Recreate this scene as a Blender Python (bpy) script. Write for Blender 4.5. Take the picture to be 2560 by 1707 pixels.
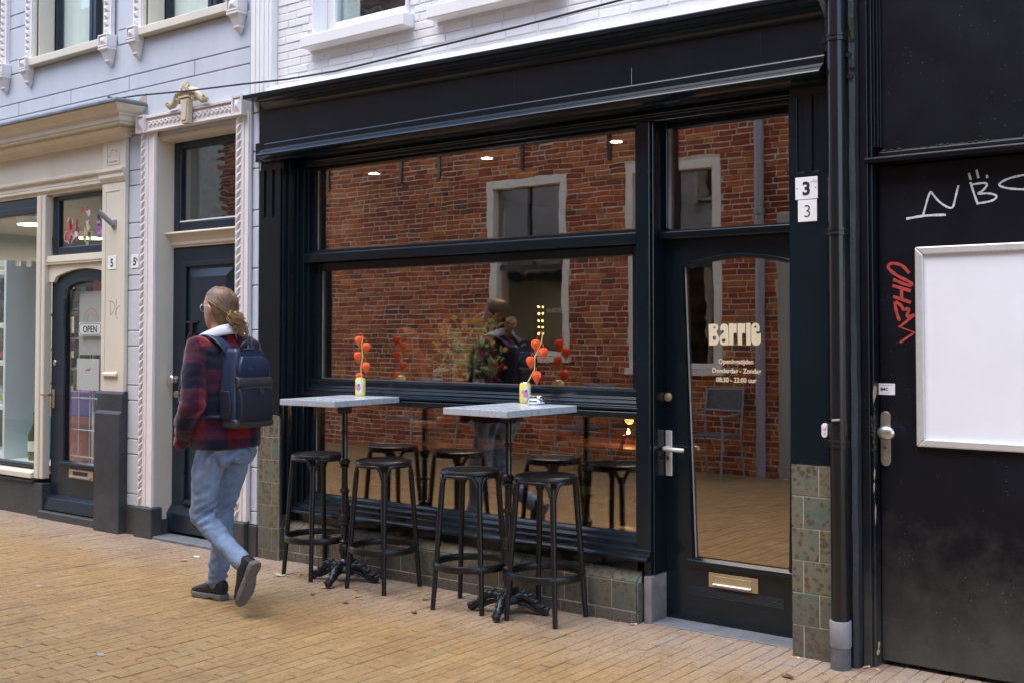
import bpy, bmesh, math, random
from mathutils import Vector, Matrix, noise
R_ = math.radians
random.seed(7)
for o in list(bpy.data.objects):
    bpy.data.objects.remove(o, do_unlink=True)
S = bpy.context.scene
C = bpy.context.collection

# ---------------------------------------------------------------- camera
CAM = Vector((0.0, -4.94, 1.48)); YAW = 37.645; PITCH = 1.604; FPX = 2800.0 / 2560.0
cd = bpy.data.cameras.new('camera'); cam = bpy.data.objects.new('camera', cd); C.objects.link(cam)
cam.location = CAM
cam.rotation_euler = (R_(90 + PITCH), 0, R_(YAW))
cd.sensor_fit = 'HORIZONTAL'; cd.sensor_width = 36; cd.lens = FPX * 36
cd.shift_y = -91.9 / 2560.0
cd.clip_start = 0.05; cd.clip_end = 400
S.camera = cam

# ---------------------------------------------------------------- sky, sun, exposure
SUN_EL, SUN_ROT = 66, 200
w = bpy.data.worlds.new('World'); S.world = w; w.use_nodes = True
nt = w.node_tree; bg = nt.nodes['Background']
sky = nt.nodes.new('ShaderNodeTexSky'); sky.sky_type = 'NISHITA'; sky.sun_disc = False
sky.sun_elevation = R_(SUN_EL); sky.sun_rotation = R_(SUN_ROT)
sky.air_density = 1.0; sky.dust_density = 1.0; sky.ozone_density = 1.0
nt.links.new(sky.outputs[0], bg.inputs[0]); bg.inputs[1].default_value = 0.15
sl = bpy.data.lights.new('sun', 'SUN'); sun = bpy.data.objects.new('sun', sl); C.objects.link(sun)
sl.energy = 0.9; sl.angle = R_(50); sl.color = (1.0, 0.94, 0.86)
a = R_(SUN_ROT)
sdir = Vector((math.sin(a) * math.cos(R_(SUN_EL)), math.cos(a) * math.cos(R_(SUN_EL)), math.sin(R_(SUN_EL))))
sun.rotation_euler = sdir.to_track_quat('Z', 'Y').to_euler()
S.view_settings.view_transform = 'Standard'; S.view_settings.look = 'None'
S.view_settings.gamma = 1.0; S.view_settings.exposure = 1.95
S.view_settings.use_curve_mapping = False
S.cycles.use_denoising = True
S.cycles.max_bounces = 10; S.cycles.transparent_max_bounces = 16
S.cycles.sample_clamp_indirect = 6.0

# ---------------------------------------------------------------- helpers
WL = {}
def wl(o):
    v = Vector((0, 0, 0))
    while o is not None:
        v = v + o.location; o = o.parent
    return v
def link(o, parent=None):
    C.objects.link(o)
    if parent is not None: o.parent = parent
    return o
def tag(o, label=None, cat=None, group=None, kind=None):
    if label: o['label'] = label
    if cat: o['category'] = cat
    if group: o['group'] = group
    if kind: o['kind'] = kind
    return o
def thing(name, label, cat, loc=(0, 0, 0), group=None):
    o = bpy.data.objects.new(name, None); o.empty_display_size = 0.1
    o.location = loc; link(o)
    return tag(o, label, cat, group)
def copy_tree(o, parent=None, loc=None, rz=None):
    c = o.copy(); C.objects.link(c); c.parent = parent
    if loc is not None: c.location = loc
    if rz is not None: c.rotation_euler = (0, 0, rz)
    for ch in o.children: copy_tree(ch, c)
    return c
def proj(p):
    v = Vector(p) - CAM; y, q = R_(YAW), R_(PITCH)
    r = Vector((math.cos(y), math.sin(y), 0)); f = Vector((-math.sin(y) * math.cos(q), math.cos(y) * math.cos(q), math.sin(q)))
    u = r.cross(f); zc = v.dot(f)
    if zc < 0.1: return None
    return 1280 + 2800 * v.dot(r) / zc, 761.6 - 2800 * v.dot(u) / zc, zc
def inframe(p, m=0):
    q = proj(p)
    return q is not None and -m < q[0] < 2560 + m and -m < q[1] < 1707 + m

class MB:
    def __init__(s): s.bm = bmesh.new()
    def box(s, x0, x1, y0, y1, z0, z1):
        v = [s.bm.verts.new(p) for p in ((x0,y0,z0),(x1,y0,z0),(x1,y1,z0),(x0,y1,z0),(x0,y0,z1),(x1,y0,z1),(x1,y1,z1),(x0,y1,z1))]
        for f in ((3,2,1,0),(4,5,6,7),(0,1,5,4),(1,2,6,5),(2,3,7,6),(3,0,4,7)): s.bm.faces.new([v[i] for i in f])
        return s
    def hull(s, a, b):
        """two equal polygons joined into a closed prism"""
        va = [s.bm.verts.new(p) for p in a]; vb = [s.bm.verts.new(p) for p in b]; n = len(a)
        s.bm.faces.new(va); s.bm.faces.new(vb[::-1])
        for i in range(n): s.bm.faces.new([va[i], vb[i], vb[(i+1)%n], va[(i+1)%n]])
        return s
    def prx(s, prof, x0, x1): return s.hull([(x0, y, z) for y, z in prof], [(x1, y, z) for y, z in prof])
    def pry(s, prof, y0, y1): return s.hull([(x, y0, z) for x, z in prof], [(x, y1, z) for x, z in prof])
    def prz(s, prof, z0, z1): return s.hull([(x, y, z0) for x, y in prof], [(x, y, z1) for x, y in prof])
    def tube(s, pts, r, n=8, closed=False, squash=None):
        pts = [Vector(p) for p in pts]; m = len(pts)
        rs = r if isinstance(r, (list, tuple)) else [r] * m
        rings = []; up = None
        for i, p in enumerate(pts):
            if closed: t = pts[(i+1)%m] - pts[i-1]
            else: t = pts[min(i+1, m-1)] - pts[max(i-1, 0)]
            t.normalize()
            if up is None:
                up = Vector((0,0,1)) if abs(t.z) < 0.9 else Vector((0,1,0))
            b = t.cross(up); b.normalize(); up = b.cross(t); up.normalize()
            k = squash or 1.0
            rings.append([s.bm.verts.new(p + rs[i] * (math.cos(a_)*b + k*math.sin(a_)*up)) for a_ in [2*math.pi*j/n for j in range(n)]])
        for i in range(m if closed else m-1):
            A, B = rings[i], rings[(i+1)%m]
            for j in range(n): s.bm.faces.new([A[j], A[(j+1)%n], B[(j+1)%n], B[j]])
        if not closed:
            s.bm.faces.new(rings[0][::-1]); s.bm.faces.new(rings[-1])
        return s
    def lathe(s, prof, c=(0,0,0), n=20, cap=True):
        rings = []
        for r, z in prof:
            rings.append([s.bm.verts.new((c[0]+r*math.cos(2*math.pi*j/n), c[1]+r*math.sin(2*math.pi*j/n), c[2]+z)) for j in range(n)])
        for A, B in zip(rings, rings[1:]):
            for j in range(n): s.bm.faces.new([A[j], A[(j+1)%n], B[(j+1)%n], B[j]])
        if cap:
            s.bm.faces.new(rings[0][::-1]); s.bm.faces.new(rings[-1])
        return s
    def disc_y(s, cx, cz, r, y0, y1, n=24, rz=None):
        p = [(cx + r*math.cos(2*math.pi*j/n), cz + (rz or r)*math.sin(2*math.pi*j/n)) for j in range(n)]
        return s.pry(p, y0, y1)
    def ell(s, c, rx, ry, rz, u=16, v=10):
        m = Matrix.Translation(c) @ Matrix.Diagonal((rx, ry, rz, 1))
        bmesh.ops.create_uvsphere(s.bm, u_segments=u, v_segments=v, radius=1, matrix=m); return s
    def ring_lofts(s, rings):
        R2 = [[s.bm.verts.new(p) for p in r] for r in rings]; n = len(R2[0])
        for A, B in zip(R2, R2[1:]):
            for j in range(n): s.bm.faces.new([A[j], A[(j+1)%n], B[(j+1)%n], B[j]])
        s.bm.faces.new(R2[0][::-1]); s.bm.faces.new(R2[-1]); return s
    def build(s, name, m, parent=None, smooth=False, bevel=0, segs=1, fn=None, angle=30):
        bm = s.bm
        bmesh.ops.recalc_face_normals(bm, faces=bm.faces[:])
        if bevel:
            es = [e for e in bm.edges if len(e.link_faces) == 2 and e.calc_face_angle(0) > R_(angle)]
            bmesh.ops.bevel(bm, geom=es, offset=bevel, segments=segs, profile=0.5, affect='EDGES', clamp_overlap=True)
        if fn:
            for v in bm.verts: v.co = fn(v.co)
        off = wl(parent)
        if off.length > 0: bmesh.ops.translate(bm, verts=bm.verts[:], vec=-off)
        me = bpy.data.meshes.new(name); bm.to_mesh(me); bm.free()
        if smooth:
            for p in me.polygons: p.use_smooth = True
            try: me.set_sharp_from_angle(angle=R_(40))
            except Exception: pass
        if m is not None: me.materials.append(m)
        return link(bpy.data.objects.new(name, me), parent)

def fast(name, V, F, m, parent):
    off = wl(parent); me = bpy.data.meshes.new(name)
    me.from_pydata([(p[0]-off.x, p[1]-off.y, p[2]-off.z) for p in V], [], F); me.update(); me.materials.append(m)
    return link(bpy.data.objects.new(name, me), parent)
def bx(name, m, parent, x0, x1, y0, y1, z0, z1, bevel=0.0):
    return MB().box(x0, x1, y0, y1, z0, z1).build(name, m, parent, bevel=bevel)
def mesh_from(o):
    dg = bpy.context.evaluated_depsgraph_get(); dg.update()
    return bpy.data.meshes.new_from_object(o.evaluated_get(dg))
def text(name, body, size, x, z, y, m, parent, ext=0.0006, align='CENTER', sx=1.0, bold=0.0, mirror=False, face=-1, space=1.0):
    """lettering lying in the xz plane; face -1 reads from -y, +1 reads from +y"""
    cu = bpy.data.curves.new(name, 'FONT'); cu.body = body; cu.size = size; cu.extrude = ext; cu.offset = bold
    cu.align_x = align; cu.resolution_u = 3; cu.space_character = space
    t = bpy.data.objects.new('tmp', cu); C.objects.link(t)
    me = mesh_from(t); bpy.data.objects.remove(t)
    off = wl(parent); k = 1 if face < 0 else -1
    for v in me.vertices:
        c = v.co.copy(); v.co = Vector((x + k * c.x * sx, y + (-1 if face < 0 else 1) * c.z, z + c.y)) - off
    me.materials.clear(); me.materials.append(m); me.name = name
    return link(bpy.data.objects.new(name, me), parent)
def shape2d(name, polys, y, m, parent, ext=0.0006):
    cu = bpy.data.curves.new(name, 'CURVE'); cu.dimensions = '2D'; cu.fill_mode = 'BOTH'; cu.extrude = ext
    for p in polys:
        sp = cu.splines.new('POLY'); sp.points.add(len(p)-1); sp.use_cyclic_u = True
        for q, (px, pz) in zip(sp.points, p): q.co = (px, pz, 0, 1)
    t = bpy.data.objects.new('tmp', cu); C.objects.link(t)
    me = mesh_from(t); bpy.data.objects.remove(t); off = wl(parent)
    for v in me.vertices:
        c = v.co.copy(); v.co = Vector((c.x, y - c.z, c.y)) - off
    me.materials.clear(); me.materials.append(m); me.name = name
    return link(bpy.data.objects.new(name, me), parent)
def stroke(mb, pts, wd, y, th=0.0012, smooth=True):
    """a flat marker stroke on an xz plane"""
    P = [Vector((p[0], 0, p[1])) for p in pts]
    if smooth and len(P) > 2:
        for _ in range(2):
            Q = [P[0]]
            for u, v in zip(P, P[1:]): Q += [u*0.75+v*0.25, u*0.25+v*0.75]
            Q.append(P[-1]); P = Q
    L, Rr = [], []
    for i, p in enumerate(P):
        t = (P[min(i+1, len(P)-1)] - P[max(i-1, 0)]).normalized(); n = Vector((-t.z, 0, t.x))
        k = wd * (0.5 + 0.08*math.sin(i*1.7))
        L.append(p + n*k); Rr.append(p - n*k)
    for i in range(len(P)-1):
        a_, b_, c_, d_ = L[i], L[i+1], Rr[i+1], Rr[i]
        mb.hull([(q.x, y-th, q.z) for q in (a_, b_, c_, d_)], [(q.x, y, q.z) for q in (a_, b_, c_, d_)])

# ---------------------------------------------------------------- materials
def nodes(name):
    m = bpy.data.materials.new(name); m.use_nodes = True
    n = m.node_tree.nodes; l = m.node_tree.links
    return m, n, l, n['Principled BSDF']
def N(n, t, **k):
    x = n.new(t)
    for a_, b_ in k.items():
        if a_.startswith('i_'):
            x.inputs[int(a_[2:]) if a_[2:].isdigit() else a_[2:].replace('_', ' ')].default_value = b_
        else: setattr(x, a_, b_)
    return x
def ramp(n, stops, interp='LINEAR'):
    r = n.new('ShaderNodeValToRGB'); r.color_ramp.interpolation = interp
    e = r.color_ramp.elements
    while len(e) < len(stops): e.new(0.5)
    for x, (p, c) in zip(e, stops):
        x.position = p; x.color = (*c, 1) if len(c) == 3 else c
    return r
def mat(name, col, rough=0.5, metal=0.0, var=0.0, vs=3.0, bump=0.0, bs=40.0, col2=None, ms=4.0, mlo=0.45, mhi=0.6,
        specks=None, sps=60.0, spt=0.08, rvar=0.0, coat=0.0, spec=0.5, rand=0.0, island=False, streak=0.0, detail=6, grime=None, glo=0.0, ghi=1.0):
    m, n, l, p = nodes(name)
    p.inputs['Roughness'].default_value = rough; p.inputs['Metallic'].default_value = metal
    p.inputs['Specular IOR Level'].default_value = spec; p.inputs['Coat Weight'].default_value = coat
    p.inputs['Coat Roughness'].default_value = 0.08
    pos = N(n, 'ShaderNodeNewGeometry').outputs['Position']
    cur = None
    rgb = N(n, 'ShaderNodeRGB'); rgb.outputs[0].default_value = (*col, 1); cur = rgb.outputs[0]
    def mix(fac, b, mode='MIX'):
        nonlocal cur
        x = N(n, 'ShaderNodeMix', data_type='RGBA', blend_type=mode)
        l.new(cur, x.inputs[6])
        if hasattr(b, 'name') and not isinstance(b, tuple): l.new(b, x.inputs[7])
        else: x.inputs[7].default_value = (*b, 1)
        if isinstance(fac, float): x.inputs[0].default_value = fac
        else: l.new(fac, x.inputs[0])
        cur = x.outputs[2]
    if col2 is not None:
        t = N(n, 'ShaderNodeTexNoise', i_Scale=ms, i_Detail=float(detail), i_Roughness=0.6); l.new(pos, t.inputs['Vector'])
        r = ramp(n, [(mlo, (0,0,0)), (mhi, (1,1,1))]); l.new(t.outputs[0], r.inputs[0]); mix(r.outputs[0], col2)
    if rand:
        src = N(n, 'ShaderNodeNewGeometry').outputs['Random Per Island'] if island else N(n, 'ShaderNodeObjectInfo').outputs['Random']
        r = ramp(n, [(0, (1-rand,)*3), (1, (1+rand,)*3)])
        l.new(src, r.inputs[0]); mix(1.0, r.outputs[0], 'MULTIPLY')
    if var:
        mp = N(n, 'ShaderNodeMapping'); l.new(pos, mp.inputs[0])
        if streak: mp.inputs['Scale'].default_value = (1, 1, streak)
        t = N(n, 'ShaderNodeTexNoise', i_Scale=vs, i_Detail=8.0, i_Roughness=0.65); l.new(mp.outputs[0], t.inputs['Vector'])
        r = ramp(n, [(0.3, (1-var,)*3), (0.7, (1+var,)*3)]); l.new(t.outputs[0], r.inputs[0]); mix(1.0, r.outputs[0], 'MULTIPLY')
    if grime is not None:
        sx = N(n, 'ShaderNodeSeparateXYZ'); l.new(pos, sx.inputs[0])
        t = N(n, 'ShaderNodeTexNoise', i_Scale=5.0, i_Detail=8.0, i_Roughness=0.7); l.new(pos, t.inputs['Vector'])
        mm = N(n, 'ShaderNodeMath', operation='MULTIPLY_ADD'); mm.inputs[1].default_value = 0.9; l.new(t.outputs[0], mm.inputs[0]); l.new(sx.outputs[2], mm.inputs[2])
        r = ramp(n, [(0, (1,1,1)), (1, (0,0,0))])
        mr = N(n, 'ShaderNodeMapRange'); mr.inputs[1].default_value = glo + 0.45; mr.inputs[2].default_value = ghi + 0.45
        l.new(mm.outputs[0], mr.inputs[0]); l.new(mr.outputs[0], r.inputs[0]); mix(r.outputs[0], grime)
    if specks is not None:
        v = N(n, 'ShaderNodeTexVoronoi', i_Scale=sps); l.new(pos, v.inputs['Vector'])
        r = ramp(n, [(spt*0.6, (1,1,1)), (spt, (0,0,0))]); l.new(v.outputs['Distance'], r.inputs[0])
        t = N(n, 'ShaderNodeTexNoise', i_Scale=sps*0.12, i_Detail=4.0); l.new(pos, t.inputs['Vector'])
        r2 = ramp(n, [(0.5, (0,0,0)), (0.6, (1,1,1))]); l.new(t.outputs[0], r2.inputs[0])
        mu = N(n, 'ShaderNodeMath', operation='MULTIPLY'); l.new(r.outputs[0], mu.inputs[0]); l.new(r2.outputs[0], mu.inputs[1])
        mix(mu.outputs[0], specks)
    l.new(cur, p.inputs['Base Color'])
    if rvar:
        t = N(n, 'ShaderNodeTexNoise', i_Scale=6.0, i_Detail=8.0, i_Roughness=0.7); l.new(pos, t.inputs['Vector'])
        mr = N(n, 'ShaderNodeMapRange'); mr.inputs[3].default_value = max(0.02, rough-rvar); mr.inputs[4].default_value = rough+rvar
        l.new(t.outputs[0], mr.inputs[0]); l.new(mr.outputs[0], p.inputs['Roughness'])
    if bump:
        t = N(n, 'ShaderNodeTexNoise', i_Scale=bs, i_Detail=6.0, i_Roughness=0.6); l.new(pos, t.inputs['Vector'])
        b = N(n, 'ShaderNodeBump'); b.inputs['Strength'].default_value = min(1.0, bump); b.inputs['Distance'].default_value = 0.004
        l.new(t.outputs[0], b.inputs['Height']); l.new(b.outputs[0], p.inputs['Normal'])
    return m
def emis(name, col, s):
    m, n, l, p = nodes(name)
    p.inputs['Base Color'].default_value = (*col, 1); p.inputs['Emission Color'].default_value = (*col, 1); p.inputs['Emission Strength'].default_value = s
    return m
def glass(name, refl=0.2, tint=(0.92, 0.95, 0.93), wob=0.02, rs=2.0, gtint=(1, 1, 1)):
    m, n, l, p = nodes(name); n.remove(p)
    out = n['Material Output']
    tr = N(n, 'ShaderNodeBsdfTransparent'); tr.inputs[0].default_value = (*tint, 1)
    gl = N(n, 'ShaderNodeBsdfGlossy'); gl.inputs['Roughness'].default_value = 0.0; gl.inputs[0].default_value = (*gtint, 1)
    geo = N(n, 'ShaderNodeNewGeometry')
    dt = N(n, 'ShaderNodeVectorMath', operation='DOT_PRODUCT'); l.new(geo.outputs['Normal'], dt.inputs[0]); l.new(geo.outputs['Incoming'], dt.inputs[1])
    ab = N(n, 'ShaderNodeMath', operation='ABSOLUTE'); l.new(dt.outputs['Value'], ab.inputs[0])
    om = N(n, 'ShaderNodeMath', operation='SUBTRACT', use_clamp=True); om.inputs[0].default_value = 1.0; l.new(ab.outputs[0], om.inputs[1])
    pw = N(n, 'ShaderNodeMath', operation='POWER'); pw.inputs[1].default_value = 5.0; l.new(om.outputs[0], pw.inputs[0])
    mr = N(n, 'ShaderNodeMath', operation='MULTIPLY_ADD', use_clamp=True); mr.inputs[1].default_value = 0.9; mr.inputs[2].default_value = 0.035 + refl
    l.new(pw.outputs[0], mr.inputs[0])
    mx = N(n, 'ShaderNodeMixShader'); l.new(mr.outputs[0], mx.inputs[0]); l.new(tr.outputs[0], mx.inputs[1]); l.new(gl.outputs[0], mx.inputs[2])
    l.new(mx.outputs[0], out.inputs[0])
    if wob:
        pos = N(n, 'ShaderNodeNewGeometry').outputs['Position']
        t = N(n, 'ShaderNodeTexNoise', i_Scale=rs, i_Detail=2.0); l.new(pos, t.inputs['Vector'])
        b = N(n, 'ShaderNodeBump'); b.inputs['Strength'].default_value = 1.0; b.inputs['Distance'].default_value = wob
        l.new(t.outputs[0], b.inputs['Height']); l.new(b.outputs[0], gl.inputs['Normal'])
    return m

M = {}
M['black'] = mat('black_gloss_paint', (0.0032, 0.0088, 0.0138), 0.24, var=0.2, vs=2.5, bump=0.04, bs=35, rvar=0.09, specks=(0.30, 0.32, 0.33), sps=42, spt=0.045, coat=0.15, spec=0.4)
M['black2'] = mat('black_door_paint', (0.0055, 0.0066, 0.0105), 0.36, var=0.3, vs=3, bump=0.10, bs=60, rvar=0.10, specks=(0.24, 0.24, 0.22), sps=48, spt=0.085, grime=(0.095, 0.092, 0.078), glo=-0.38, ghi=0.62, spec=0.28)
M['ochre'] = mat('ochre_cream_plaster', (0.58, 0.50, 0.36), 0.6, var=0.15, vs=25, bump=0.3, bs=60)
M['fillet'] = mat('weathered_white_mortar', (0.64, 0.63, 0.63), 0.7, var=0.16, vs=14, bump=0.6, bs=45)
M['black_rough'] = mat('black_rough_render', (0.022, 0.026, 0.030), 0.5, var=0.3, vs=8, bump=0.9, bs=70, rvar=0.1)
M['black_plastic'] = mat('black_plastic_pipe', (0.011, 0.011, 0.012), 0.25, var=0.15, vs=4, bump=0.05, bs=30, rvar=0.06, specks=(0.25, 0.25, 0.25), sps=45, spt=0.05)
M['navy'] = mat('navy_gloss_paint', (0.010, 0.019, 0.033), 0.3, var=0.2, vs=3, bump=0.08, bs=40, rvar=0.08, specks=(0.2, 0.22, 0.25), sps=40, spt=0.04)
M['plinth'] = mat('dark_plinth_paint', (0.034, 0.037, 0.046), 0.55, var=0.3, vs=6, bump=0.3, bs=50, specks=(0.16, 0.16, 0.16), sps=45, spt=0.07, grime=(0.075, 0.07, 0.065), glo=-0.2, ghi=0.3)
M['cream'] = mat('cream_paint', (0.66, 0.61, 0.50), 0.42, var=0.07, vs=4, bump=0.10, bs=30, streak=0.3, specks=(0.35, 0.32, 0.27), sps=30, spt=0.04)
M['trim_white'] = mat('white_pink_trim_paint', (0.76, 0.72, 0.70), 0.5, var=0.06, vs=5, bump=0.25, bs=40)
M['lilac'] = mat('blue_grey_render_paint', (0.525, 0.56, 0.61), 0.6, var=0.09, vs=2, bump=0.25, bs=26, streak=0.3, col2=(0.49, 0.525, 0.575), ms=1.3)
M['white_brick'] = mat('white_painted_brick', (0.77, 0.76, 0.765), 0.55, var=0.05, vs=7, bump=0.55, bs=55, rand=0.04)
M['white_brick_stuff'] = mat('white_painted_brick_far', (0.77, 0.76, 0.765), 0.55, var=0.05, vs=7, bump=0.55, bs=55, rand=0.04, island=True)
M['white_wall'] = mat('white_painted_joint', (0.70, 0.69, 0.69), 0.65, var=0.1, vs=12, bump=0.6, bs=50)
M['white'] = mat('white_gloss_paint', (0.80, 0.79, 0.78), 0.4, var=0.04, vs=5, bump=0.12, bs=30)
M['lead'] = mat('lead_flashing', (0.16, 0.18, 0.20), 0.45, metal=0.4, var=0.25, vs=9, bump=0.2, bs=40)
M['stone'] = mat('grey_stone_block', (0.27, 0.25, 0.24), 0.8, var=0.25, vs=14, bump=0.5, bs=70, grime=(0.12, 0.115, 0.11), glo=-0.1, ghi=0.25)
M['bluestone'] = mat('bluestone_step', (0.15, 0.165, 0.19), 0.6, var=0.25, vs=10, bump=0.3, bs=60)
M['grout'] = mat('tile_grout', (0.46, 0.43, 0.35), 0.9, var=0.3, vs=30)
M['brass'] = mat('aged_brass', (0.48, 0.37, 0.22), 0.42, metal=0.55, var=0.15, vs=12, bump=0.05)
M['steel'] = mat('brushed_steel', (0.62, 0.61, 0.60), 0.33, metal=0.9, var=0.06, vs=20, rvar=0.08)
M['alu'] = mat('silver_aluminium_frame', (0.66, 0.65, 0.63), 0.42, metal=0.45, var=0.06, vs=20)
M['plate'] = mat('white_enamel', (0.84, 0.83, 0.84), 0.3, var=0.03, vs=20)
M['ink'] = mat('dark_print', (0.015, 0.016, 0.025), 0.5)
M['greyink'] = mat('faint_grey_print', (0.35, 0.36, 0.38), 0.6)
M['poster'] = mat('blank_poster_sheet', (0.80, 0.80, 0.86), 0.22, var=0.03, vs=3, bump=0.03, bs=6)
M['chalk'] = mat('white_paint_marker', (0.60, 0.62, 0.64), 0.7, var=0.35, vs=120)
M['redmark'] = mat('red_paint_marker', (0.42, 0.045, 0.04), 0.6, var=0.3, vs=90)
M['pencil'] = mat('grey_marker', (0.25, 0.25, 0.25), 0.7)
M['cream_vinyl'] = mat('cream_vinyl_lettering', (0.80, 0.70, 0.50), 0.5)
M['zinc'] = mat('zinc_table_top', (0.50, 0.56, 0.62), 0.28, metal=0.2, var=0.06, vs=10, bump=0.04, bs=60, rvar=0.12, col2=(0.525, 0.585, 0.645), ms=3)
M['iron'] = mat('black_cast_iron', (0.009, 0.010, 0.011), 0.25, var=0.2, vs=30, bump=0.25, bs=90, coat=0.3)
M['iron_foot'] = mat('worn_cast_iron', (0.022, 0.028, 0.034), 0.36, metal=0.3, var=0.4, vs=40, bump=0.5, bs=80)
M['stool'] = mat('anthracite_moulded_plastic', (0.0075, 0.0078, 0.0095), 0.36, var=0.12, vs=20, bump=0.06, bs=120)
M['canyellow'] = mat('yellow_can_print', (0.80, 0.70, 0.16), 0.28, metal=0.1)
M['canwhite'] = mat('pale_can_print', (0.72, 0.76, 0.82), 0.28)
M['canpink'] = mat('pink_can_print', (0.70, 0.22, 0.32), 0.3)
M['canblue'] = mat('blue_can_print', (0.10, 0.12, 0.35), 0.3)
M['lantern'] = mat('orange_papery_husk', (0.80, 0.062, 0.010), 0.55, var=0.3, vs=35, bump=0.5, bs=90, col2=(0.85, 0.14, 0.02), ms=30)
M['stem'] = mat('pale_green_stem', (0.55, 0.47, 0.16), 0.6, var=0.2, vs=60)
M['chrome'] = mat('polished_steel', (0.78, 0.78, 0.80), 0.12, metal=1.0)
M['leafy'] = mat('fallen_yellow_leaf', (0.52, 0.30, 0.035), 0.6, var=0.35, vs=40)
M['leafb'] = mat('fallen_brown_leaf', (0.14, 0.07, 0.03), 0.7, var=0.3, vs=40)
M['leafg'] = mat('fallen_grey_green_leaf', (0.42, 0.48, 0.36), 0.6, var=0.25, vs=40)
M['paper'] = mat('white_paper', (0.78, 0.78, 0.77), 0.7, var=0.05)
M['butt'] = mat('cigarette_filter', (0.62, 0.34, 0.14), 0.8)
M['pipe_grey'] = mat('grey_pipe', (0.26, 0.26, 0.275), 0.5, var=0.15, vs=15, bump=0.1)
M['pipe_dark'] = mat('weathered_grey_pipe', (0.10, 0.10, 0.105), 0.6, var=0.3, vs=25, bump=0.3)
M['conduit'] = mat('grey_painted_conduit', (0.42, 0.44, 0.50), 0.5, var=0.08)
M['moss'] = mat('green_moss', (0.030, 0.042, 0.012), 0.9, var=0.4, vs=80, bump=0.8, bs=120)
M['peel'] = mat('bare_peeled_wood', (0.33, 0.26, 0.17), 0.8, var=0.3, vs=60)
M['curtain'] = mat('pale_net_curtain', (0.74, 0.79, 0.73), 0.8, var=0.1, vs=6, streak=0.1)
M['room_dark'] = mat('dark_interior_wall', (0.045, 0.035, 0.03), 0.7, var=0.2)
M['room_ceiling'] = mat('brown_interior_ceiling', (0.20, 0.14, 0.09), 0.6, var=0.1)
M['room_floor'] = mat('wood_floor', (0.12, 0.065, 0.03), 0.4, var=0.3, vs=5)
M['shop_wall'] = mat('shop_cream_wall', (0.27, 0.235, 0.18), 0.7, var=0.1)
M['shop_ceiling'] = mat('shop_ceiling_board', (0.42, 0.36, 0.25), 0.7, var=0.1)
M['shelf'] = mat('pale_mint_shelf', (0.78, 0.85, 0.84), 0.5, var=0.04)
M['wood'] = mat('warm_brown_wood', (0.22, 0.085, 0.03), 0.4, var=0.3, vs=8, streak=6)
M['darkwood'] = mat('dark_bentwood', (0.02, 0.014, 0.012), 0.35, var=0.2)
M['moss_cushion'] = mat('green_seat_pad', (0.045, 0.065, 0.02), 0.9, var=0.25, vs=30, bump=0.4, bs=90)
M['glass_cafe'] = glass('cafe_window_glass', 0.275, (0.95, 0.96, 0.95), 0.00035, 3.2, (1.0, 0.86, 0.74))
M['glass_door'] = glass('door_glass', 0.27, (0.95, 0.96, 0.95), 0.0003, 2.5, (1.0, 0.86, 0.74))
M['glass_shop'] = glass('shop_window_glass', 0.0, (0.95, 0.97, 0.96), 0.0005, 2.0)
M['glass_old'] = glass('old_window_glass', 0.08, (0.88, 0.92, 0.92), 0.003, 2.2)
M['mortar'] = mat('pale_lime_mortar', (0.60, 0.50, 0.40), 0.9, var=0.25, vs=12, bump=0.4)
M['bulb'] = emis('bulb_glow', (1.0, 0.55, 0.22), 4.0)

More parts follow.
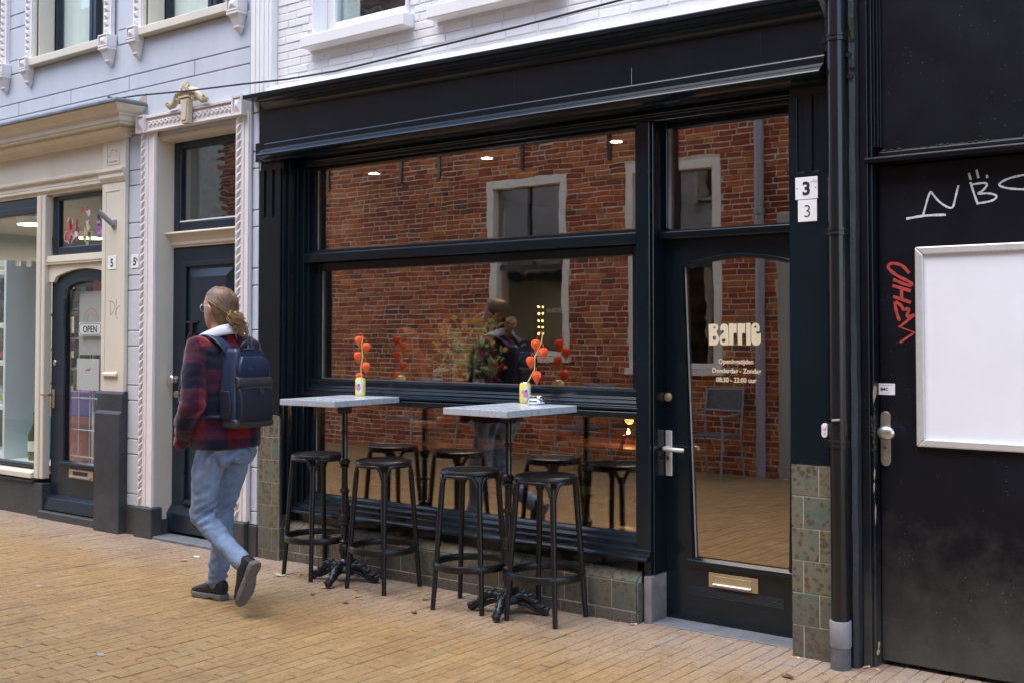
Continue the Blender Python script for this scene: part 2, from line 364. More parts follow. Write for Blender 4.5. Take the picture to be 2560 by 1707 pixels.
def tile_mat():
    m, n, l, p = nodes('mottled_glazed_tile')
    p.inputs['Roughness'].default_value = 0.24
    geo = N(n, 'ShaderNodeNewGeometry'); oi = N(n, 'ShaderNodeObjectInfo')
    sc = N(n, 'ShaderNodeVectorMath', operation='SCALE'); sc.inputs[3].default_value = 9.0
    cmb = N(n, 'ShaderNodeCombineXYZ'); l.new(oi.outputs['Random'], cmb.inputs[0]); l.new(oi.outputs['Random'], cmb.inputs[2]); l.new(cmb.outputs[0], sc.inputs[0])
    add = N(n, 'ShaderNodeVectorMath', operation='ADD'); l.new(geo.outputs['Position'], add.inputs[0]); l.new(sc.outputs[0], add.inputs[1])
    nz0 = N(n, 'ShaderNodeTexNoise', i_Scale=20.0, i_Detail=7.0, i_Roughness=0.68); l.new(add.outputs[0], nz0.inputs['Vector'])
    shf = N(n, 'ShaderNodeMath', operation='MULTIPLY_ADD'); shf.inputs[1].default_value = 0.22; l.new(oi.outputs['Random'], shf.inputs[0]); l.new(nz0.outputs[0], shf.inputs[2])
    nz = N(n, 'ShaderNodeMath', operation='SUBTRACT'); nz.inputs[1].default_value = 0.11; l.new(shf.outputs[0], nz.inputs[0])
    base = ramp(n, [(0.34, (0.085, 0.140, 0.118)), (0.45, (0.125, 0.140, 0.108)), (0.58, (0.165, 0.150, 0.108)), (0.70, (0.125, 0.088, 0.055))]); l.new(nz.outputs[0], base.inputs[0])
    wv = N(n, 'ShaderNodeVectorMath', operation='MULTIPLY_ADD'); wv.inputs[1].default_value = (0.05,)*3; l.new(nz0.outputs[1], wv.inputs[0]); l.new(add.outputs[0], wv.inputs[2])
    vo = N(n, 'ShaderNodeTexVoronoi', i_Scale=32.0); l.new(wv.outputs[0], vo.inputs['Vector'])
    big = N(n, 'ShaderNodeTexNoise', i_Scale=7.0, i_Detail=2.0); l.new(add.outputs[0], big.inputs['Vector'])
    mm = N(n, 'ShaderNodeMath', operation='MULTIPLY_ADD'); mm.inputs[1].default_value = -0.9; l.new(big.outputs[0], mm.inputs[0]); l.new(vo.outputs['Distance'], mm.inputs[2])
    br = ramp(n, [(0.0, (0.85,)*3), (0.13, (0,0,0))]); 
    mr = N(n, 'ShaderNodeMath', operation='ADD'); mr.inputs[1].default_value = 0.14; l.new(mm.outputs[0], mr.inputs[0]); l.new(mr.outputs[0], br.inputs[0])
    mx = N(n, 'ShaderNodeMix', data_type='RGBA'); l.new(br.outputs[0], mx.inputs[0]); l.new(base.outputs[0], mx.inputs[6]); mx.inputs[7].default_value = (0.092, 0.060, 0.040, 1)
    sx = N(n, 'ShaderNodeSeparateXYZ'); l.new(geo.outputs['Position'], sx.inputs[0])
    gm = N(n, 'ShaderNodeMath', operation='MULTIPLY_ADD'); gm.inputs[1].default_value = 0.3; l.new(big.outputs[0], gm.inputs[0]); l.new(sx.outputs[2], gm.inputs[2])
    gr = ramp(n, [(0.12, (1,1,1)), (0.55, (0,0,0))]); l.new(gm.outputs[0], gr.inputs[0])
    g2 = N(n, 'ShaderNodeMath', operation='MULTIPLY'); g2.inputs[1].default_value = 0.75; l.new(gr.outputs[0], g2.inputs[0])
    mx2 = N(n, 'ShaderNodeMix', data_type='RGBA'); l.new(g2.outputs[0], mx2.inputs[0]); l.new(mx.outputs[2], mx2.inputs[6]); mx2.inputs[7].default_value = (0.085, 0.075, 0.066, 1)
    l.new(mx2.outputs[2], p.inputs['Base Color'])
    b = N(n, 'ShaderNodeBump'); b.inputs['Strength'].default_value = 0.15; b.inputs['Distance'].default_value = 0.003; l.new(nz.outputs[0], b.inputs['Height']); l.new(b.outputs[0], p.inputs['Normal'])
    return m
M['tile'] = tile_mat()

def paver_mat(island):
    m, n, l, p = nodes('tan_clay_paver' + ('_rest' if island else ''))
    p.inputs['Roughness'].default_value = 0.72
    geo = N(n, 'ShaderNodeNewGeometry')
    rnd = geo.outputs['Random Per Island'] if island else N(n, 'ShaderNodeObjectInfo').outputs['Random']
    base = ramp(n, [(0.0, (0.322, 0.200, 0.080)), (0.3, (0.345, 0.214, 0.086)), (0.6, (0.328, 0.201, 0.079)), (0.9, (0.375, 0.242, 0.105)), (1.0, (0.295, 0.195, 0.093))]); l.new(rnd, base.inputs[0])
    pale = ramp(n, [(0.0, (0.30, 0.222, 0.16)), (0.5, (0.325, 0.245, 0.18)), (1.0, (0.285, 0.225, 0.178))]); l.new(rnd, pale.inputs[0])
    sx = N(n, 'ShaderNodeSeparateXYZ'); l.new(geo.outputs['Position'], sx.inputs[0])
    nz = N(n, 'ShaderNodeTexNoise', i_Scale=1.6, i_Detail=6.0, i_Roughness=0.65); l.new(geo.outputs['Position'], nz.inputs['Vector'])
    ma = N(n, 'ShaderNodeMath', operation='MULTIPLY_ADD'); ma.inputs[1].default_value = 0.55; l.new(nz.outputs[0], ma.inputs[0]); l.new(sx.outputs[1], ma.inputs[2])
    r = N(n, 'ShaderNodeMapRange'); r.inputs[1].default_value = -0.55; r.inputs[2].default_value = 0.22; l.new(ma.outputs[0], r.inputs[0])
    mx = N(n, 'ShaderNodeMix', data_type='RGBA'); l.new(r.outputs[0], mx.inputs[0]); l.new(base.outputs[0], mx.inputs[6]); l.new(pale.outputs[0], mx.inputs[7])
    n2 = N(n, 'ShaderNodeTexNoise', i_Scale=38.0, i_Detail=8.0, i_Roughness=0.7); l.new(geo.outputs['Position'], n2.inputs['Vector'])
    r2 = ramp(n, [(0.28, (0.70,)*3), (0.72, (1.22,)*3)]); l.new(n2.outputs[0], r2.inputs[0])
    m2 = N(n, 'ShaderNodeMix', data_type='RGBA', blend_type='MULTIPLY'); m2.inputs[0].default_value = 1.0; l.new(mx.outputs[2], m2.inputs[6]); l.new(r2.outputs[0], m2.inputs[7])
    n3 = N(n, 'ShaderNodeTexNoise', i_Scale=2.6, i_Detail=9.0, i_Roughness=0.75); l.new(geo.outputs['Position'], n3.inputs['Vector'])
    r3 = ramp(n, [(0.50, (0,0,0)), (0.68, (1,1,1))]); l.new(n3.outputs[0], r3.inputs[0])
    k3 = N(n, 'ShaderNodeMath', operation='MULTIPLY'); k3.inputs[1].default_value = 0.7; l.new(r3.outputs[0], k3.inputs[0])
    m3 = N(n, 'ShaderNodeMix', data_type='RGBA'); l.new(k3.outputs[0], m3.inputs[0]); l.new(m2.outputs[2], m3.inputs[6]); m3.inputs[7].default_value = (0.19, 0.108, 0.047, 1)
    l.new(m3.outputs[2], p.inputs['Base Color'])
    b = N(n, 'ShaderNodeBump'); b.inputs['Strength'].default_value = 0.6; b.inputs['Distance'].default_value = 0.003; l.new(n2.outputs[0], b.inputs['Height']); l.new(b.outputs[0], p.inputs['Normal'])
    return m
M['paver'] = paver_mat(False); M['paver_rest'] = paver_mat(True)
M['sand'] = mat('sandy_paver_joint', (0.17, 0.11, 0.055), 0.95, var=0.3, vs=20, bump=0.5)

def brick_mat():
    m, n, l, p = nodes('old_red_brick'); p.inputs['Roughness'].default_value = 0.85
    geo = N(n, 'ShaderNodeNewGeometry')
    c = ramp(n, [(0.0, (0.38, 0.095, 0.035)), (0.22, (0.56, 0.15, 0.048)), (0.45, (0.64, 0.20, 0.06)), (0.6, (0.44, 0.105, 0.042)), (0.74, (0.66, 0.27, 0.085)), (0.91, (0.20, 0.095, 0.07)), (0.95, (0.46, 0.21, 0.10)), (1.0, (0.32, 0.23, 0.17))], 'CONSTANT')
    l.new(geo.outputs['Random Per Island'], c.inputs[0])
    n2 = N(n, 'ShaderNodeTexNoise', i_Scale=16.0, i_Detail=7.0, i_Roughness=0.7); l.new(geo.outputs['Position'], n2.inputs['Vector'])
    r2 = ramp(n, [(0.25, (0.6,)*3), (0.75, (1.3,)*3)]); l.new(n2.outputs[0], r2.inputs[0])
    m2 = N(n, 'ShaderNodeMix', data_type='RGBA', blend_type='MULTIPLY'); m2.inputs[0].default_value = 1.0; l.new(c.outputs[0], m2.inputs[6]); l.new(r2.outputs[0], m2.inputs[7])
    n3 = N(n, 'ShaderNodeTexNoise', i_Scale=1.1, i_Detail=6.0, i_Roughness=0.65); l.new(geo.outputs['Position'], n3.inputs['Vector'])
    r3 = ramp(n, [(0.32, (0.36, 0.30, 0.28)), (0.5, (0.74, 0.64, 0.58)), (0.68, (1.02, 0.93, 0.84))]); l.new(n3.outputs[0], r3.inputs[0])
    m3 = N(n, 'ShaderNodeMix', data_type='RGBA', blend_type='MULTIPLY'); m3.inputs[0].default_value = 1.0; l.new(m2.outputs[2], m3.inputs[6]); l.new(r3.outputs[0], m3.inputs[7])
    n4 = N(n, 'ShaderNodeTexNoise', i_Scale=3.5, i_Detail=9.0, i_Roughness=0.75); l.new(geo.outputs['Position'], n4.inputs['Vector'])
    r4 = ramp(n, [(0.60, (0,)*3), (0.72, (0.6,)*3)]); l.new(n4.outputs[0], r4.inputs[0])
    m4 = N(n, 'ShaderNodeMix', data_type='RGBA'); l.new(r4.outputs[0], m4.inputs[0]); l.new(m3.outputs[2], m4.inputs[6]); m4.inputs[7].default_value = (0.5, 0.42, 0.34, 1)
    l.new(m4.outputs[2], p.inputs['Base Color'])
    b = N(n, 'ShaderNodeBump'); b.inputs['Strength'].default_value = 0.7; b.inputs['Distance'].default_value = 0.006; l.new(n2.outputs[0], b.inputs['Height']); l.new(b.outputs[0], p.inputs['Normal'])
    return m
M['red_brick'] = brick_mat()

# ================================================================ the street
street = MB().box(-70, 60, -5.5, 0.3, -0.3, -0.0045).build('street', M['sand'])
tag(street, 'narrow street paved in tan clay bricks', kind='structure')
PW, PL, GAP = 0.066, 0.196, 0.003
def paver_bm(mb, cx, cy, dz=0.0, tx=0.0, ty=0.0, sl=0.0):
    hw, hl, c = PW/2 - 0.0011, PL/2 - 0.0026 - sl, 0.0022
    def z(x, y): return dz + tx*x + ty*y
    rings = []
    for w_, l_, h in ((hw, hl, -0.03), (hw, hl, -0.0035), (hw-c, hl-c, 0.0)):
        rings.append([mb.bm.verts.new((cx+sx*w_, cy+sy*l_, h + z(sx*w_, sy*l_))) for sx, sy in ((-1,-1),(1,-1),(1,1),(-1,1))])
    for A, B in zip(rings, rings[1:]):
        for j in range(4): mb.bm.faces.new([A[j], A[(j+1)%4], B[(j+1)%4], B[j]])
    mb.bm.faces.new(rings[-1])
pav = []
rp = random.Random(3)
nx = int(16 / PW); drift = 0.0
for i in range(nx):
    x = -14.2 + i*PW
    drift = (drift + rp.gauss(0, 0.006)) if i else 0.0
    off = (PL/2 if i % 2 else 0) + drift % 0.05 - 0.025 + rp.uniform(-0.006, 0.006)
    y = -5.45 + off
    while y < 0.16:
        pav.append((x + rp.uniform(-0.0012, 0.0012), y, rp.gauss(0, 0.0008), rp.gauss(0, 0.007), rp.gauss(0, 0.003))); y += PL
def psize(p):
    if not inframe((p[0], p[1], 0)): return 0
    q = proj((p[0], p[1], 0)); return (p[1] + 5.6 and 1.48) / q[2]**3
pav.sort(key=psize, reverse=True)
pm = []
for k in range(4):
    mb = MB(); paver_bm(mb, 0, 0, 0, rp.gauss(0, 0.006), rp.gauss(0, 0.003), rp.uniform(0, 0.0012))
    o = mb.build('paver', M['paver']); pm.append(o.data); bpy.data.objects.remove(o)
for p in pav[:300]:
    o = bpy.data.objects.new('paver', rp.choice(pm)); link(o, street); o.location = (p[0], p[1], p[2])
V, Fc = [], []
for cx, cy, dz, tx, ty in pav[300:]:
    hw, hl, c, b0 = PW/2 - 0.0011, PL/2 - 0.0026, 0.0022, len(V)
    for w_, l_, h in ((hw, hl, -0.03), (hw, hl, -0.0035), (hw-c, hl-c, 0.0)):
        for sx, sy in ((-1,-1),(1,-1),(1,1),(-1,1)): V.append((cx+sx*w_, cy+sy*l_, h + dz + tx*sx*w_ + ty*sy*l_))
    for r in (0, 4):
        for j in range(4): Fc.append((b0+r+j, b0+r+(j+1)%4, b0+r+4+(j+1)%4, b0+r+4+j))
    Fc.append((b0+8, b0+9, b0+10, b0+11))
tag(fast('paver_field', V, Fc, M['paver_rest'], street), kind='stuff')

# ================================================================ left building (blue grey, shop at 5)
LB = thing('corner_shop_building', 'blue-grey rendered building with a cream shop front and an ornate dark blue door', 'building', (-9.0, 0.4, 0))
LX0, LX1 = -13.0, -6.06
# upper wall body behind the blocks, with window holes
W0 = (-10.42, -9.37); W1 = (-8.85, -7.80); W2 = (-7.30, -6.24); WZ0, WZ1 = 3.80, 5.6
mb = MB()
mb.box(LX0, LX1, 0.012, 0.30, 3.16, WZ0 - 0.02)
mb.box(LX0, LX1, 0.012, 0.30, WZ1, 8.0)
for x0, x1 in ((LX0, W0[0]), (W0[1], W1[0]), (W1[1], W2[0]), (W2[1], LX1)): mb.box(x0, x1, 0.012, 0.30, WZ0 - 0.02, WZ1)
mb.box(-7.56, -7.165, 0.012, 0.30, 0.0, 3.16); mb.box(-6.19, -5.972, 0.012, 0.30, 0.0, 3.16)
mb.box(-7.165, -6.19, 0.012, 0.3, 2.961, 3.16)
mb.box(LX0, -7.56, 0.10, 0.30, 2.70, 3.16)
mb.build('wall', M['lilac'], LB)
tops = [8.0, 4.62, 4.226, 3.832, 3.46, 3.11, 2.73, 2.332, 1.936, 1.519, 1.113, 0.71, 0.301]
G = 0.007
def block(x0, x1, z0, z1):
    if x1 - x0 < 0.02: return
    MB().box(x0 + G/2, x1 - G/2, -0.0005, 0.05, z0 + G/2, z1 - G/2).build('render_block', M['lilac'], LB, bevel=0.004)
def courses(x0, x1, zlo, zhi, joints=True):
    for i, t in enumerate(tops):
        nb = t - 0.115
        segs = [(nb, t)]
        nxt = tops[i+1] if i+1 < len(tops) else 0.21
        segs.append((nxt, nb))
        for k, (a_, b_) in enumerate(segs):
            a2, b2 = max(a_, zlo), min(b_, zhi)
            if b2 - a2 < 0.03: continue
            if k == 0 and joints:
                xs = [x0]; j = -6.692 - 0.805*12 + (0.4 if i % 2 == 0 and i != 4 else 0)
                while j < x1:
                    if j > x0 + 0.06 and j < x1 - 0.06: xs.append(j)
                    j += 0.805
                xs.append(x1)
                for u, v in zip(xs, xs[1:]): block(u, v, a2, b2)
            else: block(x0, x1, a2, b2)
courses(LX0, LX1 + 0.0, 3.12, 3.715)
for x0, x1 in ((-9.28, -8.965), (-7.655, -7.415), (-6.085, -6.06)): courses(x0, x1, 3.715, 4.7)
courses(-7.49, -7.298, 0.21, 3.115, False); courses(-6.064, -5.974, 0.21, 3.115, False)
# little cut-out showing brick beside the cornice end
MB().pry([(-7.42, 3.235), (-7.27, 3.225), (-7.27, 3.30)], -0.004, 0.01).build('bare_brick_patch', mat('pink_bare_brick', (0.45, 0.33, 0.28), 0.9, var=0.2, vs=40, bump=0.5), LB)

# --- upper windows
def pyramid(mb, x0, x1, z0, z1, y, h):
    c = mb.bm.verts.new(((x0+x1)/2, y-h, (z0+z1)/2))
    v = [mb.bm.verts.new(p) for p in ((x0,y,z0),(x1,y,z0),(x1,y,z1),(x0,y,z1))]
    for i in range(4): mb.bm.faces.new([v[i], v[(i+1)%4], c])
    mb.bm.faces.new(v[::-1])
def corbel(x0, x1, parent):
    mb = MB(); xm = (x0+x1)/2; hw = (x1-x0)/2
    mb.box(x0, x1, -0.075, 0.0, 3.705, 3.80)
    for f in ((x0+0.012, x1-0.012),): pyramid(mb, f[0], f[1], 3.718, 3.788, -0.0755, 0.022)
    # raised lip round the block
    t = 0.011
    for b in ((x0, x1, 3.705, 3.705+t), (x0, x1, 3.80-t, 3.80), (x0, x0+t, 3.705+t, 3.80-t), (x1-t, x1, 3.705+t, 3.80-t)): mb.box(b[0], b[1], -0.088, -0.0752, b[2], b[3])
    rings = []
    for k, z_, d in ((1.0, 3.7045, 0.085), (1.0, 3.685, 0.085), (0.80, 3.675, 0.070), (0.62, 3.645, 0.058), (0.45, 3.61, 0.044), (0.52, 3.603, 0.048), (0.45, 3.594, 0.042), (0.10, 3.562, 0.016)):
        rings.append([(xm-k*hw, 0.0, z_), (xm-k*hw, -d, z_), (xm+k*hw, -d, z_), (xm+k*hw, 0.0, z_)])
    mb.ring_lofts(rings)
    return mb.build('corbel', M['trim_white'], parent, bevel=0.003)
def zigzag(x0, x1, z0, z1, parent):
    mb = MB(); mb.box(x0, x1, -0.035, 0.0, z0, z1)
    xm = (x0+x1)/2; z_ = z0 + 0.02
    while z_ + 0.055 < z1:
        pyramid(mb, xm-0.030, xm+0.030, z_, z_+0.052, -0.0352, 0.026); z_ += 0.056
    return mb.build('studded_strip', M['trim_white'], parent)
for W in (W0, W1, W2):
    x0, x1 = W
    f = MB()
    f.box(x0+0.002, x0+0.06, 0.165, 0.22, WZ0, WZ1); f.box(x1-0.06, x1-0.002, 0.165, 0.22, WZ0, WZ1)
    f.box(x0+0.06, x1-0.06, 0.165, 0.22, WZ0, WZ0+0.055); f.box(x0+0.06, x1-0.06, 0.165, 0.22, WZ1-0.06, WZ1)
    xm = x0 + 0.56*(x1-x0)
    f.box(xm-0.055, xm-0.004, 0.160, 0.22, WZ0+0.055, WZ1-0.06); f.box(xm+0.004, xm+0.055, 0.160, 0.22, WZ0+0.055, WZ1-0.06)
    win = f.build('casement_window', M['navy'], LB, bevel=0.006)
    for a_, b_ in ((x0+0.06, xm-0.055), (xm+0.055, x1-0.06)):
        bx('pane', M['glass_shop'], win, a_, b_, 0.185, 0.191, WZ0+0.055, WZ1-0.06)
    g = MB()
    for i in range(40):
        u, v = x0 + (x1-x0)*i/40, x0 + (x1-x0)*(i+1)/40
        y1_, y2_ = 0.235+0.012*math.sin(i*2.1), 0.235+0.012*math.sin((i+1)*2.1)
        g.hull([(u, y1_, WZ0-0.01), (v, y2_, WZ0-0.01), (v, y2_+0.004, WZ0-0.01), (u, y1_+0.004, WZ0-0.01)], [(u, y1_, WZ1), (v, y2_, WZ1), (v, y2_+0.004, WZ1), (u, y1_+0.004, WZ1)])
    g.build('net_curtain', M['curtain'], win)
    # reveals and flat cream casing
    for a_, b_ in ((x0-0.03, x0), (x1, x1+0.03)): bx('reveal', M['cream'], win, a_, b_, -0.010, 0.25, WZ0, WZ1, bevel=0.003)
    MB().prz([(x0+0.0005, 0.02), (x0+0.018, 0.02), (x0+0.018, 0.16), (x0+0.0005, 0.16)], WZ0, WZ1).build('reveal_bead', M['cream'], win, bevel=0.003)
    MB().prx([(-0.062, 3.725), (-0.062, 3.788), (0.16, 3.800), (0.16, 3.725)], x0-0.004, x1+0.004).build('window_sill', M['cream'], win, bevel=0.005)
    zigzag(x0-0.105, x0-0.005, 3.80, WZ1, LB); zigzag(x1+0.005, x1+0.105, 3.80, WZ1, LB)
    corbel(x0-0.118, x0-0.006, LB); corbel(x1+0.006, x1+0.135, LB)

# --- house door portal (5A)
def rope(mb, x0, x1, z0, z1, y):
    xm, hw = (x0+x1)/2, (x1-x0)/2
    z_ = z0
    while z_ < z1 - 0.03:
        s = [(xm-hw*0.62, y+0.001, z_), (xm-hw*0.28, y-0.008, z_+0.018), (xm+hw*0.12, y-0.010, z_+0.045), (xm+hw*0.62, y+0.001, z_+0.064)]
        mb.tube(s, [0.005, 0.0095, 0.0105, 0.005], n=6); z_ += 0.056
P5 = MB()
P5.box(-7.298, -7.222, -0.030, 0.0, 0.225, 3.02); P5.box(-7.222, -7.125, -0.022, 0.0, 0.225, 3.02)
P5.box(-6.190, -6.105, -0.030, 0.0, 0.225, 3.02); P5.box(-6.105, -6.064, -0.020, 0.0, 0.225, 3.02)
P5.build('door_casing', M['trim_white'], LB, bevel=0.004)
P5 = MB(); P5.box(-7.221, -7.206, -0.029, -0.0222, 0.225, 3.0); P5.box(-7.142, -7.128, -0.029, -0.0222, 0.225, 3.0); P5.build('casing_bead', M['trim_white'], LB, bevel=0.002)
mb = MB(); rope(mb, -7.294, -7.230, 0.24, 3.01, -0.030); mb.build('rope_moulding', M['trim_white'], LB, smooth=True)
mb = MB(); rope(mb, -6.186, -6.112, 0.24, 3.01, -0.030); mb.build('rope_moulding', M['trim_white'], LB, smooth=True)
for a_, b_ in ((-7.318, -7.10), (-6.205, -6.055)): bx('casing_foot', M['plinth'], LB, a_, b_, -0.05, 0.05, -0.02, 0.225, bevel=0.008)
bx('wall_foot', M['plinth'], LB, -7.50, -7.318, -0.012, 0.05, -0.02, 0.21, bevel=0.005); bx('wall_foot', M['plinth'], LB, -6.055, -5.972, -0.012, 0.05, -0.02, 0.21, bevel=0.005)
# lintel with corner blocks, scroll band and crest
L5 = MB(); L5.box(-7.195, -6.185, -0.045, 0.0, 3.002, 3.085); L5.box(-7.195, -6.185, -0.060, 0.0, 3.086, 3.108); L5.box(-7.195, -6.185, -0.056, 0.0, 2.988, 3.001)
L5.build('lintel', M['trim_white'], LB, bevel=0.003)
for a_, b_ in ((-7.300, -7.198), (-6.182, -6.074)):
    mb = MB(); mb.box(a_, b_, -0.062, 0.0, 2.984, 3.118); t = 0.013
    for q in ((a_, b_, 2.984, 2.984+t), (a_, b_, 3.118-t, 3.118), (a_, a_+t, 2.997, 3.105), (b_-t, b_, 2.997, 3.105)): mb.box(q[0], q[1], -0.074, -0.0622, q[2], q[3])
    pyramid(mb, a_+0.016, b_-0.016, 3.0, 3.102, -0.0622, 0.02); mb.build('corner_block', M['trim_white'], LB)
for lo_, hi_ in ((0, 8), (11, 20)):
  mb = MB()
  for i in range(lo_, hi_):
    cx = -7.155 + i*0.049
    mb.tube([(cx + 0.020*math.cos(t)*(1-t/9), -0.050, 3.043 + 0.022*math.sin(t)*(1-t/9)) for t in [k*0.6 for k in range(12)]], 0.0065, n=5)
    mb.ell((cx, -0.047, 3.043), 0.008, 0.01, 0.008, 8, 6)
  mb.build('scroll_band', M['trim_white'], LB, smooth=True)
mb = MB()
mb.pry([(-6.713, 3.165), (-6.617, 3.165), (-6.635, 2.985), (-6.697, 2.985)], -0.105, -0.061)
for b in ((-6.725, -6.605, 3.166, 3.180),): mb.box(b[0], b[1], -0.115, -0.05, b[2], b[3])
mb.pry([(-6.703, 3.152), (-6.627, 3.152), (-6.643, 3.005), (-6.689, 3.005)], -0.112, -0.1055)
mb.build('keystone', M['ochre'], LB, bevel=0.003)
mb = MB()
KX = -6.665
for s in (-1, 1):
    pts = [(KX + s*0.030, -0.075, 3.185), (KX + s*0.062, -0.080, 3.215), (KX + s*0.100, -0.080, 3.205), (KX + s*0.135, -0.078, 3.165), (KX + s*0.170, -0.075, 3.135), (KX + s*0.215, -0.072, 3.128)]
    mb.tube(pts, [0.024, 0.030, 0.029, 0.026, 0.022, 0.014], n=10)
    for cx, cz, r in ((KX + s*0.090, 3.165, 0.032), (KX + s*0.205, 3.138, 0.030)):
        mb.tube([(cx + s*(r-0.0026*k)*math.cos(k*0.72), -0.092, cz + (r-0.0026*k)*math.sin(k*0.72)) for k in range(12)], 0.0085, n=6)
        mb.ell((cx, -0.090, cz), 0.011, 0.02, 0.011, 10, 8); mb.ell((cx, -0.075, cz), r*0.9, 0.018, r*0.9, 12, 8)
for k in range(7):
    an = math.pi*(0.08 + 0.84*k/6); mb.tube([(KX, -0.085, 3.19), (KX + 0.040*math.cos(an), -0.105, 3.205 + 0.05*math.sin(an)), (KX + 0.058*math.cos(an), -0.098, 3.212 + 0.075*math.sin(an))], [0.010, 0.014, 0.009], n=6)
mb.ell((KX, -0.085, 3.205), 0.036, 0.03, 0.04, 12, 8)
mb.build('crest', M['ochre'], LB, smooth=True)
# jambs, transom light, ledge, door
J = MB(); J.box(-7.165, -7.13, 0.0, 0.30, 0.0, 2.96); J.box(-6.222, -6.19, 0.0, 0.30, 0.0, 2.98); J.box(-7.13, -6.222, 0.02, 0.30, 2.925, 2.96)
J.build('door_jamb', M['cream'], LB, bevel=0.003)
bx('jamb_foot', M['plinth'], LB, -7.155, -7.115, -0.015, 0.149, -0.02, 0.13, bevel=0.004)
F = MB(); F.box(-7.15, -7.058, 0.15, 0.21, 2.255, 2.925); F.box(-6.30, -6.222, 0.15, 0.21, 2.255, 2.925); F.box(-7.058, -6.30, 0.15, 0.21, 2.255, 2.325); F.box(-7.058, -6.30, 0.15, 0.21, 2.872, 2.925)
tw = F.build('transom_window', M['navy'], LB, bevel=0.010, segs=2)
bx('pane', M['glass_old'], tw, -7.058, -6.30, 0.176, 0.182, 2.325, 2.872)
bx('glazing_bead', M['white'], tw, -7.058, -6.30, 0.150, 0.176, 2.3255, 2.335)
MB().prx([(0.30, 2.253), (0.075, 2.248), (0.070, 2.235), (0.085, 2.222), (0.10, 2.205), (0.118, 2.175), (0.120, 2.155), (0.132, 2.148), (0.132, 2.137), (0.30, 2.137)], -7.1495, -6.2225).build('door_ledge', M['cream'], LB, bevel=0.002)
d = MB(); d.box(-7.148, -6.224, 0.15, 0.20, 0.035, 2.132)
door5a = d.build('door', M['navy'], LB, bevel=0.003)
def raised_panel(x0, x1, z0, z1, y, parent, m):
    mb = MB()
    t = 0.035
    for p in (((x0,z0),(x1,z0),(x1-t,z0+t),(x0+t,z0+t)), ((x0,z1),(x0+t,z1-t),(x1-t,z1-t),(x1,z1)), ((x0,z0),(x0+t,z0+t),(x0+t,z1-t),(x0,z1)), ((x1,z0),(x1,z1),(x1-t,z1-t),(x1-t,z0+t))):
        mb.hull([(q[0], y-0.028 if j in (0, 1) else y-0.02, q[1]) for j, q in enumerate(p)], [(q[0], y-0.0005, q[1]) for q in p])
    mb2 = MB()
    a_, b_ = 0.055, 0.115
    r = [[(x0+a_, y-0.001, z0+a_), (x1-a_, y-0.001, z0+a_), (x1-a_, y-0.001, z1-a_), (x0+a_, y-0.001, z1-a_)],
         [(x0+a_, y-0.006, z0+a_), (x1-a_, y-0.006, z0+a_), (x1-a_, y-0.006, z1-a_), (x0+a_, y-0.006, z1-a_)],
         [(x0+b_, y-0.026, z0+b_), (x1-b_, y-0.026, z0+b_), (x1-b_, y-0.026, z1-b_), (x0+b_, y-0.026, z1-b_)]]
    mb2.ring_lofts(r)
    mb.build('panel_moulding', m, parent, bevel=0.004); mb2.build('raised_panel', m, parent)
raised_panel(-6.985, -6.36, 0.92, 2.025, 0.15, door5a, M['navy']); raised_panel(-6.985, -6.36, 0.25, 0.80, 0.15, door5a, M['navy'])
MB().prx([(0.149, 0.235), (0.105, 0.175), (0.105, 0.045), (0.149, 0.045)], -7.146, -6.226).build('kick_board', M['navy'], door5a, bevel=0.003)
def knob(x, z, y, parent, r=0.034, name='door_knob', m=None):
    mb = MB(); prof = [(0.008, 0), (r*0.75, 0.002), (r*0.75, 0.008), (0.013, 0.012), (0.013, 0.032), (r*0.9, 0.04), (r, 0.052), (r*0.8, 0.062), (0.002, 0.066)]
    mb.lathe([(a_, b_) for a_, b_ in prof], n=16)
    return mb.build(name, m or M['steel'], parent, smooth=True, fn=lambda c: Vector((x + c.x, y - c.z, z + c.y)))
knob(-7.085, 1.16, 0.15, door5a, 0.036)
mb = MB(); mb.disc_y(-7.078, 1.05, 0.027, 0.138, 0.149); mb.disc_y(-7.078, 1.05, 0.012, 0.132, 0.1375); mb.build('lock', M['brass'], door5a, bevel=0.002)
mb = MB(); mb.box(-6.925, -6.78, 0.112, 0.128, 1.575, 1.588); mb.box(-6.86, -6.83, 0.10, 0.128, 1.50, 1.575); mb.tube([(-6.845, 0.10, 1.50), (-6.85, 0.085, 1.45), (-6.84, 0.085, 1.40), (-6.82, 0.10, 1.36)], [0.014, 0.018, 0.016, 0.008], n=8); mb.build('door_knocker', M['iron'], door5a)
bx('door_step', M['bluestone'], LB, -7.13, -6.24, -0.035, 0.15, -0.02, 0.022, bevel=0.006)
MB().box(-7.148, -6.224, 0.16, 0.3, 0.0, 0.034).build('threshold_gap', M['ink'], LB)
# right side grey conduit
tag(MB().tube([(-6.045, -0.012, z_) for z_ in (0.24, 1.2, 2.4, 3.6, 4.8)], 0.0115, n=10).build('conduit_pipe', M['conduit'], smooth=True), 'thin grey conduit running up the wall beside the ornate door casing', 'pipe')

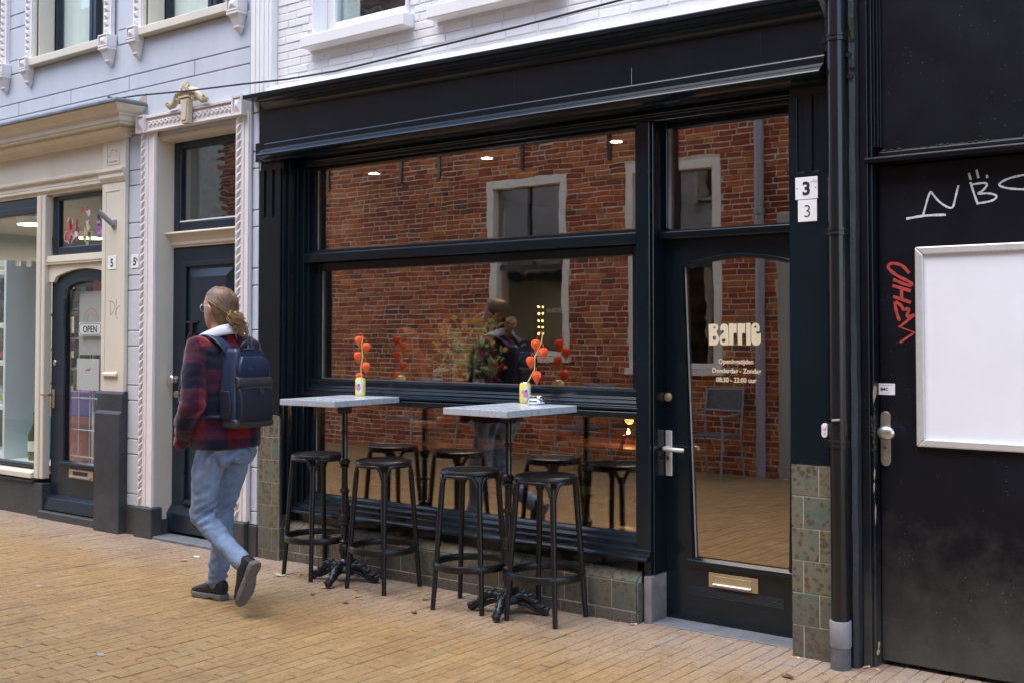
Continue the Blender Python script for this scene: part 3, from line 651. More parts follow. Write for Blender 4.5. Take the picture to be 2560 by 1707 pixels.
# --- shop front of number 5
PX0, PX1, PY = -7.79, -7.485, -0.034
p = MB()
p.box(PX0, PX1, PY, 0.0, 1.06, 3.06)
pil = p.build('pilaster', M['cream'], LB, bevel=0.003)
mb = MB()
for prof, a_, b_ in ((((-0.040, 2.655), (-0.060, 2.690), (-0.060, 2.715), (-0.075, 2.735), (-0.075, 2.750), (-0.0345, 2.757), (-0.0345, 2.655)), PX0-0.012, PX1+0.012),):
    mb.prx(list(prof), a_, b_)
mb.prx([(-0.035, 2.985), (-0.055, 3.005), (-0.075, 3.05), (-0.09, 3.06), (-0.09, 3.075), (0.0, 3.075), (0.0, 2.985)], PX0-0.02, PX1+0.03)
mb.box(PX0+0.045, PX1-0.075, -0.0385, -0.0343, 2.585, 2.597); mb.box(PX0+0.045, PX0+0.056, -0.0375, -0.0343, 1.20, 2.584)
mb.prx([(-0.0343, 1.175), (-0.056, 1.178), (-0.056, 1.196), (-0.0343, 1.21)], PX0+0.045, PX1-0.075)
mb.build('pilaster_moulding', M['cream'], pil, bevel=0.002)
mb = MB(); a_, b_, c_, d_ = PX0+0.06, PX1-0.075, 2.79, 2.955; t = 0.007
for q in ((a_, b_, c_, c_+t), (a_, b_, d_-t, d_), (a_, a_+t, c_+t, d_-t), (b_-t, b_, c_+t, d_-t)): mb.box(q[0], q[1], -0.039, -0.0342, q[2], q[3])
for i in range(7):
    an = i*math.pi/6
    mb.ell(((a_+b_)/2 + 0.052*math.cos(an), -0.036, (c_+d_)/2 - 0.01 + 0.05*math.sin(an)), 0.015, 0.005, 0.009, 8, 6)
for i in range(5): mb.ell(((a_+b_)/2 + (i-2)*0.022, -0.036, c_ + 0.03), 0.010, 0.005, 0.010, 8, 6)
mb.build('carved_panel', M['cream'], pil, smooth=True)
mb = MB()
mb.prx([(-0.075, -0.02), (-0.075, 0.895), (-0.052, 0.915), (-0.052, 1.045), (-0.030, 1.065), (0.02, 1.065), (0.02, -0.02)], PX0-0.012, PX1+0.012)
mb.build('pilaster_plinth', M['plinth'], LB, bevel=0.003)
# cornice and frieze
CX1 = -7.26
def returned(prof, name, m, xl=LX0, base=-0.27, xr=CX1, bev=0.0015):
    """cornice run with a mitred return at the right end: profile of (projection, z)"""
    mb = MB(); x0 = xr + base
    mb.ring_lofts([[(xl, 0.0, z_), (xl, -q, z_), (x0 + q, -q, z_), (x0 + q, 0.0, z_)] for q, z_ in prof])
    return mb.build(name, m, LB, bevel=bev)
returned([(0.275, 3.195), (0.275, 3.213), (0.262, 3.225), (0.25, 3.232)], 'cornice_lead', M['lead'])
returned([(0.165, 3.062), (0.165, 3.078), (0.178, 3.082), (0.178, 3.118), (0.190, 3.124), (0.194, 3.135), (0.215, 3.150), (0.235, 3.170), (0.245, 3.180), (0.258, 3.184), (0.262, 3.194)], 'cornice', M['cream'])
returned([(0.050, 2.975), (0.055, 2.995), (0.075, 3.02), (0.10, 3.035), (0.115, 3.045), (0.115, 3.061)], 'bed_moulding', M['cream'], xr=-7.44, base=-0.115)
f = MB(); f.box(LX0, PX0, -0.005, 0.10, 2.78, 2.99)
f.prx([(-0.0055, 2.745), (-0.016, 2.75), (-0.016, 2.77), (-0.008, 2.78), (0.1, 2.78), (0.1, 2.70), (0.010, 2.70), (0.010, 2.74)], LX0, PX0)
f.prx([(0.012, 2.665), (-0.004, 2.67), (-0.004, 2.693), (0.1, 2.699), (0.1, 2.64), (0.02, 2.64), (0.02, 2.66)], LX0, PX0)
f.build('frieze', M['cream'], LB, bevel=0.002)
# post between display window and shop door
mb = MB(); mb.box(-8.80, -8.735, -0.002, 0.075, 0.31, 2.64); mb.box(-8.735, -8.685, 0.008, 0.075, 0.31, 2.64); mb.build('window_post', M['cream'], LB, bevel=0.006)
mb = MB(); mb.box(LX0, -8.675, 0.002, 0.25, -0.02, 0.275); mb.prx([(-0.018, 0.2755), (-0.018, 0.292), (0.02, 0.31), (0.25, 0.31), (0.25, 0.2755)], LX0, -8.80); mb.build('shop_plinth', M['plinth'], LB, bevel=0.004)
MB().prx([(-0.03, 0.3105), (-0.03, 0.355), (0.02, 0.372), (0.14, 0.372), (0.14, 0.3105)], LX0, -8.801).build('shop_sill', M['cream'], LB, bevel=0.004)
F = MB(); F.box(LX0, -8.80, 0.035, 0.09, 0.385, 0.42); F.box(LX0, -8.80, 0.03, 0.09, 2.53, 2.638); F.box(-8.825, -8.80, 0.04, 0.09, 0.42, 2.53)
sw = F.build('display_window', M['navy'], LB, bevel=0.006)
bx('pane', M['glass_shop'], sw, LX0, -8.825, 0.058, 0.066, 0.42, 2.53)
bx('window_roller', M['ink'], sw, LX0, -8.81, 0.015, 0.05, 2.50, 2.56, bevel=0.008)
# transom over shop door
F = MB(); F.box(-8.685, -8.605, 0.075, 0.13, 2.145, 2.63); F.box(-7.86, PX0+0.02, 0.075, 0.13, 2.145, 2.63); F.box(-8.605, -7.86, 0.075, 0.13, 2.145, 2.21); F.box(-8.605, -7.86, 0.075, 0.13, 2.592, 2.63)
tw5 = F.build('transom_window', M['navy'], LB, bevel=0.010, segs=2)
bx('pane', M['glass_shop'], tw5, -8.605, -7.86, 0.098, 0.104, 2.21, 2.592)
for k, (fx, fz, cols) in enumerate(((-8.47, 2.33, ((0.75,0.06,0.09),(0.85,0.45,0.55),(0.85,0.80,0.78),(0.25,0.02,0.03))), (-8.22, 2.47, ((0.6,0.05,0.06),(0.7,0.7,0.75))), (-8.22, 2.30, ((0.80,0.40,0.25),(0.75,0.65,0.25),(0.3,0.45,0.2))), (-7.99, 2.36, ((0.35,0.10,0.40),(0.55,0.3,0.65),(0.65,0.25,0.35))))):
    rr = random.Random(k+5)
    for q, cc in enumerate(cols):
        mb = MB()
        for _ in range(4 if len(cols) > 2 else 2):
            mb.disc_y(fx + rr.uniform(-0.07, 0.07)*(0.6 if k in (1, 2) else 1) + (0.03*q - 0.03), fz + rr.uniform(-0.07, 0.09)*(0.6 if k in (1, 2) else 1), rr.uniform(0.018, 0.042)*(0.7 if k in (1, 2) else 1), 0.106 + 0.001*q, 0.1066 + 0.001*q, 14, rr.uniform(0.02, 0.05)*(0.7 if k in (1, 2) else 1))
        mb.build('flower_sticker', mat('sticker_%d_%d' % (k, q), cc, 0.6, var=0.25, vs=60), tw5)
    MB().pry([(fx-0.022, fz-0.06), (fx+0.022, fz-0.06), (fx+0.008, fz-0.14), (fx-0.008, fz-0.14)], 0.1055, 0.1068).build('flower_sticker', mat('sticker_stalk_%d' % k, ((0.12,0.03,0.03), (0.6,0.6,0.65), (0.35,0.45,0.25), (0.75,0.4,0.45))[k], 0.6), tw5)
MB().prx([(0.075, 2.143), (0.028, 2.135), (0.022, 2.085), (0.034, 2.075), (0.034, 2.062), (0.08, 2.062)], -8.684, PX0).build('door_ledge', M['cream'], LB, bevel=0.002)
mb = MB()
for i in range(44): mb.box(-8.68 + i*0.0203, -8.668 + i*0.0203, 0.016, 0.0335, 2.064, 2.073)
mb.build('dentil_row', M['cream'], LB)
# arched head board over the door
pts = [(-8.684, 2.0615), (-8.684, 1.925), (-8.66, 1.920), (-8.63, 1.918), (-8.60, 1.925), (-8.585, 1.945)]
for i in range(15):
    t = i/14; pts.append((-8.565 + 0.77*t, 1.955 + 0.083*math.sin(math.pi*(0.12 + 0.76*t)) - 0.02))
pts += [(PX0, 2.0615)]
MB().pry(pts, 0.045, 0.075).build('arched_head', M['cream'], LB, bevel=0.003)
# shop door
def archz(x, x0, x1, base, rise): 
    t = (x - (x0+x1)/2) / ((x1-x0)/2); return base + rise*math.sqrt(max(0, 1 - 0.85*t*t))
dl, dr_, gl_, gr_ = -8.684, -7.60, -8.485, -7.80
mb = MB(); mb.box(dl, gl_, 0.080, 0.125, 0.07, 2.05); mb.box(gr_, dr_, 0.080, 0.125, 0.07, 2.05); mb.box(gl_, gr_, 0.080, 0.125, 0.07, 0.455)
n_ = 16
for i in range(n_):
    u, v = gl_ + (gr_-gl_)*i/n_, gl_ + (gr_-gl_)*(i+1)/n_
    mb.pry([(u, archz(u, gl_, gr_, 1.80, 0.13)), (v, archz(v, gl_, gr_, 1.80, 0.13)), (v, 2.05), (u, 2.05)], 0.080, 0.125)
door5 = mb.build('shop_door', M['navy'], LB)
bm_ = MB(); bm_.tube([(gl_, 0.078, 0.46), (gl_, 0.078, 1.2), (gl_, 0.078, 1.70), (gl_+0.012, 0.078, 1.77), (gl_+0.03, 0.078, 1.80)] + [(gl_ + (gr_-gl_)*i/12, 0.078, archz(gl_ + (gr_-gl_)*i/12, gl_, gr_, 1.80, 0.13)) for i in range(1, 12)] + [(gr_, 0.078, 1.5), (gr_, 0.078, 0.46)], 0.013, n=6)
bm_.tube([(gl_-0.004, 0.072, 1.55 + 0.02*i) for i in range(13)], [0.010 + 0.006*(i % 2) for i in range(13)], n=6)
bm_.build('glazing_moulding', M['navy'], door5, smooth=True)
bx('pane', M['glass_shop'], door5, gl_, gr_, 0.100, 0.106, 0.455, 1.93)
MB().prx([(0.080, 0.475), (0.050, 0.462), (0.050, 0.442), (0.080, 0.432)], gl_-0.03, gr_+0.03).build('glazing_sill', M['navy'], door5, bevel=0.002)
MB().prx([(0.079, 0.185), (0.03, 0.165), (0.012, 0.07), (0.079, 0.07)], dl+0.01, dr_).build('kick_board', M['navy'], door5, bevel=0.002)
mb = MB(); mb.box(-8.39, -8.045, 0.070, 0.0795, 0.337, 0.412); lb = mb.build('letterbox', M['brass'], door5, bevel=0.002)
bx('flap', M['ink'], lb, -8.33, -8.12, 0.0675, 0.0698, 0.367, 0.397); MB().tube([(-8.365, 0.062, 0.357), (-8.07, 0.062, 0.357)], 0.009, n=8).build('flap_lip', M['chrome'], lb, smooth=True)
mb = MB(); mb.disc_y(-8.628, 1.262, 0.023, 0.07, 0.0795); mb.build('lock', M['steel'], door5, bevel=0.002)
mb = MB(); mb.box(-8.652, -8.622, 0.068, 0.0795, 0.892, 1.042); hd = mb.build('door_handle', M['brass'], door5, bevel=0.003)
MB().tube([(-8.637, 0.07, 1.0), (-8.637, 0.02, 1.0), (-8.65, 0.012, 1.0), (-8.73, 0.012, 1.002)], [0.009, 0.009, 0.010, 0.008], n=8).build('lever', M['chrome'], hd, smooth=True)
bx('door_step', M['plinth'], LB, -8.69, PX0-0.012, -0.03, 0.2, -0.02, 0.06, bevel=0.006)
# ceiling, walls of the shop behind the glass
mb = MB(); mb.box(LX0, -7.52, 0.126, 6.0, 2.70, 2.76); mb.build('shop_ceiling', M['shop_ceiling'], LB)
mb = MB(); mb.box(LX0, -7.5, 5.9, 6.0, 0.0, 2.70); mb.box(-7.55, -7.50, 0.30, 5.9, 0.0, 2.70); mb.box(LX0-0.1, LX0, 0.0, 6.0, -0.02, 8.0); mb.build('shop_wall', M['shop_wall'], LB)
bx('shop_floor', M['room_floor'], LB, LX0, -7.55, 0.25, 5.9, 0.0, 0.03)
bx('display_floor', M['shelf'], LB, LX0, -8.78, 0.09, 1.1, 0.36, 0.40)
bx('party_wall', M['room_dark'], LB, -7.50, -7.20, 0.31, 1.2, 0.0, 8.0)
mb = MB(); mb.box(LX0, LX1, 0.30, 0.35, 3.16, WZ0-0.02); mb.box(LX0, LX1, 2.0, 2.1, 3.16, 8.0); mb.box(LX0, LX1, 0.3, 2.1, 3.10, 3.158); mb.box(LX0-0.1, LX1, 0.0, 2.1, 8.0, 8.2); mb.build('upper_room', M['curtain'], LB)
bx('hall_room', M['room_dark'], LB, -7.19, -5.98, 0.9, 1.0, 0.0, 3.1)

# --- things fixed to or standing in the left shop
def number_plate(name, label, x0, x1, z0, z1, y, txt, size, bold=0.002, small=None, screws=True):
    t = thing(name, label, 'number plate', ((x0+x1)/2, y, z0))
    bx('plate', M['plate'], t, x0, x1, y-0.004, y, z0, z1, bevel=0.0015)
    text('numeral', txt, size, (x0+x1)/2 + (-0.012 if small and len(small) else 0)*0, (z0+z1)/2 - size*0.36, y-0.0045, M['ink'], t, bold=bold)
    if small: text('small_letter', small, size*0.45, x1 - 0.022, z1 - size*0.62, y-0.0045, M['ink'], t)
    if screws:
        mb = MB()
        for sx in (x0+0.010, x1-0.010): mb.disc_y(sx, (z0+z1)/2, 0.0028, y-0.0055, y-0.0041, 8)
        mb.build('screw', M['ink'], t)
    return t
number_plate('house_number_plate', 'white plate with a black 5 on the cream pilaster', -7.699, -7.59, 1.987, 2.091, -0.0345, '5', 0.085)
number_plate('house_number_plate', 'white 5A plate on the grey wall, half behind the rope casing', -7.445, -7.346, 1.99, 2.093, -0.002, '5', 0.082, small='A')
fp = thing('flagpole_holder', 'short galvanised flagpole holder tilted on the cream pilaster', 'flagpole holder', (-7.618, -0.035, 2.32))
bx('base_plate', M['pipe_grey'], fp, -7.648, -7.592, -0.044, -0.0345, 2.30, 2.365, bevel=0.002)
MB().tube([(-7.62, -0.045, 2.325), (-7.645, -0.16, 2.425)], 0.020, n=14).build('socket_tube', M['pipe_grey'], fp, smooth=True)
MB().tube([(-7.6445, -0.1585, 2.424), (-7.6455, -0.162, 2.4265)], 0.015, n=14).build('tube_mouth', M['ink'], fp)
mb = MB()
for q in ([(-7.668, 1.746), (-7.661, 1.639)], [(-7.681, 1.747), (-7.617, 1.736), (-7.599, 1.687), (-7.657, 1.637)], [(-7.588, 1.759), (-7.586, 1.638)], [(-7.544, 1.71), (-7.587, 1.677), (-7.598, 1.638), (-7.564, 1.604)]): stroke(mb, q, 0.005, -0.0343, 0.0006)
mb.build('scribble', M['pencil'], pil)
os_ = thing('open_sign', 'white OPEN sign with clipped corners hanging inside the shop door', 'sign', (-8.165, 0.09, 1.48))
def octo(x0, x1, z0, z1, c): return [(x0+c, z0), (x1-c, z0), (x1, z0+c), (x1, z1-c), (x1-c, z1), (x0+c, z1), (x0, z1-c), (x0, z0+c)]
MB().pry([(-8.33, 1.482), (-8.005, 1.482), (-8.005, 1.588), (-8.33, 1.588)], 0.108, 0.111).build('sign_board', M['plate'], os_)
a_ = octo(-8.322, -8.013, 1.489, 1.581, 0.022); b_ = octo(-8.318, -8.017, 1.493, 1.577, 0.021)
shape2d('border', [a_, b_], 0.1072, M['ink'], os_)
text('lettering', 'OPEN', 0.075, -8.168, 1.508, 0.107, M['ink'], os_, bold=0.0012, sx=1.05)
wr = thing('card_rack', 'white wire card rack standing behind the shop door glass', 'rack', (-8.2, 0.25, 0.03))
mb = MB()
for zz in (0.50, 0.72, 0.98, 1.22, 1.46, 1.70): mb.tube([(-8.60, 0.16, zz), (-7.90, 0.16, zz)], 0.004, n=6); mb.tube([(-8.75, 0.30, zz-0.02), (-8.05, 0.30, zz-0.02)], 0.004, n=6)
for xx in (-8.55, -8.42, -8.26, -8.12): mb.tube([(xx, 0.17, 0.45), (xx, 0.17, 1.75)], 0.004, n=6)
mb.tube([(-8.32, 0.24, 0.05), (-8.32, 0.24, 1.8)], 0.012, n=8); mb.build('wire_frame', M['white'], wr)
for nm, lab, x0, x1, z0, z1, cols in (('greeting_card', 'grey card with a pale rainbow arch above the OPEN sign', -8.37, -8.05, 1.33, 1.84, 1), ('greeting_card', 'white sheet with a tiny red mark below the OPEN sign', -8.40, -8.08, 1.045, 1.30, 2)):
    t = thing(nm, lab, 'card', ((x0+x1)/2, 0.14, z0)); bx('sheet', mat('card_%d' % cols, (0.44, 0.43, 0.42) if cols == 1 else (0.62, 0.62, 0.63), 0.5), t, x0, x1, 0.136, 0.139, z0, z1)
    if cols == 1:
        for k, cc in enumerate(((0.5,0.3,0.24), (0.5,0.42,0.3), (0.36,0.38,0.38))):
            mb = MB(); r = 0.10 - 0.02*k; stroke(mb, [(-8.20 + r*math.cos(q*math.pi/10), 1.60 + r*math.sin(q*math.pi/10)) for q in range(11)], 0.014, 0.1355, 0.0008, False); mb.build('rainbow_band', mat('rainbow_%d' % k, cc, 0.6), t)
    else:
        mb = MB(); stroke(mb, [(-8.27, 1.20), (-8.24, 1.215), (-8.22, 1.205), (-8.20, 1.222)], 0.012, 0.1355, 0.0008); mb.build('red_mark', M['redmark'], t)
t = thing('red_flyer', 'red flyer with white script at the top of the shop door', 'flyer', (-8.0, 0.15, 1.8)); bx('sheet', mat('red_sheet', (0.55, 0.03, 0.06), 0.5), t, -8.18, -7.8, 0.142, 0.145, 1.78, 1.93)
t = tag(bx('gift_wrap_stack', mat('blue_purple_print', (0.08, 0.15, 0.5), 0.6, col2=(0.25, 0.12, 0.35), ms=12, mlo=0.48, mhi=0.52), None, -9.15, -8.55, 0.45, 0.68, 0.80, 1.0), 'blue and purple patterned gift boxes low behind the shop door', 'gift box')
t = tag(bx('cardboard_box', mat('orange_brown_print', (0.42, 0.16, 0.05), 0.7, col2=(0.25, 0.12, 0.3), ms=14, mlo=0.48, mhi=0.55), None, -9.13, -8.50, 0.43, 0.7, 0.035, 0.795), 'orange and purple printed carton under the blue gift boxes', 'carton')
t = tag(MB().lathe([(0.02, 0), (0.05, 0.1), (0.07, 0.35), (0.03, 0.42), (0.012, 0.5), (0.012, 0.62)], (-8.28, 0.30, 0.42), 12).build('folded_umbrella', mat('floral_cloth', (0.35, 0.45, 0.7), 0.7, col2=(0.6, 0.08, 0.06), ms=22, mlo=0.5, mhi=0.54)), 'folded red and blue floral umbrella behind the shop door glass', 'umbrella')
gs_ = thing('goods_shelf', 'dark wooden shelf of small coloured boxes deep behind the shop door', 'shelf', (-9.3, 1.0, 0.03))
rs = random.Random(12)
mb = MB(); mb.box(-10.3, -8.5, 1.25, 1.30, 0.03, 2.2); mb.box(-8.53, -8.5, 0.95, 1.25, 0.03, 2.2); mb.build('back_board', M['darkwood'] if 'darkwood' in M else M['ink'], gs_)
for r_ in range(6):
    zz = 0.35 + 0.33*r_; bx('shelf_board', M['wood'], gs_, -10.3, -8.531, 0.95, 1.25, zz, zz+0.025); x = -10.25
    while x < -8.65:
        w_ = rs.uniform(0.07, 0.16); h_ = rs.uniform(0.10, 0.26); cc = rs.choice(((0.4,0.36,0.3),(0.12,0.1,0.1),(0.3,0.06,0.06),(0.1,0.16,0.25),(0.35,0.25,0.08),(0.10,0.2,0.12),(0.5,0.48,0.46)))
        key = 'goods_%.2f_%.2f_%.2f' % cc
        if key not in M: M[key] = mat('printed_card_' + str(len(M)), cc, 0.6, var=0.35, vs=40)
        bx('goods_box', M[key], gs_, x, x+w_-0.015, 1.0, 1.18, zz+0.0255, zz+0.025+h_); x += w_
for k, (x, z_, cc) in enumerate(((-8.48, 1.10, (0.3,0.25,0.2)), (-8.50, 1.35, (0.15,0.12,0.12)), (-8.47, 1.60, (0.4,0.35,0.28)), (-8.02, 0.95, (0.35,0.3,0.25)))):
    tag(bx('postcard', mat('postcard_%d' % k, cc, 0.5, var=0.4, vs=30), None, x-0.045, x+0.045, 0.20, 0.203, z_, z_+0.15), ('small brown postcard left of the white sheet in the shop door', 'small dark postcard left of the OPEN sign', 'small tan postcard left of the rainbow card', 'small tan postcard low on the wire rack')[k], 'postcard')
# shelf unit with castle top, seen through the display window
su = thing('display_shelf', 'pale mint shelf unit with a castle-like top in the shop window', 'shelf unit', (-10.1, 0.2, 0.40))
mb = MB(); SX0, SX1, SY0, SY1 = -10.63, -9.58, 0.16, 0.50
mb.box(SX1-0.035, SX1, SY0, SY1, 0.40, 2.10); mb.box(SX0, SX0+0.035, SY0, SY1, 0.40, 2.10); mb.build('side_panel', M['shelf'], su, bevel=0.003)
bx('back_panel', mat('shelf_back', (0.30, 0.28, 0.24), 0.8), su, SX0+0.036, SX1-0.036, SY1-0.02, SY1-0.001, 0.41, 2.02)
for zz in (0.405, 0.83, 1.22, 1.55, 2.02): bx('shelf_board', M['shelf'], su, SX0+0.036, SX1-0.036, SY0-0.002, SY1-0.021, zz, zz+0.045, bevel=0.003)
mb = MB()
for k in range(11): mb.box(SX0 + 0.1*k, SX0 + 0.1*k + 0.05, SY0, SY0+0.03, 2.1005, 2.15)
for k in range(4): mb.box(SX1-0.03, SX1, SY0 + 0.035 + 0.1*k, SY0 + 0.085 + 0.1*k, 2.1005, 2.15)
mb.build('battlement', M['shelf'], su)
mb = MB(); mb.ell((-9.86, 0.30, 1.70), 0.10, 0.07, 0.13); mb.ell((-9.85, 0.30, 1.84), 0.06, 0.05, 0.07); mb.ell((-9.83, 0.28, 1.93), 0.055, 0.05, 0.05)
for s in (-1, 1): mb.lathe([(0.02, 0), (0.002, 0.05)], (-9.83+0.03*s, 0.28, 1.96), 8)
tag(mb.build('cat_figure', M['room_dark'], smooth=True), 'dark seated cat figure on the mint shelf', 'cat figure')
for k, (x, z_, h, r, cc, lab, nm) in enumerate(((-9.68, 1.596, 0.13, 0.035, (0.7,0.65,0.1), 'yellow bottle on the mint shelf beside the cat figure', 'bottle'), (-9.70, 1.266, 0.15, 0.05, (0.75,0.75,0.72), 'white jar with green and red label on the middle shelf', 'jar'), (-9.83, 1.266, 0.15, 0.05, (0.06,0.06,0.08), 'dark jar beside the white jar on the middle shelf', 'jar'), (-9.70, 0.876, 0.2, 0.05, (0.10,0.11,0.14), 'dark lidded cup on the lower mint shelf', 'cup'), (-9.83, 0.876, 0.16, 0.05, (0.65,0.7,0.75), 'pale tumbler left of the dark cup on the lower shelf', 'cup'))):
    t = thing(nm, lab, nm, (x, 0.26, z_)); MB().lathe([(r*0.9, 0), (r, 0.01), (r, h*0.75), (r*0.7, h*0.85)], (x, 0.26, z_), 14).build('vessel', mat('vessel_%d' % k, cc, 0.35), t, smooth=True)
    MB().lathe([(r*0.75, h*0.855), (r*0.75, h)], (x, 0.26, z_), 12).build('cap', mat('cap_%d' % k, ((0.1,0.1,0.1), (0.5,0.65,0.1), (0.6,0.08,0.06), (0.05,0.05,0.05), (0.6,0.6,0.6))[k], 0.4), t)
    MB().lathe([(r*1.01, h*0.2), (r*1.01, h*0.5)], (x, 0.26, z_), 14, cap=False).build('label_band', mat('band_%d' % k, ((0.8,0.8,0.7), (0.55,0.7,0.12), (0.6,0.1,0.08), (0.6,0.7,0.75), (0.55,0.6,0.1))[k], 0.5), t)
t = thing('gift_packet', 'turquoise packet standing at the foot of the mint shelf', 'packet', (-9.35, 0.35, 0.4)); bx('packet_body', mat('turquoise_card', (0.0, 0.28, 0.42), 0.5), t, -9.52, -9.20, 0.42, 0.48, 0.40, 0.78)
t = thing('green_bottle', 'green glass bottle with pale label before the turquoise packet', 'bottle', (-9.33, 0.3, 0.4)); MB().lathe([(0.06, 0), (0.068, 0.02), (0.068, 0.22), (0.025, 0.32), (0.025, 0.42)], (-9.30, 0.30, 0.40), 16).build('bottle_body', mat('green_glass', (0.04, 0.10, 0.02), 0.15), t, smooth=True); MB().lathe([(0.0685, 0.08), (0.0685, 0.17)], (-9.30, 0.30, 0.40), 16, cap=False).build('label_band', M['paper'], t)
# round lit ceiling lamps in the shop
for k, (x, y) in enumerate(((-10.9, 1.15), (-11.9, 2.4), (-11.15, 2.35))):
    t = thing('ceiling_lamp', ('round lit ceiling lamp left of the window post in the shop', 'round lit lamp behind the pink flower sticker', 'round lit lamp behind the purple flower sticker')[k], 'ceiling lamp', (x, y, 2.62), 'round lamps on the shop ceiling')
    MB().lathe([(0.16, 0.0), (0.17, 0.01), (0.17, 0.075)], (x, y, 2.62), 24).build('housing', M['white'], t, smooth=True)
    MB().lathe([(0.155, -0.004), (0.155, -0.001)], (x, y, 2.62), 24).build('diffuser', emis('lamp_glow_%d' % k, (1.0, 0.86, 0.66), 9.0), t)
    ld = bpy.data.lights.new('lamp_light', 'AREA'); ld.shape = 'DISK'; ld.size = 0.3; ld.energy = 11; ld.color = (1.0, 0.93, 0.82)
    lo = bpy.data.objects.new('lamp_light', ld); link(lo, t); lo.location = (0, 0, -0.01)

# ================================================================ the cafe building
CB = thing('cafe_building', 'white painted brick building with a black glossy cafe front', 'building', (-4.0, 0.5, 0))
KX0, KX1 = -6.055, -1.90
U1 = (-5.46, -4.62); U2 = (-4.36, -3.50); UZ0, UZ1 = 3.45, 5.2
mb = MB()
mb.box(KX0, KX1, 0.034, 0.34, 2.80, UZ0); mb.box(KX0, KX1, 0.034, 0.34, UZ1, 8.0)
for a_, b_ in ((KX0, U1[0]), (U1[1], U2[0]), (U2[1], KX1)): mb.box(a_, b_, 0.034, 0.34, UZ0, UZ1)
mb.build('upper_wall', M['white_wall'], CB)
rb = random.Random(11)
BH, BL = 0.0525, 0.215
bricks = []
row = 0; z_ = 3.165
while z_ < 5.4:
    x = -5.83 - (0.11 if row % 2 else 0)
    while x < KX1:
        L_ = BL * rb.uniform(0.88, 1.12); a_, b_ = max(x, -5.828), min(x + L_, KX1 - 0.005)
        segs = [(a_, b_)]
        for U in (U1, U2):
            if z_ + BH > UZ0 - 0.115 and z_ < UZ1:
                e0, e1 = (U[0] - 0.045, U[1] + 0.035) if z_ < UZ0 else U
                ns = []
                for s0, s1 in segs:
                    if s1 <= e0 or s0 >= e1: ns.append((s0, s1)); continue
                    if s0 < e0: ns.append((s0, e0))
                    if s1 > e1: ns.append((e1, s1))
                segs = ns
        for s0, s1 in segs:
            if s1 - s0 > 0.03: bricks.append((s0, s1, z_))
        x += L_
    z_ += BH; row += 1
vis = [b for b in bricks if inframe(((b[0]+b[1])/2, 0.03, b[2]), 120)][:300]
rest = [b for b in bricks if b not in vis]
def white_brick(mb, b):
    g = 0.0035; d = rb.uniform(-0.0025, 0.0035); c = 0.004
    x0, x1, z0, z1 = b[0]+g, b[1]-g, b[2]+g*0.8+rb.uniform(-0.001, 0.001), b[2]+BH-g*0.8
    y = 0.029 + d; t = rb.uniform(-0.003, 0.003)
    r = [[(x0, 0.036, z0), (x1, 0.036, z0), (x1, 0.036, z1), (x0, 0.036, z1)], [(x0, y+c, z0), (x1, y+c, z0+t), (x1, y+c, z1+t), (x0, y+c, z1)],
         [(x0+c, y, z0+c), (x1-c, y+t*0.4, z0+c+t), (x1-c, y+t*0.4, z1-c+t), (x0+c, y, z1-c)]]
    mb.ring_lofts(r)
for b in vis: 
    mb = MB(); white_brick(mb, b); mb.build('brick', M['white_brick'], CB)
mb = MB()
for b in rest: white_brick(mb, b)
tag(mb.build('brick_field', M['white_brick_stuff'], CB), kind='stuff')
mb = MB(); mb.box(-6.045, -5.83, -0.022, 0.0339, 3.10, 8.0)
for q in (-6.005, -5.96, -5.915, -5.87): mb.box(q-0.012, q+0.012, -0.027, -0.0222, 3.12, 8.0)
mb.build('corner_pilaster', M['white'], CB, bevel=0.003)
# lumpy mortar fillet over the cap
mb = MB(); nf = 90
rings = []
for i in range(nf+1):
    x = -5.83 + (KX1 - 0.09 + 5.83)*i/nf; zt = 3.105 - 0.05*(x+5.9)/4.0
    j = lambda s_: 0.006*noise.noise(Vector((x*6, s_, 0)))
    rings.append([(x, 0.05, zt-0.02), (x, -0.075 + j(1)*1.6, zt-0.004 + j(7)), (x, -0.055 + j(2)*2, zt+0.022 + j(3)), (x, 0.0 + j(8), zt+0.048 + j(5)*2), (x, 0.034, zt+0.066 + j(4)*2.2), (x, 0.05, zt+0.068)])
mb.ring_lofts(rings); mb.build('mortar_fillet', M['fillet'], CB, smooth=True)
for k, U in enumerate((U1, U2)):
    f = MB()
    f.box(U[0], U[0]+0.075, 0.13, 0.19, UZ0, UZ1); f.box(U[1]-0.075, U[1], 0.13, 0.19, UZ0, UZ1); f.box(U[0]+0.075, U[1]-0.075, 0.13, 0.19, UZ0, UZ0+0.085); f.box(U[0]+0.075, U[1]-0.075, 0.13, 0.19, UZ1-0.07, UZ1)
    f.box(U[0]-0.001, U[0]+0.012, 0.0, 0.1299, UZ0, UZ1); f.box(U[1]-0.012, U[1]+0.001, 0.0, 0.1299, UZ0, UZ1)
    uw = f.build('upper_window', M['white'], CB, bevel=0.004)
    bx('pane', M['glass_old'], uw, U[0]+0.075, U[1]-0.075, 0.155, 0.161, UZ0+0.085, UZ1-0.07)
    MB().prx([(-0.062, UZ0-0.105), (-0.062, UZ0-0.028), (0.135, UZ0-0.002), (0.135, UZ0-0.105)], U[0]-0.045, U[1]+0.035).build('window_sill', M['white'], uw, bevel=0.006)
    bx('blind', M['curtain'], uw, U[0]+0.076, U[0]+0.23, 0.21, 0.214, UZ0+0.09, UZ1-0.08)
mb = MB(); mb.box(KX0, KX1, 1.8, 1.9, 3.0, 8.0); mb.box(KX0, KX1, 0.34, 1.9, 2.98, 3.0); mb.box(KX0, KX1, 0.0, 1.9, 8.0, 8.2); mb.build('upper_room', M['room_dark'], CB)

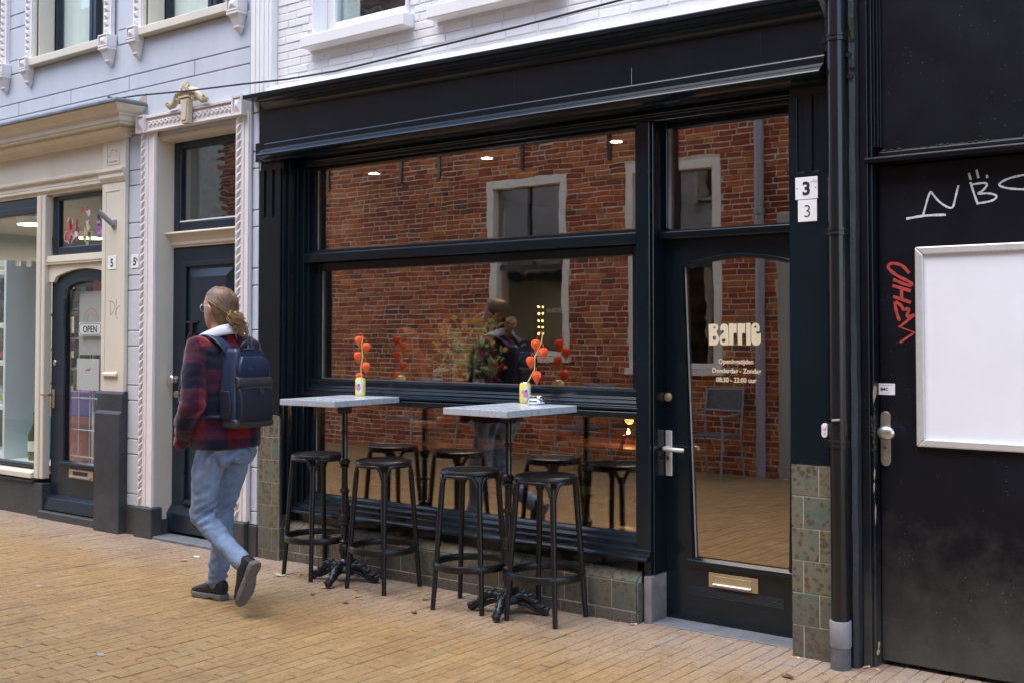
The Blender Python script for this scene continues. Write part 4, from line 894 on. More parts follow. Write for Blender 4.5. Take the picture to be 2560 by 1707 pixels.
# --- black shop front
FX0, FX1 = -5.955, -1.985
def tilt(c):   # the old fascia drops a little to the right
    return Vector((c.x, c.y, c.z - 0.012*(c.x + 5.9) if c.z > 2.95 else c.z))
mb = MB(); mb.box(FX0, FX1, -0.016, 0.0339, 2.775, 3.045); fascia = mb.build('fascia', M['black'], CB, bevel=0.002)
for xx, w_ in ((-3.02, 0.002), (-3.78, 0.0012), (-2.30, 0.001)): bx('board_joint', M['greyink'] if xx == -3.02 else M['ink'], fascia, xx, xx+w_, -0.0166, -0.0158, 2.776 if xx == -3.02 else 2.78, 2.86 if xx == -3.02 else 3.0)
mb = MB(); mb.prx([(0.034, 3.068), (-0.105, 3.068), (-0.108, 3.072), (-0.108, 3.094), (-0.104, 3.098), (0.034, 3.112)], -6.02, FX1+0.01)
mb.build('fascia_cap', M['black'], CB, fn=tilt, bevel=0.002)
mb = MB(); mb.prx([(-0.0162, 2.985), (-0.030, 2.990), (-0.034, 3.0), (-0.045, 3.012), (-0.066, 3.028), (-0.078, 3.034), (-0.082, 3.044), (-0.092, 3.050), (-0.094, 3.067), (-0.0162, 3.067)], FX0+0.070, FX1+0.004)
mb.build('cap_moulding', M['black'], CB, fn=tilt)
mb = MB()
mb.prx([(0.0339, 2.774), (-0.018, 2.774), (-0.036, 2.764), (-0.038, 2.760), (-0.038, 2.727), (-0.042, 2.727), (-0.066, 2.711), (-0.069, 2.707), (-0.069, 2.704), (-0.073, 2.703), (-0.096, 2.686), (-0.099, 2.680), (-0.096, 2.671), (-0.070, 2.660), (-0.046, 2.654), (-0.030, 2.645), (0.0339, 2.645)], FX0+0.062, FX1+0.006)
mb.box(FX0-0.010, FX0+0.0618, -0.040, 0.0339, 2.648, 2.774)
mb.build('cornice', M['black'], CB)
# head boards over the windows, stepping back
mb = MB(); mb.box(-5.76, -2.17, 0.034, 0.40, 2.655, 2.80)
mb.prx([(0.10, 2.654), (0.10, 2.632), (0.125, 2.625), (0.125, 2.60), (0.40, 2.60), (0.40, 2.654)], -5.76, -2.17)
mb.build('window_head', M['black'], CB, bevel=0.003)
# pilasters with fluted necks
for (a_, b_, zb, zg) in ((-5.972, -5.757, 0.962, 2.27), (-2.170, -1.982, 0.890, 2.235)):
    mb = MB(); w_ = b_ - a_; mb.box(a_, b_, 0.0, 0.0339 if a_ > -3 else 0.10, zb, zg)
    pl = mb.build('pilaster', M['black'], CB, bevel=0.002)
    bx('neck', M['black'], pl, a_+0.002, b_-0.002, 0.012, 0.05, zg, 2.646)
    ns = 3; sw_ = w_*0.22; gp_ = (w_ - ns*sw_)/(ns-1)
    for k in range(ns): bx('flute_strip', M['black'], pl, a_ + k*(sw_+gp_), a_ + k*(sw_+gp_) + sw_, 0.0, 0.0118, zg+0.001, 2.595, bevel=0.0015)
    for k in range(ns-1): MB().prx([(0.0005, zg), (0.0118, zg+0.012), (0.0118, zg)], a_ + sw_ + k*(sw_+gp_), a_ + (k+1)*(sw_+gp_)).build('flute_stop', M['white'] if False else M['black'], pl)
# reveal mouldings on the left and side of the window
mb = MB()
mb.box(-5.757, -5.70, 0.10, 0.36, 0.26, 2.60)
mb.box(-5.757, -5.742, 0.012, 0.0999, 0.30, 2.645); mb.box(-5.742, -5.722, 0.045, 0.0999, 0.30, 2.645)
mb.box(-5.70, -5.665, 0.125, 0.36, 0.36, 2.60); mb.box(-5.665, -5.645, 0.15, 0.36, 0.36, 2.60)
mb.build('left_reveal', M['black'], CB, bevel=0.003)
mb = MB(); mb.box(-3.073, -2.993, 0.112, 0.36, 0.242, 2.60); mb.box(-3.088, -3.0731, 0.128, 0.30, 0.26, 2.60); mb.box(-2.9929, -2.983, 0.135, 0.36, 0.242, 2.60)
mb.build('mullion', M['black'], CB, bevel=0.003)
mb = MB(); mb.box(-3.028, -2.984, 0.098, 0.30, -0.02, 0.241); mb.build('stone_block', M['stone'], CB, bevel=0.008)
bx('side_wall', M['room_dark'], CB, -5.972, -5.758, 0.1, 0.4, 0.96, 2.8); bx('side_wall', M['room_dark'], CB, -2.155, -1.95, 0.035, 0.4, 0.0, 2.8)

# --- the big window: three panes
WX0, WX1 = -5.645, -3.088
f = MB()
f.box(WX0, WX0+0.036, 0.175, 0.235, 2.045, 2.60); f.box(WX1-0.03, WX1, 0.175, 0.235, 2.045, 2.60); f.box(WX0+0.036, WX1-0.03, 0.175, 0.235, 2.585, 2.60)
# middle sash, set a little further in
f.box(WX0, WX0+0.055, 0.195, 0.265, 1.20, 1.965); f.box(WX1-0.06, WX1, 0.195, 0.265, 1.20, 1.965); f.box(WX0+0.055, WX1-0.06, 0.195, 0.265, 1.912, 1.965)
f.box(WX0, WX0+0.03, 0.175, 0.235, 0.44, 1.04); f.box(WX1-0.03, WX1, 0.175, 0.235, 0.44, 1.04)
shopwin = f.build('shop_window', M['black'], CB, bevel=0.003)
MB().prx([(0.128, 1.966), (0.128, 2.020), (0.132, 2.026), (0.155, 2.030), (0.157, 2.045), (0.205, 2.056), (0.26, 2.056), (0.26, 1.966)], -5.70, -3.0735).build('transom_rail', M['black'], shopwin, bevel=0.002)
MB().prx([(0.19, 1.199), (0.235, 1.199), (0.235, 1.09), (0.118, 1.09), (0.118, 1.104), (0.150, 1.112), (0.150, 1.128), (0.165, 1.136), (0.165, 1.148), (0.178, 1.155), (0.178, 1.188)], -5.70, -3.0735).build('middle_rail', M['black'], shopwin, bevel=0.0015)
MB().prx([(0.122, 1.050), (0.118, 1.080), (0.155, 1.0895), (0.26, 1.0895), (0.26, 1.040), (0.16, 1.040)], -5.66, -3.0735).build('lower_rail', M['black'], shopwin, bevel=0.002)
MB().prx([(0.235, 0.445), (0.190, 0.438), (0.182, 0.426), (0.160, 0.421), (0.156, 0.410), (0.132, 0.402), (0.128, 0.388), (0.128, 0.300), (0.30, 0.300), (0.30, 0.445)], -5.66, -3.0735).build('bottom_rail', M['black'], shopwin, bevel=0.0015)
MB().prx([(0.127, 0.382), (0.098, 0.374), (0.094, 0.366), (0.094, 0.352), (0.088, 0.348), (0.060, 0.338), (0.055, 0.330), (0.060, 0.318), (0.127, 0.314)], -5.742, -2.985).build('window_sill', M['black'], shopwin, bevel=0.0015)
bx('base_board', M['black'], shopwin, -5.742, -3.029, 0.112, 0.30, 0.20, 0.313)
for nm, zb, zt, yy, x0, x1 in (('pane', 2.05, 2.59, 0.205, WX0+0.03, WX1-0.02), ('pane', 1.192, 1.92, 0.235, WX0+0.05, WX1-0.05), ('pane', 0.440, 1.045, 0.205, WX0+0.02, WX1-0.02)):
    bx(nm, M['glass_cafe'], shopwin, x0, x1, yy, yy+0.006, zb, zt)
for x0, x1, yy, zb, zt in ((WX0+0.036, WX0+0.041, 0.198, 2.058, 2.585), (WX0+0.055, WX0+0.060, 0.226, 1.2, 1.912), (WX0+0.03, WX0+0.034, 0.198, 0.447, 1.04)):
    bx('glazing_seal', M['pipe_grey'], shopwin, x0, x1, yy, yy+0.006, zb, zt)
bx('glazing_seal', M['lead'], shopwin, WX0+0.055, WX1-0.06, 0.224, 0.2345, 1.1995, 1.203)

# --- tiled pillars and tiled ledge
def tile(x0, x1, z0, z1, parent, y=0.0, axis='y', d=0.012, m=None):
    g = 0.0016
    if axis == 'y': return MB().box(x0+g, x1-g, y + rb.uniform(-0.0006, 0.0006), y+d, z0+g, z1-g).build('tile', m or M['tile'], parent, bevel=0.003, segs=2)
    return MB().box(y-d, y, x0+g, x1-g, z0+g, z1-g).build('tile', m or M['tile'], parent, bevel=0.004, segs=2)
tp = bx('tiled_pillar', M['grout'], CB, -5.966, -5.7685, 0.0025, 0.112, -0.02, 0.954)
zs = [0.958, 0.81, 0.66, 0.51, 0.36, 0.21, 0.062, -0.02]
for i, (t, b) in enumerate(zip(zs, zs[1:])):
    c = -5.918 if i % 2 == 0 else -5.83
    tile(-5.969, c, b, t, tp); tile(c, -5.768, b, t, tp); tile(0.013, 0.113, b, t, tp, y=-5.765, axis='x')
tp = bx('tiled_pillar', M['grout'], CB, -2.166, -1.976, 0.0025, 0.0345, -0.02, 0.884)
zs = [0.888, 0.741, 0.593, 0.445, 0.296, 0.148, -0.02]
for i, (t, b) in enumerate(zip(zs, zs[1:])):
    c = -2.036 if i % 2 == 0 else -2.112
    tile(-2.170, c, b, t, tp, d=0.02); tile(c, -1.972, b, t, tp, d=0.02)
lg = MB().prx([(0.0505, -0.02), (0.0505, 0.2125), (0.125, 0.266), (0.135, 0.266), (0.135, -0.02)], -5.757, -3.045).build('tiled_ledge', M['grout'], CB)
x = -5.757; i = 0
while x < -3.06:
    x1 = min(x + 0.151, -3.040)
    if x1 - x > 0.02:
        tile(x, x1, 0.062, 0.208, lg, y=0.048)
        g = 0.0013; th = 0.012
        pr = [(0.050, 0.2085), (0.047, 0.2145), (0.050, 0.2195), (0.126, 0.2725), (0.134, 0.266), (0.062, 0.2085)]
        MB().prx(pr, x+g, x1-g).build('tile', M['tile'], lg, bevel=0.003)
    x += 0.151; i += 1
x = -5.757
while x < -3.06:
    x1 = min(x + 0.112, -3.040)
    if x1 - x > 0.02: tile(x, x1, -0.02, 0.060, lg, y=0.046, m=M['stone'] if False else M['tile'])
    x += 0.112
tile(0.050, 0.098, 0.062, 0.208, lg, y=-3.030, axis='x'); tile(0.050, 0.098, -0.02, 0.060, lg, y=-3.030, axis='x')

# --- cafe door and the light above it
DY = 0.26
F = MB(); F.box(-2.983, -2.960, DY-0.02, DY+0.06, 2.045, 2.60); F.box(-2.24, -2.155, DY-0.02, DY+0.06, 2.045, 2.60); F.box(-2.96, -2.24, DY-0.02, DY+0.06, 2.575, 2.60)
tl = F.build('transom_window', M['black'], CB, bevel=0.003)
bx('pane', M['glass_door'], tl, -2.962, -2.23, DY+0.01, DY+0.016, 2.04, 2.58)
bx('glazing_seal', M['pipe_grey'], tl, -2.9598, -2.948, DY-0.006, DY+0.009, 2.045, 2.575)
MB().prx([(0.195, 1.992), (0.190, 2.022), (0.20, 2.030), (0.255, 2.040), (0.33, 2.040), (0.33, 1.985), (0.20, 1.985)], -2.982, -2.156).build('transom_bar', M['black'], CB, bevel=0.002)
gx = [(-2.883, 1.842), (-2.827, 0.312), (-2.285, 0.325), (-2.255, 1.842)]
mb = MB(); nA = 16
arch = []
for i in range(nA+1):
    t = i/nA; xx = gx[0][0] + (gx[3][0]-gx[0][0])*t; arch.append((xx, 1.842 + 0.046*math.sin(math.pi*t)))
for u, v in zip(arch, arch[1:]): mb.pry([u, v, (v[0], 1.985), (u[0], 1.985)], DY, DY+0.045)
mb.pry([(-2.982, 0.012), gx[1], gx[0], (gx[0][0], 1.985), (-2.982, 1.985)], DY, DY+0.045)
mb.pry([gx[2], (-2.157, 0.012), (-2.157, 1.985), (gx[3][0], 1.985), gx[3]], DY, DY+0.045)
mb.pry([(-2.982, 0.012), (-2.157, 0.012), gx[2], gx[1]], DY, DY+0.045)
bmesh.ops.remove_doubles(mb.bm, verts=mb.bm.verts[:], dist=0.0001)
cdoor = mb.build('door', M['black'], CB)
mb = MB(); mb.tube([(gx[1][0], DY-0.004, 0.318), (gx[0][0], DY-0.004, 1.84)] + [(u[0], DY-0.004, u[1]) for u in arch[1:-1]] + [(gx[3][0], DY-0.004, 1.84), (gx[2][0], DY-0.004, 0.33)], 0.011, n=6); mb.build('glazing_moulding', M['black'], cdoor, smooth=True)
MB().tube([(gx[1][0]+0.014, DY+0.012, 0.33), (gx[0][0]+0.014, DY+0.012, 1.84)], 0.005, n=6).build('glazing_seal', M['pipe_grey'], cdoor)
MB().pry([gx[1], gx[2], gx[3]] + arch[::-1][1:], DY+0.018, DY+0.024).build('pane', M['glass_door'], cdoor)
MB().prx([(DY+0.005, 0.338), (DY-0.022, 0.325), (DY-0.026, 0.316), (DY-0.022, 0.300), (DY-0.0005, 0.296)], -2.855, -2.262).build('weather_bar', M['black'], cdoor, bevel=0.0015)
mb = MB(); mb.box(-2.732, -2.458, DY-0.008, DY-0.0005, 0.198, 0.272); lb = mb.build('letterbox', M['brass'], cdoor, bevel=0.002)
bx('flap', M['brass'], lb, -2.703, -2.490, DY-0.0105, DY-0.0082, 0.210, 0.258, bevel=0.001); MB().tube([(-2.702, DY-0.017, 0.214), (-2.492, DY-0.017, 0.214)], 0.0075, n=10).build('flap_lip', M['chrome'], lb, smooth=True)
mb = MB()
for k in range(7): mb.tube([(-2.862, DY-0.001, 0.188-0.0072*k), (-2.322, DY-0.001, 0.188-0.0072*k)], 0.0026, n=6)
mb.build('louvre', M['black'], cdoor, smooth=True)
mb = MB(); mb.disc_y(-2.965, 1.160, 0.022, DY-0.012, DY-0.0005, 24); mb.disc_y(-2.965, 1.160, 0.013, DY-0.016, DY-0.0122, 16); mb.build('lock', M['brass'], cdoor, bevel=0.002)
mb = MB(); mb.box(-2.992+0.012, -2.942, DY-0.012, DY-0.0005, 0.746, 0.984); hp = mb.build('door_handle', M['alu'], cdoor, bevel=0.003)
MB().tube([(-2.962, DY-0.012, 0.892), (-2.962, DY-0.055, 0.892), (-2.950, DY-0.062, 0.892), (-2.86, DY-0.062, 0.890), (-2.845, DY-0.058, 0.890)], [0.013, 0.013, 0.0125, 0.0115, 0.011], n=10).build('lever', M['alu'], hp, smooth=True)
mb = MB(); mb.disc_y(-2.961, 0.842, 0.010, DY-0.020, DY-0.0122, 16); mb.disc_y(-2.961, 0.842, 0.004, DY-0.0215, DY-0.0202, 8); mb.build('keyhole', M['chrome'], hp)
bx('door_step', M['bluestone'], CB, -2.982, -2.172, 0.105, 0.34, -0.02, 0.006, bevel=0.003)
bx('door_gap', M['ink'], cdoor, -2.98, -2.158, DY+0.002, DY+0.04, 0.0062, 0.0118)
# lettering on the door pane
def arc(cx, cz, r, a0, a1, n=10, rz=None): return [(cx + r*math.cos(R_(a0 + (a1-a0)*i/n)), cz + (rz or r)*math.sin(R_(a0 + (a1-a0)*i/n))) for i in range(n+1)]
LET = [
 [(270,185)] + [(400,175)] + arc(400,260,88,-90,40,10) + [(445,350)] + arc(400,520,100,-45,80,10,135) + [(280,655)],
 arc(400,258,25,0,360,14), arc(400,493,41,0,360,16,48),
 arc(617,262,87,-180,-90,8) + arc(617,262,87,-90,-20,6) + [(708,330), (712,648), (605,650)] + arc(610,550,98,90,180,8,100) + [(513,470), (530,440), (600,378), (610,345)] + arc(582,345,26,0,-120,6) + [(532,335)],
 arc(603,545,42,0,360,16),
 [(718,170), (815,170), (834,192), (855,172), (887,172), (887,385)] + arc(850,400,32,-30,-150,6,24) + [(816,420), (816,645), (724,645)],
 [(905,170), (1002,170), (1021,192), (1042,172), (1074,172), (1074,385)] + arc(1037,400,32,-30,-150,6,24) + [(1003,420), (1003,645), (911,645)],
 [(1091,165), (1186,165), (1188,645), (1094,645)],
 arc(1288,255,90,-180,0,14,92) + [(1376,352), (1345,346), (1298,352)] + arc(1345,362,45,170,20,8,42) + [(1402,385), (1404,555)] + arc(1302,555,101,0,180,14,96),
 arc(1290,250,26,0,360,14)]
LY = DY + 0.0172
sxl = (2.738-2.446)/(1405-270); szl = (1.545-1.432)/490
shape2d('lettering', [[(-2.738 + (px-270)*sxl, 1.545 - (py-165)*szl) for px, py in P_] for P_ in LET], LY, M['cream_vinyl'], cdoor, ext=0.0004)
for body, zz, xc, sz in (('Openingstijden', 1.340, -2.585, 0.0345), ('Donderdag - Zondag', 1.293, -2.583, 0.0345), ('08:30 - 22:00 uur', 1.246, -2.584, 0.0345)):
    text('opening_hours', body, sz, xc, zz, LY, M['cream_vinyl'], cdoor, ext=0.0004, bold=0.0007, sx=0.93)
# little things on the right pilaster
hp1 = number_plate('house_number_plate', 'upper white plate with a bold 3 and a tiny A on the black pilaster', -2.136, -2.026, 2.112, 2.216, -0.003, '3', 0.084, bold=0.0028)
bx('letter_card', M['plate'], hp1, -2.062, -2.0265, -0.0088, -0.0072, 2.193, 2.2145); text('small_letter', 'A', 0.014, -2.044, 2.199, -0.0089, M['greyink'], hp1)
number_plate('house_number_plate', 'lower white plate with a thin 3 under the bold one', -2.124, -2.031, 2.008, 2.110, -0.002, '3', 0.082, bold=-0.0012, screws=False)
db = thing('doorbell', 'small white oval doorbell on the black pilaster beside the downpipe', 'doorbell', (-1.997, 0.0, 1.02))
mb = MB()
def capsule(cx, z0, z1, r, n=10): return [(cx + r*math.cos(R_(a_)), z0 + r + r*math.sin(R_(a_))) for a_ in [180 + 180*i/n for i in range(n+1)]] + [(cx + r*math.cos(R_(a_)), z1 - r + r*math.sin(R_(a_))) for a_ in [180*i/n for i in range(n+1)]]
mb.pry(capsule(-1.999, 1.018, 1.084, 0.0145), -0.018, -0.0005); mb.build('bell_body', M['plate'], db, bevel=0.003, segs=2)
mb = MB(); mb.disc_y(-1.999, 1.066, 0.009, -0.021, -0.0182, 16); mb.build('push_button', M['plate'], db, bevel=0.001)
mb = MB(); mb.disc_y(-1.999, 1.038, 0.0035, -0.0192, -0.0182, 10); mb.build('bell_light', M['greyink'], db)

# --- interior of the cafe (seen faintly through the panes)
mb = MB(); mb.box(-5.97, -1.96, 0.402, 6.0, 2.66, 2.70); mb.build('cafe_ceiling', M['room_ceiling'], CB)
bx('cafe_floor', M['room_floor'], CB, -5.97, -1.96, 0.341, 6.0, -0.01, 0.005)
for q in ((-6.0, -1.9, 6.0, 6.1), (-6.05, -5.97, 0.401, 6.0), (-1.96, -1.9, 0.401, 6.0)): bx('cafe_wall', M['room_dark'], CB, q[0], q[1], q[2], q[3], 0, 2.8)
for k, (x, y) in enumerate(((-5.735, 0.855), (-4.642, 0.805), (-3.627, 0.794))):
    t = thing('downlight', ('left lit ceiling spot inside the cafe', 'middle lit ceiling spot inside the cafe', 'right lit ceiling spot inside the cafe')[k], 'ceiling spot', (x, y, 2.65), 'lit spots in the cafe ceiling')
    MB().lathe([(0.050, 0), (0.052, -0.006), (0.036, -0.006), (0.036, 0)], (x, y, 2.659), 18, cap=False).build('trim_ring', M['steel'], t)
    MB().lathe([(0.035, 0.0), (0.035, 0.002)], (x, y, 2.655), 16).build('bulb', emis('spot_glow_%d' % k, (1.0, 0.62, 0.38), 40.0), t)
    ld = bpy.data.lights.new('spot_light', 'SPOT'); ld.energy = 3; ld.spot_size = R_(80); ld.spot_blend = 0.6; ld.color = (1.0, 0.7, 0.42); ld.shadow_soft_size = 0.03
    lo = bpy.data.objects.new('spot_light', ld); link(lo, t); lo.location = (0, 0, -0.02)

# ================================================================ downpipe and rough strip
DP = thing('downpipe', 'glossy black downpipe with a grey foot between cafe and black door', 'downpipe', (-1.915, -0.055, 0))
MB().tube([(-1.917, -0.052, z_) for z_ in (0.17, 1.0, 2.0, 3.0, 4.2, 7.8)], 0.040, n=24).build('pipe', M['black_plastic'], DP, smooth=True)
for z_ in (0.98, 1.93, 2.81):
    mb = MB(); mb.lathe([(0.0405, 0), (0.046, 0.002), (0.046, 0.012), (0.043, 0.014), (0.043, 0.022), (0.046, 0.024), (0.046, 0.034), (0.0405, 0.036)], (-1.917, -0.052, z_), 24, cap=False)
    mb.box(-1.985, -1.958, -0.052, -0.040, z_+0.002, z_+0.034); mb.box(-1.982, -1.970, -0.040, 0.0, z_+0.010, z_+0.026)
    mb.build('pipe_bracket', M['black_plastic'], DP, smooth=False)
MB().lathe([(0.044, 0.095), (0.048, 0.10), (0.048, 0.205), (0.0465, 0.212), (0.041, 0.213)], (-1.917, -0.052, 0), 24).build('pipe_socket', M['pipe_grey'], DP, smooth=True)
MB().lathe([(0.045, -0.02), (0.045, 0.05), (0.044, 0.0945)], (-1.917, -0.052, 0), 24).build('pipe_foot', M['pipe_dark'], DP, smooth=True)
MB().tube([(-1.93, -0.098, 1.105), (-1.895, -0.098, 1.108)], 0.006, n=6).build('paint_drip', M['pipe_grey'], DP)

# ================================================================ black building on the right
RB = thing('black_building', 'all-black facade with graffiti tags and a white poster frame', 'building', (0.0, 0.5, 0))
mb = MB(); rings = []
for i in range(121):
    z_ = -0.02 + 4.2*i/120
    j = lambda s_, k=9: noise.noise(Vector((z_*k, s_, 0.3)))
    rings.append([(-1.90, 0.10, z_), (-1.895, -0.004+0.004*j(1), z_), (-1.872 + 0.003*j(2), -0.016 + 0.006*j(3, 14), z_), (-1.850 + 0.006*j(4, 6), -0.004 + 0.005*j(5), z_), (-1.845, 0.10, z_)])
mb.ring_lofts(rings); mb.build('rough_strip', M['black_rough'], RB, smooth=True)
for zz, dx in ((2.755, 0.0), (2.655, 0.006), (2.70, 0.02)): MB().pry([(-1.886+dx, zz), (-1.868+dx, zz+0.012), (-1.858+dx, zz+0.004), (-1.862+dx, zz-0.014), (-1.88+dx, zz-0.012)], -0.0245, -0.010).build('chipped_hole', M['ink'], RB)
MB().pry([(-1.873, 2.905), (-1.850, 2.92), (-1.846, 2.82), (-1.852, 2.81), (-1.862, 2.86)], -0.026, -0.006).build('moss_patch', M['moss'], RB)
mb = MB(); mb.box(-1.846, -1.808, 0.035, 0.30, -0.02, 4.2); mb.box(-1.808, -1.795, 0.055, 0.30, -0.02, 4.2); mb.build('door_post', M['black2'], RB, bevel=0.003)
mb = MB()
for x_, d_ in ((-1.795, 0.07), (-1.785, 0.085), (-1.777, 0.10)): mb.box(x_, x_+0.009, d_, 0.20, 2.335, 4.2)
mb.build('panel_moulding', M['black2'], RB, bevel=0.0015)
bx('upper_panel', M['black2'], RB, -1.78, 1.5, 0.115, 0.20, 2.325, 4.2)
mb = MB(); mb.prx([(0.10, 2.296), (0.10, 2.312), (0.112, 2.322), (0.20, 2.322), (0.20, 2.296)], -1.785, 1.5); mb.prx([(0.030, 2.258), (0.026, 2.276), (0.032, 2.284), (0.12, 2.294), (0.2, 2.294), (0.2, 2.258), (0.06, 2.252)], -1.822, 1.5); mb.build('door_lintel', M['black2'], RB, bevel=0.002)
mb = MB(); rg = random.Random(4)
for _ in range(34): mb.ell((rg.uniform(-1.77, -0.9), 0.104 + rg.uniform(0, 0.01), 2.318 + rg.uniform(0, 0.004)), rg.uniform(0.003, 0.010), 0.006, rg.uniform(0.002, 0.006), 6, 4)
tag(mb.build('moss_crumbs', M['moss'], RB), kind='stuff')
bx('wall', M['black2'], RB, -1.846, 6.0, 0.21, 0.5, -0.02, 8.0); bx('far_wall', M['black2'], RB, 0.4, 6.0, 0.0, 0.2, -0.02, 4.2)
bd = bx('door', M['black2'], RB, -1.792, -0.62, 0.120, 0.18, 0.02, 2.252, bevel=0.004)
mb = MB()
for (x_, z_, w_, h_) in ((-1.797, 1.22, 0.010, 0.085), (-1.788, 1.23, 0.005, 0.06), (-1.797, 0.86, 0.006, 0.06), (-1.80, 0.80, 0.007, 0.05), (-1.794, 0.68, 0.005, 0.10), (-1.79, 0.07, 0.012, 0.03), (-1.785, 0.10, 0.008, 0.04)):
    mb.pry([(x_, z_-h_/2), (x_+w_*0.7, z_-h_*0.2), (x_+w_, z_+h_*0.3), (x_+w_*0.3, z_+h_/2), (x_-w_*0.3, z_+h_*0.1)], 0.0535, 0.056)
mb.build('peeled_paint', M['peel'], RB)
mb = MB()
for _ in range(26): mb.ell((-1.799 + rg.uniform(-0.008, 0.008), 0.055, 1.04 + rg.gauss(0, 0.055)), rg.uniform(0.003, 0.007), 0.005, rg.uniform(0.004, 0.012), 6, 4)
tag(mb.build('moss_patch', M['moss'], RB), kind='stuff')
mb = MB(); mb.pry(capsule(-1.764, 0.895, 1.142, 0.023), 0.108, 0.1195); he = mb.build('door_handle', M['steel'], bd, bevel=0.003, segs=2)
mb = MB(); mb.tube([(-1.757, 0.108, 1.05), (-1.757, 0.075, 1.05)], 0.012, n=12); mb.build('knob_neck', M['steel'], he, smooth=True)
mb = MB(); mb.ell((-1.745, 0.062, 1.048), 0.040, 0.018, 0.032, 20, 12); mb.build('knob', M['steel'], he, smooth=True)
mb = MB(); mb.disc_y(-1.764, 0.978, 0.0105, 0.104, 0.1078, 16); mb.box(-1.769, -1.759, 0.104, 0.1078, 0.948, 0.97); mb.build('cylinder_lock', M['brass'], he); mb = MB(); mb.disc_y(-1.764, 0.978, 0.005, 0.1025, 0.1038, 10); mb.build('keyhole', M['ink'], he)
ST = thing('door_sticker', 'small pale SMC sticker above the steel door handle', 'sticker', (-1.762, 0.12, 1.216))
bx('sticker_sheet', M['plate'], ST, -1.803, -1.722, 0.1188, 0.1196, 1.216, 1.267); text('lettering', 'SMC', 0.019, -1.770, 1.2345, 0.1187, M['ink'], ST, bold=0.0006); text('lettering', '4', 0.017, -1.741, 1.2345, 0.1187, mat('pale_blue_print', (0.45, 0.6, 0.68), 0.5), ST)
for zz, w_ in ((1.259, 0.03), (1.255, 0.012), (1.224, 0.018)): bx('fine_print', M['greyink'], ST, -1.762-w_, -1.762+w_, 0.1183, 0.1187, zz, zz+0.0016)
mb = MB()
W_ = [[(-1.664, 2.005), (-1.589, 2.015), (-1.491, 2.012)], [(-1.589, 2.018), (-1.558, 2.125), (-1.548, 2.109), (-1.516, 2.066), (-1.462, 2.031), (-1.451, 2.078), (-1.436, 2.137)], [(-1.392, 2.188), (-1.384, 2.157)], [(-1.36, 2.199), (-1.352, 2.162)], [(-1.318, 2.173), (-1.315, 2.159)], [(-1.386, 2.147), (-1.376, 2.112), (-1.356, 2.047)],
 [(-1.379, 2.136), (-1.341, 2.14), (-1.316, 2.137), (-1.319, 2.123), (-1.338, 2.103), (-1.363, 2.093), (-1.312, 2.094), (-1.285, 2.085), (-1.276, 2.075), (-1.293, 2.06), (-1.331, 2.054), (-1.356, 2.053)], [(-1.03, 2.135), (-1.06, 2.155), (-1.12, 2.161), (-1.168, 2.16), (-1.229, 2.151), (-1.266, 2.133), (-1.268, 2.121), (-1.23, 2.106), (-1.168, 2.098), (-1.121, 2.096), (-1.05, 2.105)]]
for grp_ in (W_[:2], W_[2:7], W_[7:]):
    mb = MB()
    for q in grp_: stroke(mb, q, 0.0105 if q[0] == (-1.664, 2.005) else 0.0085, 0.1197)
    mb.build('white_graffiti', M['chalk'], bd)
mb = MB()
Q_ = [[(-1.653, 1.76), (-1.68, 1.795), (-1.718, 1.809), (-1.745, 1.805), (-1.749, 1.784), (-1.704, 1.748), (-1.643, 1.718), (-1.64, 1.703), (-1.677, 1.712), (-1.725, 1.735)], [(-1.729, 1.707), (-1.647, 1.681)], [(-1.726, 1.658), (-1.647, 1.629)], [(-1.688, 1.695), (-1.688, 1.647)], [(-1.719, 1.634), (-1.713, 1.589), (-1.698, 1.547)], [(-1.716, 1.634), (-1.688, 1.616), (-1.682, 1.595), (-1.654, 1.605), (-1.659, 1.588), (-1.668, 1.561), (-1.631, 1.574)], [(-1.631, 1.574), (-1.698, 1.52), (-1.632, 1.496), (-1.697, 1.451)]]
for k, q in enumerate(Q_): stroke(mb, q, 0.0135, 0.1197 - 0.0002*k, smooth=k not in (6,))
mb.build('red_graffiti', M['redmark'], bd)
PB = thing('poster_frame', 'silver snap frame holding a blank white poster on the black door', 'poster frame', (-1.1, 0.12, 0.99))
QX0, QX1, QZ0, QZ1, t_ = -1.622, -0.72, 0.992, 1.875, 0.036
for nm, P_ in (('frame_top', [(QX0, QZ1), (QX1, QZ1), (QX1-t_, QZ1-t_), (QX0+t_, QZ1-t_)]), ('frame_bottom', [(QX0, QZ0), (QX0+t_, QZ0+t_), (QX1-t_, QZ0+t_), (QX1, QZ0)]), ('frame_side', [(QX0, QZ0), (QX0, QZ1), (QX0+t_, QZ1-t_), (QX0+t_, QZ0+t_)]), ('frame_side', [(QX1, QZ0), (QX1-t_, QZ0+t_), (QX1-t_, QZ1-t_), (QX1, QZ1)])):
    MB().pry(P_, 0.096, 0.1195).build(nm, M['alu'], PB, bevel=0.006, segs=2)
bx('poster_sheet', M['poster'], PB, QX0+0.02, QX1-0.02, 0.112, 0.118, QZ0+0.02, QZ1-0.02)

